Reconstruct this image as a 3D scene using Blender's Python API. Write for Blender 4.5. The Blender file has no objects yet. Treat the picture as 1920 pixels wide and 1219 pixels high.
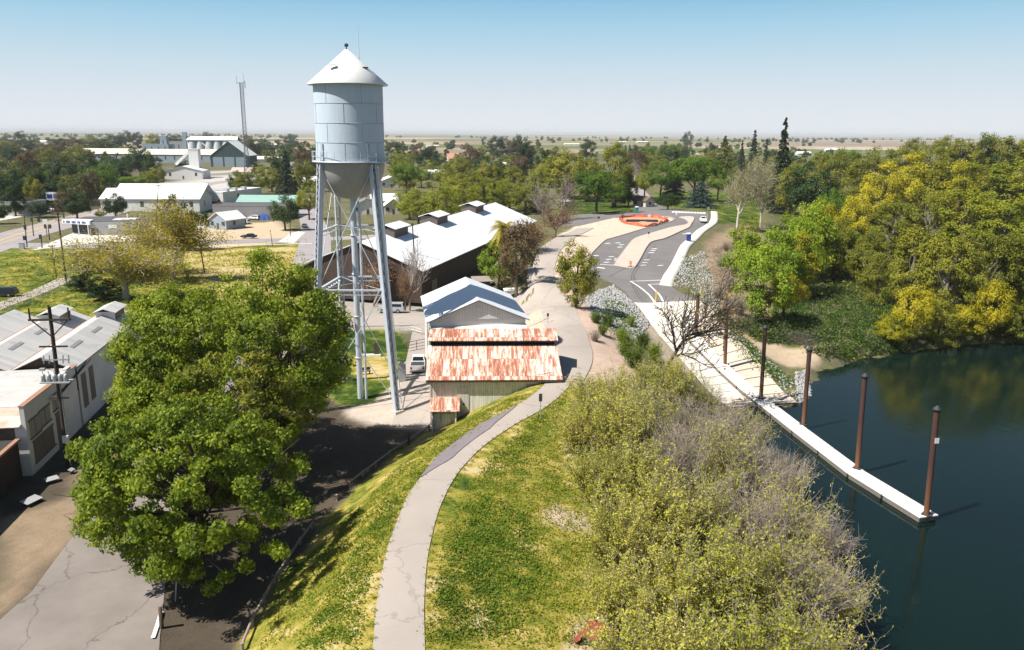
import bpy, math, random
import numpy as np
from mathutils import Vector, Matrix
from mathutils.geometry import delaunay_2d_cdt

sc = bpy.context.scene
col = sc.collection
R = math.radians
rng = np.random.default_rng(7)
random.seed(7)

# ------------------------------------------------------------------ camera
FPX, CX, CY, CZ = 1500.0, 960.0, 609.5, 30.0
TH, ROLL = math.atan(359.5 / FPX), 0.0062
_r0 = np.array([1, 0, 0.]); _u0 = np.array([0, math.sin(TH), math.cos(TH)]); FW = np.array([0, math.cos(TH), -math.sin(TH)])
RT = _r0 * math.cos(ROLL) + _u0 * math.sin(ROLL); UP = _u0 * math.cos(ROLL) - _r0 * math.sin(ROLL)
CAM = np.array([0, 0, CZ])
cd = bpy.data.cameras.new("camera"); cam = bpy.data.objects.new("camera", cd); col.objects.link(cam)
cd.sensor_width = 36; cd.lens = FPX / 1920 * 36; cd.clip_start = 0.5; cd.clip_end = 90000
cam.matrix_world = Matrix(((RT[0], UP[0], -FW[0], 0), (RT[1], UP[1], -FW[1], 0), (RT[2], UP[2], -FW[2], CZ), (0, 0, 0, 1)))
sc.camera = cam

# ------------------------------------------------------------------ light
SUN_EL, SUN_PHI = 54.0, 26.0           # elevation; heading in which shadows fall, anticlockwise from +X
w = bpy.data.worlds.new("World"); sc.world = w; w.use_nodes = True
nt = w.node_tree
sky = nt.nodes.new("ShaderNodeTexSky"); sky.sky_type = 'NISHITA'; sky.sun_disc = False
sky.sun_elevation = R(SUN_EL); sky.sun_rotation = R(270 - SUN_PHI)
sky.altitude = 20; sky.air_density = 1.25; sky.dust_density = 0.6; sky.ozone_density = 3.0
bg = nt.nodes["Background"]; bg.inputs[1].default_value = 0.05
# the air near the horizon is pale: the clear sky whitens with falling elevation
_tc = nt.nodes.new("ShaderNodeTexCoord"); _sp = nt.nodes.new("ShaderNodeSeparateXYZ"); nt.links.new(_tc.outputs["Generated"], _sp.inputs[0])
_rp = nt.nodes.new("ShaderNodeValToRGB"); nt.links.new(_sp.outputs[2], _rp.inputs[0])
_e = _rp.color_ramp.elements; _e[0].position = 0.0; _e[0].color = (.98, .98, .98, 1); _e[1].position = .25; _e[1].color = (.0, .0, .0, 1)
for _p, _v in ((.17, .95), (.21, .6)):
    _q = _e.new(_p); _q.color = (_v, _v, _v, 1)
_rc = nt.nodes.new("ShaderNodeValToRGB"); nt.links.new(_sp.outputs[2], _rc.inputs[0]); _e = _rc.color_ramp.elements
_e[0].position = 0.0; _e[0].color = (.92, .965, 1.0, 1); _e[1].position = .24; _e[1].color = (.17, .46, .76, 1)
for _p, _v in ((.035, (.83, .90, .98)), (.075, (.68, .84, .95)), (.12, (.46, .74, .93)), (.165, (.26, .57, .85))):
    _q = _e.new(_p); _q.color = (*_v, 1)
_sc = nt.nodes.new("ShaderNodeVectorMath"); _sc.operation = 'SCALE'; nt.links.new(_rc.outputs[0], _sc.inputs[0]); _sc.inputs[3].default_value = 12.0
_mx = nt.nodes.new("ShaderNodeMix"); _mx.data_type = 'RGBA'; nt.links.new(_rp.outputs[0], _mx.inputs[0]); nt.links.new(sky.outputs[0], _mx.inputs[6]); nt.links.new(_sc.outputs[0], _mx.inputs[7])
nt.links.new(_mx.outputs[2], bg.inputs[0])
sl = bpy.data.lights.new("sun", 'SUN'); sl.energy = 5.0; sl.angle = R(0.5); sl.color = (1.0, 0.955, 0.87)
so = bpy.data.objects.new("sun", sl); col.objects.link(so)
_ld = Vector((math.cos(R(SUN_EL)) * math.cos(R(SUN_PHI)), math.cos(R(SUN_EL)) * math.sin(R(SUN_PHI)), -math.sin(R(SUN_EL))))
so.rotation_euler = _ld.to_track_quat('-Z', 'Y').to_euler(); so.location = (-60, -40, 90)
sc.view_settings.view_transform = 'Standard'; sc.view_settings.look = 'None'
sc.view_settings.exposure = 0.58; sc.view_settings.gamma = 1.0; sc.view_settings.use_curve_mapping = False
sc.render.engine = 'CYCLES'
sc.cycles.use_denoising = True
sc.cycles.max_bounces = 5; sc.cycles.diffuse_bounces = 1; sc.cycles.glossy_bounces = 2
sc.cycles.transmission_bounces = 3; sc.cycles.transparent_max_bounces = 6; sc.cycles.volume_bounces = 0
sc.cycles.caustics_reflective = False; sc.cycles.caustics_refractive = False
sc.cycles.use_adaptive_sampling = True; sc.cycles.adaptive_threshold = 0.02

# ------------------------------------------------------------------ pixel <-> world
def ray(px, py):
    d = RT * ((px - CX) / FPX) + UP * ((CY - py) / FPX) + FW
    return d
def P(px, py, z):
    d = ray(px, py); t = (z - CZ) / d[2]
    return CAM + d * t
def PD(px, py, Y):                      # point on the pixel's ray at forward distance Y
    d = ray(px, py); return CAM + d * (Y / d[1])
def proj(p):
    v = np.asarray(p, float) - CAM; a = v @ FW
    return CX + FPX * (v @ RT) / a, CY - FPX * (v @ UP) / a

Z0, WZ = -1.0, -4.0                     # town ground, river level

def pip(poly, x, y):
    inside = np.zeros(x.shape, bool); n = len(poly)
    for i in range(n):
        x1, y1 = poly[i]; x2, y2 = poly[(i + 1) % n]
        if y1 == y2: continue
        c = ((y1 > y) != (y2 > y)) & (x < (x2 - x1) * (y - y1) / (y2 - y1) + x1)
        inside ^= c
    return inside
def sdist(poly, x, y, closed=True):     # >0 outside
    d = np.full(x.shape, 1e18); n = len(poly)
    for i in range(n if closed else n - 1):
        x1, y1 = poly[i]; x2, y2 = poly[(i + 1) % n]
        ex, ey = x2 - x1, y2 - y1; L = ex * ex + ey * ey + 1e-9
        t = np.clip(((x - x1) * ex + (y - y1) * ey) / L, 0, 1)
        d = np.minimum(d, (x - x1 - t * ex) ** 2 + (y - y1 - t * ey) ** 2)
    d = np.sqrt(d)
    return np.where(pip(poly, x, y), -d, d) if closed else d
def sstep(a, b, t):
    t = np.clip((t - a) / (b - a), 0, 1); return t * t * (3 - 2 * t)

# ------------------------------------------------------------------ terrain
CREST = [(745, 1300), (748, 1219), (752, 1120), (768, 1020), (800, 930), (850, 860), (920, 805), (1000, 760), (1050, 715), (1072, 670),
         (1068, 620), (1045, 575), (1022, 535), (1015, 505)]
CW = [P(a, b, 3.8)[:2] for a, b in CREST]
ctl = []
for i, (x, y) in enumerate(CW):
    a = np.array(CW[max(i - 1, 0)]); b = np.array(CW[min(i + 1, len(CW) - 1)]); t = (b - a) / np.linalg.norm(b - a); nrm = np.array([-t[1], t[0]])
    ctl.append((x, y, 3.8))
    for s in (-2.3, 2.3): ctl.append((x + nrm[0] * s, y + nrm[1] * s, 3.72))
for a, b, z in [
    (440, 1245, -.8), (470, 1190, -.9), (505, 1125, -1), (560, 1045, -1), (630, 955, -1), (700, 885, -1), (760, 842, -1), (822, 800, -1),
    (300, 1219, -1), (100, 1219, -1), (0, 1000, -1), (0, 1250, -1), (250, 900, -1), (450, 950, -1), (350, 1100, -1), (560, 900, -1), (640, 840, -1),
    (745, 775, -1), (675, 749, -1), (740, 700, -1), (785, 695, -1), (600, 760, -1), (700, 640, -1), (780, 780, -1), (560, 640, -1), (400, 600, -1), (100, 700, -1),
    (870, 760, .1), (930, 742, 1.6), (985, 724, 2.9), (1030, 716, 3.55), (860, 660, -1), (900, 640, -1), (930, 600, -1), (960, 575, -.8), (900, 560, -1),
    (985, 640, 1.6), (985, 600, .8), (1010, 610, 2.3), (970, 560, .3), (990, 560, 1.6), (800, 590, -1), (700, 590, -1), (880, 520, -1), (930, 520, -.5), (960, 500, .8),
    (100, 500, -1), (300, 470, -1), (500, 470, -1), (650, 500, -1), (800, 450, -1), (950, 420, -1), (1000, 440, 1.0), (1030, 470, 3.2), (1085, 445, 3.0), (1120, 430, 2.7),
    (880, 1190, 3.3), (1000, 1190, 3.0), (950, 1000, 3.3), (1050, 1000, 2.9), (1000, 880, 3.4), (1080, 1219, 2.7), (1150, 1150, 2.2), (1120, 950, 2.5), (1080, 800, 3.3),
    (1150, 760, 2.4), (1200, 1219, 1.9), (1400, 1219, -.6), (1330, 1000, 0), (1300, 850, .6), (1250, 760, .9), (1230, 700, 1.3), (1280, 740, .1), (1420, 950, -1.6), (1480, 1100, -2.0), (1380, 850, -2.0),
    (1110, 640, 3.3), (1150, 640, 2.3), (1185, 620, 1.5), (1130, 580, 2.3), (1100, 555, 2.9), (1160, 560, 1.6), (1065, 540, 2.6), (1060, 500, 2.4), (1090, 510, 2.0),
    (1188, 569, 1.3), (1320, 566, 1.3), (1250, 567, 1.3), (1497, 757, -4.4), (1365, 765, -4.4), (1430, 760, -4.4), (1290, 660, -1.4), (1400, 660, -1.4), (1345, 612, .1), (1240, 615, .1),
    (1150, 520, 1.7), (1210, 540, 1.6), (1260, 520, 1.6), (1130, 475, 2.1), (1200, 450, 2.3), (1280, 430, 2.4), (1330, 405, 2.4), (1200, 405, 2.3), (1100, 410, 2.0), (1200, 385, 1.2), (1340, 395, 2.3),
    (1330, 470, .8), (1350, 520, -.2), (1330, 560, .0), (1400, 580, -1), (1440, 640, -2.0), (1400, 470, -.8), (1500, 600, -1.3), (1600, 600, -1.8), (1520, 690, -3.0), (1480, 680, -2.9), (1600, 650, -2.6), (1700, 620, -2.2), (1560, 662, -2.4),
    (1480, 480, -1), (1650, 480, -1.5), (1800, 500, -1.5), (1400, 420, 0), (1500, 400, -1), (1700, 400, -1), (1250, 360, -.5), (1050, 380, -1), (1900, 560, -1.8)]:
    p = P(a, b, z); ctl.append((p[0], p[1], z))
ctl = np.array(ctl)
def _phi(r2): return 0.5 * r2 * np.log(r2 + 1e-9)
SCL = 50.0
def _tps_fit(c, lam):
    q = c[:, :2] / SCL; n = len(q)
    K = _phi(((q[:, None] - q[None]) ** 2).sum(-1)) + lam * np.eye(n)
    Q = np.hstack([np.ones((n, 1)), q]); A = np.zeros((n + 3, n + 3)); A[:n, :n] = K; A[:n, n:] = Q; A[n:, :n] = Q.T
    return np.linalg.solve(A, np.concatenate([c[:, 2], np.zeros(3)]))
TPSW = _tps_fit(ctl, 2e-4); TPSQ = ctl[:, :2] / SCL
def _tps(x, y):
    out = np.empty(len(x))
    for s in range(0, len(x), 20000):
        q = np.stack([x[s:s + 20000], y[s:s + 20000]], 1) / SCL
        K = _phi(((q[:, None] - TPSQ[None]) ** 2).sum(-1))
        out[s:s + 20000] = K @ TPSW[:-3] + TPSW[-3] + q @ TPSW[-2:]
    return out
RIVPX = [(1560, 1400), (1545, 1219), (1525, 1100), (1500, 980), (1455, 890), (1420, 830), (1385, 785), (1375, 764), (1440, 760), (1497, 757), (1513, 742),
         (1518, 715), (1530, 697), (1580, 678), (1640, 668), (1720, 655), (1800, 645), (1900, 640), (2000, 636), (2200, 630), (2700, 640), (3000, 900)]
RIV = [tuple(P(a, b, WZ)[:2]) for a, b in RIVPX]
RIV += [(260, 10), (200, -60), (40, -60)]
def terrain(x, y):
    x = np.atleast_1d(np.asarray(x, float)).ravel(); y = np.atleast_1d(np.asarray(y, float)).ravel()
    z = np.full(x.shape, Z0)
    wgt = (1 - sstep(110, 190, np.abs(x - 5))) * (1 - sstep(270, 420, y)) * sstep(5, 30, y)
    m = wgt > 0
    if m.any(): z[m] = Z0 + (np.clip(_tps(x[m], y[m]), -4.6, 4.2) - Z0) * wgt[m]
    n = (x > -40) & (y < 400)
    if n.any():
        d = sdist(RIV, x[n], y[n]); xx, yy = x[n], y[n]
        d = d + 0.5 * np.sin(xx * .9 + 1.3 * np.sin(yy * .4)) + .3 * np.sin(xx * 2.1 + yy * 1.7)
        k = sstep(-5, 2.2, d); bank = WZ - 3.2 + 3.3 * sstep(-5, 0, d)
        z[n] = np.where(d < 2.2, bank + (np.maximum(z[n], WZ + .1) - bank) * sstep(-1.0, 2.2, d), z[n])
    return z
def tz(x, y): return float(terrain(x, y)[0])
def G(px, py):                          # where a pixel's ray meets the ground
    d = ray(px, py); lo, hi = 8 / d[1], None
    ts = np.concatenate([np.linspace(20, 420, 500), np.geomspace(421, 60000, 500)]) / d[1]
    pts = CAM[None] + d[None] * ts[:, None]
    f = pts[:, 2] - terrain(pts[:, 0], pts[:, 1])
    i = np.argmax(f <= 0)
    if f[i] > 0: i = len(ts) - 1
    a, b = ts[max(i - 1, 0)], ts[i]
    for _ in range(6):
        tt = np.linspace(a, b, 9); p = CAM[None] + d[None] * tt[:, None]; ff = p[:, 2] - terrain(p[:, 0], p[:, 1])
        j = int(np.argmax(ff <= 0)); j = max(j, 1); a, b = tt[j - 1], tt[j]
    p = CAM + d * b
    return np.array([p[0], p[1], tz(p[0], p[1])])

# ------------------------------------------------------------------ mesh helpers
def mesh_np(name, v, f, mats=None, smooth=False):
    me = bpy.data.meshes.new(name)
    v = np.ascontiguousarray(v, np.float32); f = np.ascontiguousarray(f, np.int32); k = f.shape[1]
    me.vertices.add(len(v)); me.vertices.foreach_set("co", v.ravel())
    me.loops.add(f.size); me.loops.foreach_set("vertex_index", f.ravel())
    me.polygons.add(len(f)); me.polygons.foreach_set("loop_start", np.arange(0, f.size, k, dtype=np.int32))
    me.polygons.foreach_set("loop_total", np.full(len(f), k, np.int32))
    if smooth: me.polygons.foreach_set("use_smooth", np.ones(len(f), bool))
    me.update(calc_edges=True)
    return me
class MB:
    def __init__(s): s.v = []; s.f = []; s.sm = []
    def add(s, vs, fs, smooth=False):
        o = len(s.v); s.v += [tuple(map(float, p)) for p in vs]; s.f += [tuple(o + i for i in f) for f in fs]; s.sm += [smooth] * len(fs); return s
    def box(s, c, d, rz=0, M=None):
        x, y, z = d[0] / 2, d[1] / 2, d[2] / 2
        vs = [(-x, -y, -z), (x, -y, -z), (x, y, -z), (-x, y, -z), (-x, -y, z), (x, -y, z), (x, y, z), (-x, y, z)]
        ca, sa = math.cos(rz), math.sin(rz)
        vs = [(a * ca - b * sa, a * sa + b * ca, e) for a, b, e in vs]
        vs = [(a + c[0], b + c[1], e + c[2]) for a, b, e in vs]
        return s.add(vs, [(3, 2, 1, 0), (4, 5, 6, 7), (0, 1, 5, 4), (1, 2, 6, 5), (2, 3, 7, 6), (3, 0, 4, 7)])
    def bb(s, x0, x1, y0, y1, z0, z1): return s.box(((x0 + x1) / 2, (y0 + y1) / 2, (z0 + z1) / 2), (x1 - x0, y1 - y0, z1 - z0))
    def bar(s, p, q, w, h=None, ref=(0, 0, 1)):
        h = h or w; p = Vector(p); q = Vector(q); d = (q - p).normalized(); r = Vector(ref)
        if abs(d.dot(r)) > .98: r = Vector((1, 0, 0))
        a = d.cross(r).normalized() * (w / 2); b = a.cross(d).normalized() * (h / 2)
        return s.add([p - a - b, p + a - b, p + a + b, p - a + b, q - a - b, q + a - b, q + a + b, q - a + b],
                     [(0, 1, 2, 3), (7, 6, 5, 4), (0, 4, 5, 1), (1, 5, 6, 2), (2, 6, 7, 3), (3, 7, 4, 0)])
    def tube(s, pts, rad, n=8, cap=True, smooth=True):
        pts = [Vector(p) for p in pts]; m = len(pts)
        if not hasattr(rad, '__len__'): rad = [rad] * m
        vs = []; prev = None
        for i in range(m):
            d = (pts[min(i + 1, m - 1)] - pts[max(i - 1, 0)]).normalized()
            if prev is None:
                r = Vector((0, 0, 1)) if abs(d.z) < .9 else Vector((1, 0, 0)); a = d.cross(r).normalized()
            else: a = (prev - d * prev.dot(d)).normalized()
            prev = a; b = d.cross(a)
            for k in range(n):
                t = 2 * math.pi * k / n; vs.append(pts[i] + (a * math.cos(t) + b * math.sin(t)) * rad[i])
        fs = [(i * n + k, i * n + (k + 1) % n, (i + 1) * n + (k + 1) % n, (i + 1) * n + k) for i in range(m - 1) for k in range(n)]
        s.add(vs, fs, smooth)
        if cap:
            s.add(vs[:n], [tuple(reversed(range(n)))]); s.add(vs[-n:], [tuple(range(n))])
        return s
    def lathe(s, prof, n=32, c=(0, 0, 0), smooth=True):
        vs = [(c[0] + r * math.cos(2 * math.pi * k / n), c[1] + r * math.sin(2 * math.pi * k / n), c[2] + z) for r, z in prof for k in range(n)]
        fs = [(i * n + k, i * n + (k + 1) % n, (i + 1) * n + (k + 1) % n, (i + 1) * n + k) for i in range(len(prof) - 1) for k in range(n)]
        return s.add(vs, fs, smooth)
    def prism(s, poly, z0, z1):          # poly anticlockwise in xy
        n = len(poly); vs = [(x, y, z0) for x, y in poly] + [(x, y, z1) for x, y in poly]
        return s.add(vs, [tuple(reversed(range(n))), tuple(range(n, 2 * n))] + [(i, (i + 1) % n, n + (i + 1) % n, n + i) for i in range(n)])
    def quad(s, a, b, c, d): return s.add([a, b, c, d], [(0, 1, 2, 3)])
    def slab(s, a, b, c, d, t):          # a quad given a thickness along its normal, downward
        a, b, c, d = map(Vector, (a, b, c, d)); n = (b - a).cross(d - a).normalized() * t
        return s.add([a, b, c, d, a - n, b - n, c - n, d - n], [(0, 1, 2, 3), (7, 6, 5, 4), (0, 4, 5, 1), (1, 5, 6, 2), (2, 6, 7, 3), (3, 7, 4, 0)])
    def mesh(s, name):
        me = bpy.data.meshes.new(name); me.from_pydata(s.v, [], s.f)
        me.polygons.foreach_set("use_smooth", np.array(s.sm, bool)); me.update(); return me
def link(name, me, m=None, parent=None, loc=None):
    if isinstance(me, MB): me = me.mesh(name)
    if m is not None:
        for k in (m if isinstance(m, (list, tuple)) else [m]): me.materials.append(k)
    o = bpy.data.objects.new(name, me); col.objects.link(o)
    if parent is not None: o.parent = parent
    if loc is not None: o.location = loc
    return o
part = link
def tag(o, label=None, cat=None, group=None, kind=None):
    if label: o['label'] = label
    if cat: o['category'] = cat
    if group: o['group'] = group
    if kind: o['kind'] = kind
    return o
def thing(name, label, cat, loc=(0, 0, 0), rz=0, group=None):
    o = bpy.data.objects.new(name, None); col.objects.link(o); o.empty_display_size = .3
    o.location = loc; o.rotation_euler = (0, 0, rz); return tag(o, label, cat, group)
def copy_tree(o, parent=None):
    c = o.copy(); col.objects.link(c)
    if parent is not None: c.parent = parent
    for ch in list(o.children): copy_tree(ch, c)
    return c

# ------------------------------------------------------------------ materials
MATS = {}
def N(nt, t, **kw):
    n = nt.nodes.new(t)
    for k, v in kw.items(): setattr(n, k, v)
    return n
def newmat(name):
    m = bpy.data.materials.new(name); m.use_nodes = True; nt = m.node_tree
    return m, nt, nt.nodes["Principled BSDF"], nt.links.new
def ramp(nt, stops, interp='LINEAR'):
    r = N(nt, "ShaderNodeValToRGB"); e = r.color_ramp; e.interpolation = interp
    while len(e.elements) < len(stops): e.elements.new(0.5)
    for el, (p, c) in zip(e.elements, stops):
        el.position = p; el.color = (*c, 1) if len(c) == 3 else c
    return r
def noise(nt, scale, detail=4, rough=.6, vec=None, dist=0):
    n = N(nt, "ShaderNodeTexNoise"); n.inputs["Scale"].default_value = scale; n.inputs["Detail"].default_value = detail; n.inputs["Roughness"].default_value = rough
    n.inputs["Distortion"].default_value = dist
    if vec is not None: nt.links.new(vec, n.inputs["Vector"])
    return n
def mixc(nt, fac, a, b, mode='MIX'):
    m = N(nt, "ShaderNodeMix", data_type='RGBA', blend_type=mode)
    for sock, v in ((m.inputs[0], fac), (m.inputs[6], a), (m.inputs[7], b)):
        if isinstance(v, bpy.types.NodeSocket): nt.links.new(v, sock)
        elif isinstance(v, (tuple, list)): sock.default_value = (*v[:3], 1)
        else: sock.default_value = v
    return m.outputs[2]
def math_(nt, op, a, b=0., clamp=False):
    m = N(nt, "ShaderNodeMath", operation=op, use_clamp=clamp)
    for s, v in zip(m.inputs, (a, b)):
        if isinstance(v, bpy.types.NodeSocket): nt.links.new(v, s)
        else: s.default_value = v
    return m.outputs[0]
def pos(nt): return N(nt, "ShaderNodeNewGeometry").outputs["Position"]
def objc(nt): return N(nt, "ShaderNodeTexCoord").outputs["Object"]
def bump(nt, bs, h, strength=.3, dist=.05):
    b = N(nt, "ShaderNodeBump"); b.inputs["Strength"].default_value = strength; b.inputs["Distance"].default_value = dist
    nt.links.new(h, b.inputs["Height"]); nt.links.new(b.outputs[0], bs.inputs["Normal"])
def M(name, c, rough=.75, var=.25, scale=1.2, metal=0., fine=.12, bmp=0., spec=.3):
    if name in MATS: return MATS[name]
    m, nt, bs, L = newmat(name); v = objc(nt)
    n1 = noise(nt, scale, 5, .65, v); n2 = noise(nt, scale * 9, 3, .6, v)
    f = math_(nt, 'ADD', math_(nt, 'MULTIPLY', math_(nt, 'SUBTRACT', n1.outputs[0], .5), var * 2), math_(nt, 'MULTIPLY', math_(nt, 'SUBTRACT', n2.outputs[0], .5), fine * 2))
    k = math_(nt, 'ADD', f, 1.0)
    L(mixc(nt, 1.0, c, k, 'MULTIPLY'), bs.inputs["Base Color"])
    bs.inputs["Roughness"].default_value = rough; bs.inputs["Metallic"].default_value = metal; bs.inputs["Specular IOR Level"].default_value = spec
    if bmp: bump(nt, bs, n2.outputs[0], bmp, .05)
    MATS[name] = m; return m
# ------------------------------------------------------------------ ground
def spaced(segs):
    out = [segs[0][0]]
    for a, b, st in segs:
        n = max(1, int(round((b - a) / st))); out += list(a + (b - a) * np.arange(1, n + 1) / n)
    return np.array(out)
gx_ = np.concatenate([-np.geomspace(45000, 200, 40)[:-1], spaced([(-200, -66, 2.2), (-66, 66, .75), (66, 200, 2.2)]), np.geomspace(200, 45000, 40)[1:]])
gy_ = np.concatenate([[-400, -100, -20, 10], spaced([(24, 120, .75), (120, 280, 1.6), (280, 420, 5)]), np.geomspace(420, 60000, 60)[1:]])
GXX, GYY = np.meshgrid(gx_, gy_); gx, gy = GXX.ravel(), GYY.ravel(); gz = terrain(gx, gy)
gcol = np.tile(np.array([.135, .12, .075]), (len(gx), 1)); ggr = np.full(len(gx), .42); gdry = np.full(len(gx), .34)
_cache = {}
def GP(pts):
    out = []
    for p in pts:
        if p not in _cache: _cache[p] = G(*p)
        out.append(_cache[p])
    return out
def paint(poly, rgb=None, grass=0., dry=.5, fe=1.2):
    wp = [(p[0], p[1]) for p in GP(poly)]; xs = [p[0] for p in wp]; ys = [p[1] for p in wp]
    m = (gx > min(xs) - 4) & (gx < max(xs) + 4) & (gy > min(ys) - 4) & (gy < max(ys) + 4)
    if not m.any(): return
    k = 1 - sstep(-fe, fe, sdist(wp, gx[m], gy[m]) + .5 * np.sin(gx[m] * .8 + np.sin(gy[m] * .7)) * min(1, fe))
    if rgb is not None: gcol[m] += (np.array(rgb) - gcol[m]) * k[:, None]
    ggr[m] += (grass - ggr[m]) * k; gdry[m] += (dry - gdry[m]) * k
DIRT = (.50, .385, .28); PALE = (.56, .47, .38); DARK = (.08, .062, .046); BROWN = (.27, .20, .135)
paint([(0, 1300), (0, 900), (60, 890), (250, 700), (640, 640), (830, 800), (470, 1190), (430, 1300)], (.085, .068, .05), .03, .5, 1.5)  # dark dirt, with tree and alley shade put into its colour
paint([(0, 1150), (0, 975), (60, 960), (115, 935), (235, 790), (330, 700), (250, 850), (130, 1010)], BROWN, .12, .8, 1.0)
paint([(430, 1300), (470, 1190), (505, 1125), (560, 1045), (630, 955), (700, 885), (760, 842), (822, 797), (870, 775), (935, 748), (1040, 715), (1062, 690), (1110, 760), (1190, 1000), (1330, 1320)], (.3, .25, .1), 1, .60, .8)
paint([(1000, 955), (1040, 945), (1100, 975), (1115, 1000), (1060, 1000), (1010, 985)], DIRT, .1, 1, 1.0)
paint([(1050, 800), (1075, 790), (1130, 920), (1110, 945), (1060, 890)], (.42, .32, .16), .6, 1., 1.6)
paint([(1060, 1165), (1130, 1150), (1220, 1219), (1050, 1260)], DIRT, .2, .9, 1.5)
paint([(1080, 760), (1200, 690), (1330, 760), (1440, 900), (1560, 1060), (1590, 1250), (1200, 1250), (1170, 1000)], (.22, .17, .10), .35, .7, 1.5)
paint([(1062, 715), (1078, 640), (1050, 565), (1030, 530), (1048, 520), (1085, 560), (1120, 590), (1185, 630), (1215, 690), (1150, 730), (1100, 740)], (.50, .37, .29), .04, 1, 1.2)
paint([(1100, 565), (1150, 540), (1190, 568), (1215, 605), (1180, 640), (1120, 600)], (.33, .33, .32), 0, .5, .8)
paint([(1020, 500), (1050, 440), (1075, 425), (1160, 404), (1262, 400), (1262, 416), (1112, 472), (1108, 500), (1060, 520), (1040, 540)], (.60, .47, .37), .03, 1, 1.0)
paint([(960, 585), (1000, 560), (1040, 580), (1062, 690), (1040, 712), (990, 650)], (.54, .41, .32), .03, 1, 1.0)
paint([(690, 800), (640, 770), (700, 755), (760, 690), (800, 640), (830, 640), (830, 800), (780, 800)], (.50, .42, .35), 0, .5, .8)
paint([(560, 640), (560, 560), (800, 560), (800, 620), (640, 625)], (.36, .32, .28), 0, .5, 1)
paint([(630, 622), (735, 618), (762, 650), (768, 690), (746, 700), (736, 722), (700, 752), (640, 762), (560, 700)], (.2, .25, .05), 1, .12, .5)
paint([(650, 668), (730, 665), (742, 690), (735, 712), (650, 705)], (.3, .25, .1), 1, .85, 1.2)
paint([(0, 600), (0, 466), (140, 462), (600, 458), (640, 500), (560, 580), (250, 595)], (.3, .25, .1), 1, .44, 1.)
paint([(330, 470), (600, 462), (600, 560), (400, 560)], (.36, .28, .08), 1, .86, 3)
paint([(0, 545), (60, 530), (150, 490), (200, 500), (130, 545), (0, 592)], (.3, .3, .1), 1, .3, 2)
paint([(1190, 575), (1250, 600), (1330, 690), (1300, 720), (1230, 660)], (.4, .33, .25), .1, .8, 1)
paint([(1330, 450), (1400, 420), (1500, 500), (1470, 560), (1440, 640), (1390, 640), (1330, 570), (1300, 520)], (.30, .22, .15), .15, 1, 2.)
paint([(1440, 560), (1660, 520), (1700, 640), (1560, 660), (1450, 640)], (.15, .16, .06), .9, .1, 2.)
paint([(1390, 625), (1440, 640), (1490, 655), (1560, 640), (1590, 655), (1540, 668), (1520, 690), (1480, 690), (1440, 668)], (.46, .36, .25), .05, 1, .6)
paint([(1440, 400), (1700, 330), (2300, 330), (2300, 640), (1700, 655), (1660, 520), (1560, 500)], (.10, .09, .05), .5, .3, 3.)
paint([(1040, 405), (1060, 372), (1170, 370), (1190, 395), (1130, 401)], (.2, .25, .05), 1, .15, 1.5)
paint([(1225, 384), (1240, 360), (1420, 360), (1420, 420), (1345, 418), (1340, 398)], (.2, .25, .05), 1, .25, 1.5)
paint([(380, 470), (400, 440), (520, 430), (545, 462), (560, 452)], (.52, .40, .26), .15, 1, 1.5)
paint([(330, 452), (350, 425), (520, 415), (560, 440), (500, 455)], (.52, .41, .28), .15, 1, 1.5)
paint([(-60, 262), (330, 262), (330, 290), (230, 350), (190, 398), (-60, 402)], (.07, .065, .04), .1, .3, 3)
paint([(300, 345), (420, 318), (470, 320), (470, 345), (430, 372), (300, 350)], (.48, .45, .42), 0, .5, 3)
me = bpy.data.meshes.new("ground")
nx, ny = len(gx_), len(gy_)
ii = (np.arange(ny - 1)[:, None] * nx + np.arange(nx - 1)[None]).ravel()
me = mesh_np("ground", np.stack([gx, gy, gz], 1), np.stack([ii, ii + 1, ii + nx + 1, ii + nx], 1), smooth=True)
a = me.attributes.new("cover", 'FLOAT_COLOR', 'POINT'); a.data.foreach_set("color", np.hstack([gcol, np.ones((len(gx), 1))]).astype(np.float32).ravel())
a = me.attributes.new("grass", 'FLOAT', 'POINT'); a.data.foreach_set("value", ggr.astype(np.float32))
a = me.attributes.new("dry", 'FLOAT', 'POINT'); a.data.foreach_set("value", gdry.astype(np.float32))
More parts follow.
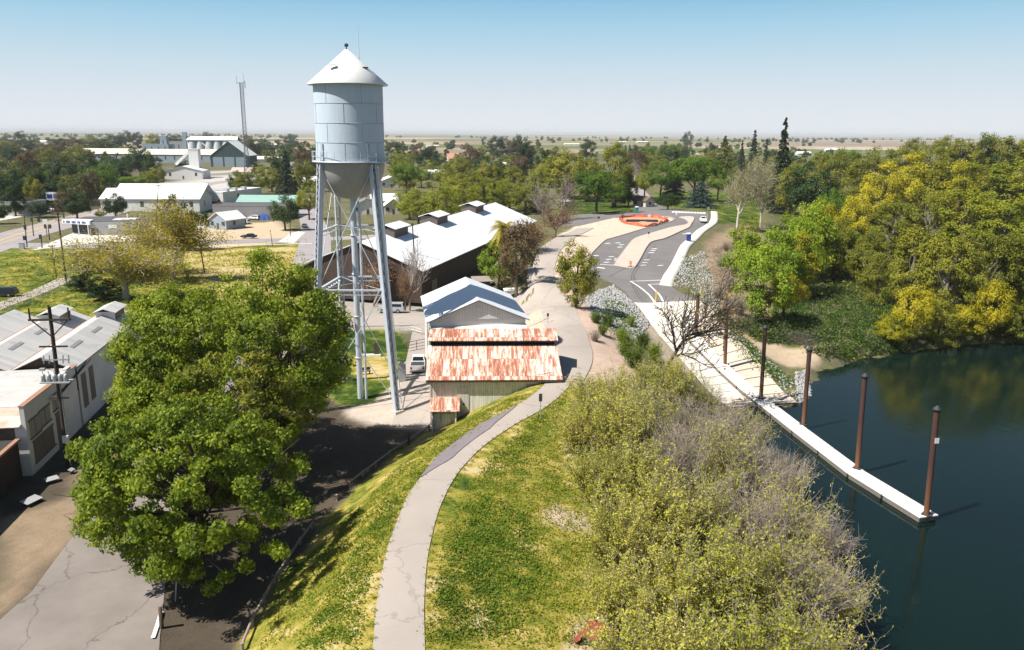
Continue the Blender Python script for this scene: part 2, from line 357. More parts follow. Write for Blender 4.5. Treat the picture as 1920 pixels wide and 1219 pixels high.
def mat_ground():
    m, nt, bs, L = newmat("ground"); v = pos(nt)
    A = lambda n: N(nt, "ShaderNodeAttribute", attribute_name=n)
    c, g, d = A("cover").outputs["Color"], A("grass").outputs["Fac"], A("dry").outputs["Fac"]
    big = noise(nt, .16, 5, .62, v, .6).outputs[0]; mid = noise(nt, .75, 6, .68, v, .4).outputs[0]; fine = noise(nt, 6.5, 4, .7, v).outputs[0]
    t = math_(nt, 'ADD', math_(nt, 'ADD', math_(nt, 'MULTIPLY', math_(nt, 'SUBTRACT', big, .5), 1.9), math_(nt, 'MULTIPLY', math_(nt, 'SUBTRACT', mid, .5), 1.5)), math_(nt, 'MULTIPLY', math_(nt, 'SUBTRACT', fine, .5), .8))
    t = math_(nt, 'ADD', t, d, True)
    gr = ramp(nt, [(0, (.022, .045, .008)), (.22, (.05, .085, .012)), (.42, (.125, .155, .020)), (.62, (.26, .23, .042)), (.82, (.40, .31, .08)), (1, (.50, .40, .21))]); L(t, gr.inputs[0])
    f2 = math_(nt, 'ADD', math_(nt, 'ADD', math_(nt, 'MULTIPLY', math_(nt, 'SUBTRACT', mid, .5), .75), math_(nt, 'MULTIPLY', math_(nt, 'SUBTRACT', fine, .5), .5)), 1.0)
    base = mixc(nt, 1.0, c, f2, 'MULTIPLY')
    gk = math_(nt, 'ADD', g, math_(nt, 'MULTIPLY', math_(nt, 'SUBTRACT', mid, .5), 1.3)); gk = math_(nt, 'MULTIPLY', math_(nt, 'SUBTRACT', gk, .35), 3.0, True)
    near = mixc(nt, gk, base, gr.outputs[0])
    # far farmland: long strips of crop, fallow and pale soil
    mp = N(nt, "ShaderNodeMapping"); mp.inputs["Rotation"].default_value = (0, 0, .18); mp.inputs["Scale"].default_value = (.0011, .0021, 0); L(v, mp.inputs[0])
    vo = N(nt, "ShaderNodeTexVoronoi", distance='CHEBYCHEV'); vo.inputs["Scale"].default_value = 1.0; vo.inputs["Randomness"].default_value = .6; L(mp.outputs[0], vo.inputs[0])
    sx = N(nt, "ShaderNodeSeparateColor"); L(vo.outputs["Color"], sx.inputs[0])
    fr = ramp(nt, [(0, (.30, .23, .16)), (.2, (.12, .15, .05)), (.38, (.38, .30, .21)), (.5, (.17, .19, .07)), (.66, (.26, .20, .15)), (.8, (.09, .11, .045)), (.92, (.42, .36, .27))], 'CONSTANT'); L(sx.outputs[0], fr.inputs[0])
    fn = noise(nt, .004, 6, .6, v).outputs[0]
    far = mixc(nt, 1.0, fr.outputs[0], math_(nt, 'ADD', fn, .5), 'MULTIPLY')
    sp = N(nt, "ShaderNodeSeparateXYZ"); L(v, sp.inputs[0])
    k = math_(nt, 'MULTIPLY', math_(nt, 'SUBTRACT', sp.outputs[1], 900.), 1 / 500., True)
    L(mixc(nt, k, near, far), bs.inputs["Base Color"]); bs.inputs["Roughness"].default_value = .95; bs.inputs["Specular IOR Level"].default_value = .1
    bump(nt, bs, math_(nt, 'ADD', fine, mid), .55, .12)
    return m
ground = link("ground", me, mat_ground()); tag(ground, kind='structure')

# ------------------------------------------------------------------ sheets laid on the ground
def sheet_mesh(name, wpoly, off, step=1.3):
    pts = []
    n = len(wpoly)
    for i in range(n):
        a, b = np.array(wpoly[i][:2]), np.array(wpoly[(i + 1) % n][:2]); k = max(1, int(np.linalg.norm(b - a) / step))
        pts += [a + (b - a) * j / k for j in range(k)]
    nb = len(pts); B = np.array(pts)
    xs = np.arange(B[:, 0].min(), B[:, 0].max(), step); ys = np.arange(B[:, 1].min(), B[:, 1].max(), step)
    X, Y = np.meshgrid(xs, ys); X, Y = X.ravel(), Y.ravel(); d = sdist([tuple(p) for p in B], X, Y); k = d < -step * .45
    allp = [Vector((float(p[0]), float(p[1]))) for p in B] + [Vector((float(a), float(b))) for a, b in zip(X[k], Y[k])]
    vs, _, fs, *_r = delaunay_2d_cdt(allp, [], [list(range(nb))], 1, 1e-5)
    vx = np.array([(p.x, p.y) for p in vs]); z = terrain(vx[:, 0], vx[:, 1]) + off
    f = [t if (vs[t[1]] - vs[t[0]]).cross(vs[t[2]] - vs[t[0]]) > 0 else t[::-1] for t in fs]
    return mesh_np(name, np.hstack([vx, z[:, None]]), np.array(f))
def sheet(name, pxpoly, m, off=.06, step=1.3, world=False):
    wp = pxpoly if world else [tuple(p[:2]) for p in GP(pxpoly)]
    return tag(link(name, sheet_mesh(name, wp, off, step), m), kind='structure')
def smooth_line(pts, step=1.0):
    p = np.array([q[:2] for q in pts], float); q = np.vstack([2 * p[0] - p[1], p, 2 * p[-1] - p[-2]]); out = []
    for i in range(1, len(q) - 2):
        n = max(2, int(np.linalg.norm(q[i + 1] - q[i]) / step))
        for t in np.arange(n) / n:
            out.append(.5 * ((2 * q[i]) + (-q[i - 1] + q[i + 1]) * t + (2 * q[i - 1] - 5 * q[i] + 4 * q[i + 1] - q[i + 2]) * t * t + (-q[i - 1] + 3 * q[i] - 3 * q[i + 1] + q[i + 2]) * t ** 3))
    out.append(p[-1]); return np.array(out)
def offs(line, d):
    t = np.gradient(line, axis=0); t /= np.linalg.norm(t, axis=1)[:, None]; return line + np.stack([t[:, 1], -t[:, 0]], 1) * (d[:, None] if hasattr(d, 'shape') else d)
def ribbon_mesh(name, line, d0, d1, off, n=5, thick=0):
    rows = [offs(line, d0 + (d1 - d0) * k / n) for k in range(n + 1)]; V = np.concatenate(rows); m = len(line)
    z = terrain(V[:, 0], V[:, 1]) + off; f = np.array([(k * m + i, (k + 1) * m + i, (k + 1) * m + i + 1, k * m + i + 1) for k in range(n) for i in range(m - 1)])
    V = np.hstack([V, z[:, None]])
    if thick:
        b = V.copy(); b[:, 2] -= thick; o = len(V); V = np.vstack([V, b])
        f = np.vstack([f, np.array([(i, i + 1, o + i + 1, o + i) for i in range(m - 1)] + [(n * m + i + 1, n * m + i, o + n * m + i, o + n * m + i + 1) for i in range(m - 1)]),
                       [[(0, o, o + m * n, m * n)[j] for j in range(4)], [(m - 1, m - 1 + m * n, o + m - 1 + m * n, o + m - 1)[j] for j in range(4)]]])
    return mesh_np(name, V, f[:, ::-1])
def ribbon(name, px, width, m, off=.06, world=False, step=1.0):
    ln = smooth_line(px if world else GP(px), step); wd = width
    return tag(link(name, ribbon_mesh(name, ln, -wd / 2, wd / 2, off), m), kind='structure')

def mat_asphalt(name, c, var=.25, crack=.6, cs=.22, pale=.0):
    m, nt, bs, L = newmat(name); v = pos(nt)
    n1 = noise(nt, .35, 5, .6, v).outputs[0]; n2 = noise(nt, 14, 3, .7, v).outputs[0]; n3 = noise(nt, .09, 3, .5, v).outputs[0]
    k = math_(nt, 'ADD', math_(nt, 'ADD', math_(nt, 'MULTIPLY', math_(nt, 'SUBTRACT', n1, .5), var * 2), math_(nt, 'MULTIPLY', math_(nt, 'SUBTRACT', n2, .5), .22)), math_(nt, 'ADD', math_(nt, 'MULTIPLY', math_(nt, 'SUBTRACT', n3, .5), var * 2), 1))
    cc = mixc(nt, 1., c, k, 'MULTIPLY')
    if crack:
        wv = N(nt, "ShaderNodeVectorMath", operation='ADD'); L(v, wv.inputs[0]); dn = noise(nt, .8, 3, .6, v)
        sc_ = N(nt, "ShaderNodeVectorMath", operation='SCALE'); L(dn.outputs["Color"], sc_.inputs[0]); sc_.inputs[3].default_value = 1.8; L(sc_.outputs[0], wv.inputs[1])
        vo = N(nt, "ShaderNodeTexVoronoi", feature='DISTANCE_TO_EDGE'); vo.inputs["Scale"].default_value = cs; L(wv.outputs[0], vo.inputs[0])
        e = math_(nt, 'SUBTRACT', 1.0, math_(nt, 'MULTIPLY', vo.outputs[0], 1 / .012), True)
        cc = mixc(nt, math_(nt, 'MULTIPLY', e, crack), cc, (.045, .04, .035))
    L(cc, bs.inputs["Base Color"]); bs.inputs["Roughness"].default_value = .92; bs.inputs["Specular IOR Level"].default_value = .15
    bump(nt, bs, n2, .25, .02); return m
m_path = mat_asphalt("path_asphalt", (.385, .335, .295), .12, .25, .12)
m_patch = mat_asphalt("patched_asphalt", (.22, .19, .20), .12, .2, .3)
m_lot = mat_asphalt("lot_asphalt", (.19, .176, .172), .16, .22, .1)
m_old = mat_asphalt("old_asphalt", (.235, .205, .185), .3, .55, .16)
m_street = mat_asphalt("street_asphalt", (.33, .30, .30), .15, .3, .12)
m_conc = mat_asphalt("concrete", (.66, .61, .54), .1, .25, .16)
m_ramp = mat_asphalt("ramp_concrete", (.60, .51, .41), .16, .15, .1)
m_white = M("road_paint", (.80, .79, .76), .7, .12, 3)
m_yellow = M("yellow_paint", (.75, .45, .05), .7, .12, 3)
path_line = smooth_line(CW[:-4], 1.0)
tag(link("levee_path", ribbon_mesh("levee_path", path_line, -1.35, 1.35, .07, 6), m_path), kind='structure')
i0 = int(len(path_line) * .40); i1 = int(len(path_line) * .70)
pl = path_line[i0:i1]; wv = np.clip(np.minimum(np.arange(len(pl)) / 3.5, (len(pl) - 1 - np.arange(len(pl))) / 6.), 0, 1) * 1.0 + .05
tag(link("path_patch", mesh_np("path_patch", *(lambda a, b: (np.hstack([np.vstack([a, b]), (terrain(*np.vstack([a, b]).T) + .12)[:, None]]), np.array([(i, i + 1, len(a) + i + 1, len(a) + i) for i in range(len(a) - 1)])[:, ::-1]))(offs(pl, -1.36), offs(pl, -1.36 + wv * 1.25))), m_patch), kind='structure')
ribbon("levee_road", [(1050, 712), (1071, 668), (1064, 620), (1045, 575), (1022, 537), (1014, 505), (1028, 474), (1060, 446), (1098, 428)], 5.2, m_path, .10)
ribbon("yard_road", [(560, 612), (660, 604), (780, 598), (880, 590), (955, 572), (1000, 566), (1042, 574)], 7.5, m_path, .085)
ribbon("driveway", [(800, 607), (792, 660), (785, 705), (778, 760), (770, 800)], 4.2, m_path, .07)
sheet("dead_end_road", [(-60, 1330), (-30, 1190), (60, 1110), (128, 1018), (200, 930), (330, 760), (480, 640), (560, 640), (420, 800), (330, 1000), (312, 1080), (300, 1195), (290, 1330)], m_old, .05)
LOT = [(1188, 569), (1172, 548), (1150, 533), (1125, 523), (1104, 511), (1104, 486), (1112, 472), (1133, 452), (1150, 446), (1200, 431), (1240, 421), (1258, 415.5), (1264, 411.5), (1258, 408), (1230, 406), (1190, 406), (1150, 409), (1120, 416), (1085, 424), (1045, 424),
       (1045, 408), (1090, 402), (1130, 401), (1165, 400), (1190, 396), (1203, 386), (1212, 378), (1228, 380), (1245, 389), (1275, 395), (1326, 399), (1329, 408), (1322, 420), (1312, 430), (1290, 450), (1276, 470), (1263, 500), (1246, 532), (1262, 540), (1318, 566)]
sheet("parking_lot", LOT, m_lot, .06)
sheet("boat_ramp", [(1188, 569.5), (1319, 566.5), (1372, 628), (1497, 758), (1436, 761), (1366, 766), (1300, 705), (1236, 632)], m_ramp, .20)
sheet("ramp_apron", [(1188, 569.5), (1300, 567), (1318, 600), (1290, 655), (1300, 700), (1236, 632)], m_conc, .23)
sheet("ramp_lane", [(1238, 634), (1291, 648), (1392, 740), (1368, 766), (1300, 705)], m_conc, .25)
WALK = [(1246, 536), (1262, 505), (1277, 474), (1287, 458), (1308, 438), (1330, 422), (1338, 412), (1338, 397)]
wl = smooth_line(GP(WALK), 1.0)
tag(link("sidewalk", ribbon_mesh("sidewalk", wl, -1.0, 1.5, .18, 3, .3), m_conc), kind='structure')
# raised islands with a kerb
m_sand = M("island_sand", (.55, .455, .375), .95, .2, .6, fine=.2, bmp=.3)
m_kerb = M("kerb_concrete", (.42, .36, .33), .85, .2, 2)
def island(name, px):
    wp = [tuple(p[:2]) for p in smooth_line(GP(px + [px[0]]), .8)[:-1]]
    if sum(a[0] * b[1] - b[0] * a[1] for a, b in zip(wp, wp[1:] + wp[:1])) < 0: wp = wp[::-1]
    o = tag(link(name, sheet_mesh(name, wp, .24, 1.3), m_sand), kind='structure')
    A = np.array(wp); n = len(A); t = np.roll(A, -1, 0) - np.roll(A, 1, 0); t /= np.linalg.norm(t, axis=1)[:, None] + 1e-9; out = A + np.stack([t[:, 1], -t[:, 0]], 1) * .22
    z = terrain(A[:, 0], A[:, 1])[:, None]; V = np.vstack([np.hstack([A, z + .25]), np.hstack([out, z + .25]), np.hstack([out, z - .1])])
    f = [(k * n + i, (k + 1) * n + i, (k + 1) * n + (i + 1) % n, k * n + (i + 1) % n) for k in (0, 1) for i in range(n)]
    tag(link("kerb", mesh_np("kerb", V, np.array(f)), m_kerb), kind='structure')
    return o
island("median_island", [(1153, 498), (1163, 482), (1178, 462), (1190, 449), (1205, 443), (1232, 435), (1260, 427), (1286, 422), (1291, 417), (1284, 411), (1275, 408), (1296, 407), (1301, 411), (1296, 420), (1290, 428), (1268, 438), (1245, 448), (1222, 454), (1212, 464), (1202, 482), (1191, 500), (1184, 503)])
# left kerb of the lot
kl = smooth_line(GP([(1106, 482), (1112, 472), (1133, 452), (1150, 446), (1200, 431), (1240, 421), (1258, 415.5), (1264, 411.5), (1258, 408), (1230, 406), (1190, 406), (1150, 409)]), .8)
tag(link("kerb", ribbon_mesh("kerb", kl, .0, .25, .2, 1, .3), m_kerb), kind='structure')
def paintline(px, wd, m=None, off=.085):
    ln = smooth_line(GP(px), .8); return ribbon_mesh("mark", ln, -wd / 2, wd / 2, off, 1)
def joinmesh(name, meshes, m):
    vs, fs, o = [], [], 0
    for q in meshes:
        a = np.empty(len(q.vertices) * 3, np.float32); q.vertices.foreach_get("co", a); vs.append(a.reshape(-1, 3))
        b = np.empty(len(q.loops), np.int32); q.loops.foreach_get("vertex_index", b); fs.append(b.reshape(-1, 4) + o); o += len(q.vertices); bpy.data.meshes.remove(q)
    return tag(link(name, mesh_np(name, np.vstack(vs), np.vstack(fs)), m), kind='structure')
mk = [paintline(l, wdt) for l, wdt in [
    ([(1182, 528), (1212, 549), (1228, 568)], .35), ([(1182, 528), (1215, 527), (1243, 526)], .35), ([(1216, 534), (1235, 552), (1243, 566)], .35), ([(1216, 534), (1250, 533)], .3),
    ([(1111, 495.5), (1152, 498)], .4), ([(1120, 502), (1134, 504)], .8)]]
for x, y in [(1139, 457), (1165, 459.5), (1162, 464), (1158, 456), (1146, 482), (1141, 487), (1137, 492.5), (1227, 467), (1224, 470.5), (1221, 474.5), (1212, 488), (1209, 493), (1206, 498), (1238, 498.5), (1117, 480), (1284, 439)]:
    mk.append(paintline([(x - 4.5, y + .3), (x + 5, y - .3)], .55))
for i in range(11): mk.append(paintline([(1262 + i * 5.8, 399.0 + i * .22), (1262.8 + i * 5.8, 396.6 + i * .22)], .9))
joinmesh("lot_markings", mk, m_white)
m_joint = M("slab_joint", (.24, .20, .16), .95, .3, 2); m_tyrem = M("tyre_mark", (.10, .088, .09), .9, .3, 1)  # dark tone of the joints between ramp slabs, and of tyre rubber
jl = []
for k in range(1, 10):
    t = k / 10; a = (1236 + (1366 - 1236) * t, 632 + (766 - 632) * t); b_ = (1340 + (1495 - 1340) * t, 592 + (755 - 592) * t); jl.append(paintline([a, ((a[0] + b_[0]) / 2, (a[1] + b_[1]) / 2), b_], .10, None, .27))
joinmesh("ramp_joints", jl, m_joint)
joinmesh("tyre_marks", [paintline(l, .16, None, .08) for l in [[(1196, 498), (1186, 512), (1184, 530), (1192, 550), (1206, 568)], [(1200, 500), (1190, 514), (1188, 531), (1197, 551), (1213, 568)], [(1190, 520), (1196, 540), (1212, 560)], [(1228, 462), (1216, 482), (1206, 500)], [(1212, 488), (1235, 488), (1256, 490)], [(1140, 520), (1170, 505), (1200, 500)]]], m_tyrem)
# ------------------------------------------------------------------ town streets
ribbon("cross_street", [(-300, 462), (0, 460), (130, 462), (300, 458), (470, 452), (560, 449), (640, 447), (760, 440)], 11, m_street, .05, step=3)
ribbon("main_street", [(-60, 475), (40, 440), (100, 424), (160, 408), (215, 394), (262, 384), (330, 372)], 15, m_street, .065, step=3)
ribbon("side_street", [(585, 500), (590, 462), (592, 440), (585, 415), (576, 398), (560, 370)], 9, m_street, .06, step=3)
ribbon("park_road", [(1215, 384), (1206, 368), (1198, 358), (1196, 345)], 7, m_street, .07, step=3)
ribbon("plant_road", [(340, 380), (370, 350), (410, 342), (470, 338), (520, 340)], 12, m_street, .05, step=4)
sheet("corner_pavement", [(60, 470), (130, 440), (215, 410), (235, 412), (330, 432), (330, 449), (150, 458)], m_conc, .07, 3)
sheet("corner_pavement", [(520, 455), (545, 438), (560, 434), (572, 436), (552, 456)], m_conc, .08, 3)
sheet("kerb_walk", [(0, 414), (0, 405), (60, 393), (150, 380), (155, 383), (70, 402)], m_conc, .075, 3)
ribbon("lane", [(-40, 592), (0, 574), (60, 552), (110, 530), (128, 521)], 3.6, m_path, .06, step=2)
ribbon("field_walk", [(140, 470), (300, 466), (480, 460), (585, 457)], 1.6, m_conc, .08, step=3)
mk = [paintline(l, w_) for l, w_ in [([(-30, 461), (60, 432), (150, 408), (230, 389)], .5), ([(-40, 470), (50, 442), (100, 428)], .35), ([(10, 440), (80, 421), (140, 406)], .3)]]
joinmesh("street_markings", mk, m_yellow)
# ------------------------------------------------------------------ river
def mat_water():
    m, nt, bs, L = newmat("river_water"); v = pos(nt)
    n1 = noise(nt, .05, 3, .5, v).outputs[0]
    L(mixc(nt, n1, (.002, .008, .008), (.005, .016, .011)), bs.inputs["Base Color"])
    bs.inputs["Roughness"].default_value = .07; bs.inputs["IOR"].default_value = 1.33; bs.inputs["Specular IOR Level"].default_value = .5
    mp = N(nt, "ShaderNodeMapping"); mp.inputs["Scale"].default_value = (1, .55, 1); mp.inputs["Rotation"].default_value = (0, 0, .5); L(v, mp.inputs[0])
    a = noise(nt, .9, 4, .6, mp.outputs[0], .5).outputs[0]; b = noise(nt, 3.2, 3, .6, mp.outputs[0]).outputs[0]
    bump(nt, bs, math_(nt, 'ADD', a, math_(nt, 'MULTIPLY', b, .5)), .2, .1); return m
rv = [(x, y) for x, y in RIV]
A_ = np.array(rv); c_ = A_.mean(0)
wp = [(-20 + 32, 10), (12, 60), (20, 95), (30, 112), (45, 135), (80, 150), (160, 160), (420, 190), (420, -60), (12, -60)]
river = link("river", mesh_np("river", [(x, y, WZ) for x, y in [(8, -60), (420, -60), (420, 200), (8, 200)]], [(0, 1, 2, 3)]), mat_water()); tag(river, kind='structure')
# ------------------------------------------------------------------ water tower
def mat_tank():
    m, nt, bs, L = newmat("galvanised_tank"); v = objc(nt)
    mp = N(nt, "ShaderNodeMapping"); mp.inputs["Scale"].default_value = (1, 1, .18); L(v, mp.inputs[0])
    a = noise(nt, 2.2, 5, .7, mp.outputs[0]).outputs[0]; b = noise(nt, 14, 3, .7, v).outputs[0]
    k = math_(nt, 'ADD', math_(nt, 'ADD', math_(nt, 'MULTIPLY', math_(nt, 'SUBTRACT', a, .5), .22), math_(nt, 'MULTIPLY', math_(nt, 'SUBTRACT', b, .5), .16)), 1)
    m2 = N(nt, "ShaderNodeMapping"); m2.inputs["Scale"].default_value = (3.2, 3.2, .12); L(v, m2.inputs[0]); st_ = noise(nt, 1.6, 5, .75, m2.outputs[0]).outputs[0]
    sk = math_(nt, 'MULTIPLY', math_(nt, 'SUBTRACT', st_, .56), 4.5, True)
    L(mixc(nt, math_(nt, 'MULTIPLY', sk, .38), mixc(nt, 1., (.50, .575, .665), k, 'MULTIPLY'), (.27, .27, .27)), bs.inputs["Base Color"]); bs.inputs["Roughness"].default_value = .6; bs.inputs["Specular IOR Level"].default_value = .2
    bump(nt, bs, b, .12, .02); return m
m_tank = mat_tank()
m_bowl = M("weathered_bowl", (.36, .35, .33), .6, .22, .7, .15)
m_roofw = M("tower_roof_paint", (.78, .77, .74), .55, .08, .6)
m_leg = M("tower_steel", (.56, .60, .66), .5, .15, 1.0, .2)
m_dark = M("dark_metal", (.045, .05, .055), .6, .2, 2)
m_seam = M("seam_grey", (.38, .43, .49), .7, .15, 2)  # duller grey of the tank seams and post brackets
TX, TY = -18.1, 91.1
tw = thing("water_tower", "tall grey riveted steel water tower on four lattice legs with white conical roof", "water tower", (TX, TY, Z0))
H = lambda z: z - Z0
RT_ = 3.74
tk = part("tank", MB().lathe([(RT_, H(26.9)), (RT_, H(29.0)), (RT_, H(31.0)), (RT_, H(33.1)), (RT_, H(35.2))], 64), m_tank, tw)
b = MB()
for z in (28.9, 30.95, 33.0): b.lathe([(RT_ + .012, H(z) - .028), (RT_ + .03, H(z) - .02), (RT_ + .03, H(z) + .02), (RT_ + .012, H(z) + .028)], 64)
for i, (z0, z1) in enumerate([(26.9, 28.9), (28.9, 30.95), (30.95, 33.0), (33.0, 35.2)]):
    for k in range(6):
        t = (k + (.5 if i % 2 else .0)) / 6 * 2 * math.pi - 1.53; b.box((math.cos(t) * (RT_ + .01), math.sin(t) * (RT_ + .01), H((z0 + z1) / 2)), (.03, .05, z1 - z0), t)
part("seam", b, m_seam, tk)
part("bowl", MB().lathe([(RT_ * math.sin(t) ** .82, H(26.9) - 4.2 * math.cos(t)) for t in np.linspace(0.02, math.pi / 2, 16)], 64), m_bowl, tw)
rf = part("roof", MB().lathe([(4.34, H(34.98)), (4.36, H(35.06)), (2.2, H(36.95)), (.18, H(38.7)), (.02, H(38.72))], 64).lathe([(4.34, H(34.98)), (3.0, H(35.15))], 64), m_roofw, tw)
part("finial", MB().lathe([(.06, H(38.6)), (.06, H(38.95)), (.2, H(39.02)), (.24, H(39.16)), (.16, H(39.3)), (.02, H(39.36))], 12), m_dark, rf)
part("hatch", MB().box((-1.1, -2.55, H(36.95)), (.9, .5, .08), .1), m_roofw, rf)
part("vent", MB().box((2.15, -1.2, H(36.75)), (.6, .4, .14), .4), m_dark, rf)
part("antenna", MB().tube([(1.25, .6, H(37.6)), (1.22, .6, H(41.6))], [.035, .015], 6).bar((1.25, .6, H(37.9)), (.9, .35, H(37.6)), .03), M("thin_metal", (.55, .57, .6), .5, .1, 2), rf)
cw = part("catwalk", MB().lathe([(3.72, H(26.78)), (4.22, H(26.78)), (4.22, H(26.92)), (3.72, H(26.92))], 64), m_leg, tw)
b = MB()
for k in range(28):
    t = k / 28 * 2 * math.pi; b.bar((4.18 * math.cos(t), 4.18 * math.sin(t), H(26.9)), (4.18 * math.cos(t), 4.18 * math.sin(t), H(27.95)), .045)
for z in (27.4, 27.95):
    n = 56
    for k in range(n):
        t, u = k / n * 2 * math.pi, (k + 1) / n * 2 * math.pi; b.bar((4.18 * math.cos(t), 4.18 * math.sin(t), H(z)), (4.18 * math.cos(u), 4.18 * math.sin(u), H(z)), .045)
part("railing", b, m_leg, cw)
for t in (-2.28, -.86): part("post_bracket", MB().box((math.cos(t) * 3.8, math.sin(t) * 3.8, H(27.85)), (.16, .34, 1.9), t), m_seam, tw)
LEGS = [((-2.80, -2.55), (-4.25, -4.9)), ((2.80, -2.55), (5.05, -4.9)), ((2.35, 2.9), (2.95, 7.4)), ((-2.35, 2.9), (-3.3, 7.4))]
def legpt(i, z):
    (a, b_), (c, d) = LEGS[i]; t = (26.6 - z) / (26.6 - Z0); return Vector((a + (c - a) * t, b_ + (d - b_) * t, H(z)))
for i in range(4):
    p0, p1 = legpt(i, Z0 + .25), legpt(i, 26.6); ax = (p1 - p0).normalized()
    rad = Vector((LEGS[i][1][0], LEGS[i][1][1], 0)).normalized(); rad = (rad - ax * rad.dot(ax)).normalized(); tan = ax.cross(rad).normalized()
    b = MB(); W, Dp = .29, .28
    for s in (-1, 1):
        c0, c1 = p0 + tan * s * W, p1 + tan * s * W
        b.bar(c0, c1, Dp * 2, .05, ref=tan)
        for e in (-1, 1): b.bar(c0 + rad * e * Dp - tan * s * .06, c1 + rad * e * Dp - tan * s * .06, .10, .04, ref=rad)
    n = 44; Ln = (p1 - p0).length
    for e in (-1, 1):
        for k in range(n):
            a, c = (k / n), ((k + 1) / n); s = 1 if k % 2 else -1
            b.bar(p0 + (p1 - p0) * a + tan * s * (W - .06) + rad * e * (Dp + .03), p0 + (p1 - p0) * c - tan * s * (W - .06) + rad * e * (Dp + .03), .06, .03, ref=rad)
    part("leg", b, m_leg, tw)
    q = LEGS[i][1]; part("footing", MB().lathe([(.95, -.2), (.85, .32), (.02, .33)], 4, (q[0], q[1], 0), False), M("footing_concrete", (.5, .46, .4), .9), tw)
def strut(i, j, z, lat=True):
    p, q = legpt(i, z), legpt(j, z); d = (q - p).normalized(); p = p + d * .42; q = q - d * .42; b = MB()
    b.bar(p, q, .3, .16); dn = Vector((0, 0, -.52)); b.bar(p + dn, q + dn, .16, .08)
    if lat:
        n = 16
        for k in range(n): b.bar(p + (q - p) * (k / n) + (dn if k % 2 else Vector()), p + (q - p) * ((k + 1) / n) + (Vector() if k % 2 else dn), .06, .04)
    part("strut", b, m_leg, tw)
for i in range(4): strut(i, (i + 1) % 4, 12.9)
strut(2, 3, 19.3, False); strut(1, 2, 19.3, False); strut(3, 0, 19.3, False)
for i in range(4):
    j = (i + 1) % 4
    for za, zb in ((26.3, 12.9), (12.9, 0.2)):
        b = MB()
        for s, e in ((i, j), (j, i)): b.tube([legpt(s, za), legpt(e, zb)], .05, 6)
        part("brace_rod", b, m_leg, tw)
for i in range(4):
    for z in (12.9, 19.3): part("stay_rod", MB().tube([legpt(i, z), (0, 0, H(z + .2))], .03, 5), m_leg, tw)
rp = part("riser_pipe", MB().tube([(0, .1, 0), (0, .1, H(22.9))], .34, 14), m_leg, tw)
part("overflow_pipe", MB().tube([(.75, -.1, 0), (.75, -.1, H(22.0)), (.3, 0, H(23.1))], .15, 10), m_leg, tw)
for z in (4, 9, 14, 18.5): part("flange", MB().lathe([(.36, H(z)), (.43, H(z)), (.43, H(z) + .16), (.36, H(z) + .16)], 14, (0, .1, 0)), m_leg, rp)
part("ladder", (lambda b: [b.bar(legpt(1, Z0 + 1) + Vector((.62, .15 * s, 0)), legpt(1, 26.4) + Vector((.62, .15 * s, 0)), .04) for s in (-1, 1)] and b)(MB()), m_leg, tw)

# ------------------------------------------------------------------ radio mast
mp_ = P(466, 364, Z0); MH = 54.5
mast = thing("radio_mast", "tall thin grey lattice radio mast rising above the town trees", "mast", tuple(mp_))
m_mast = M("mast_steel", (.17, .19, .21), .6, .1, 1)
def mc(z, k):
    r = 2.6 * max(0, 1 - z / 22) + 1.05; t = k * 2 * math.pi / 3 + .4; return Vector((r * math.cos(t), r * math.sin(t), z))
b = MB(); zs = list(np.linspace(0, MH, 28))
for k in range(3):
    for z0, z1 in zip(zs[:-1], zs[1:]): b.bar(mc(z0, k), mc(z1, k), .22)
part("mast_leg", b, m_mast, mast); b = MB()
for z0, z1 in zip(zs[:-1], zs[1:]):
    for k in range(3): b.bar(mc(z0, k), mc(z1, (k + 1) % 3), .13); b.bar(mc(z1, k), mc(z0, (k + 1) % 3), .13); b.bar(mc(z1, k), mc(z1, (k + 1) % 3), .11)
part("lattice", b, m_mast, mast)
b = MB().bar((-2.2, 0, MH), (2.0, 0, MH), .2).bar((-2.0, 0, MH - .5), (-2.0, 0, MH + 3.2), .12).bar((1.5, 0, MH), (1.5, 0, MH + 4.6), .1).bar((2.0, 0, MH - 2.5), (2.0, 0, MH + 1), .3).bar((.2, .3, MH - 5), (1.9, .3, MH - 5), .12)
part("aerial", b, m_mast, mast)

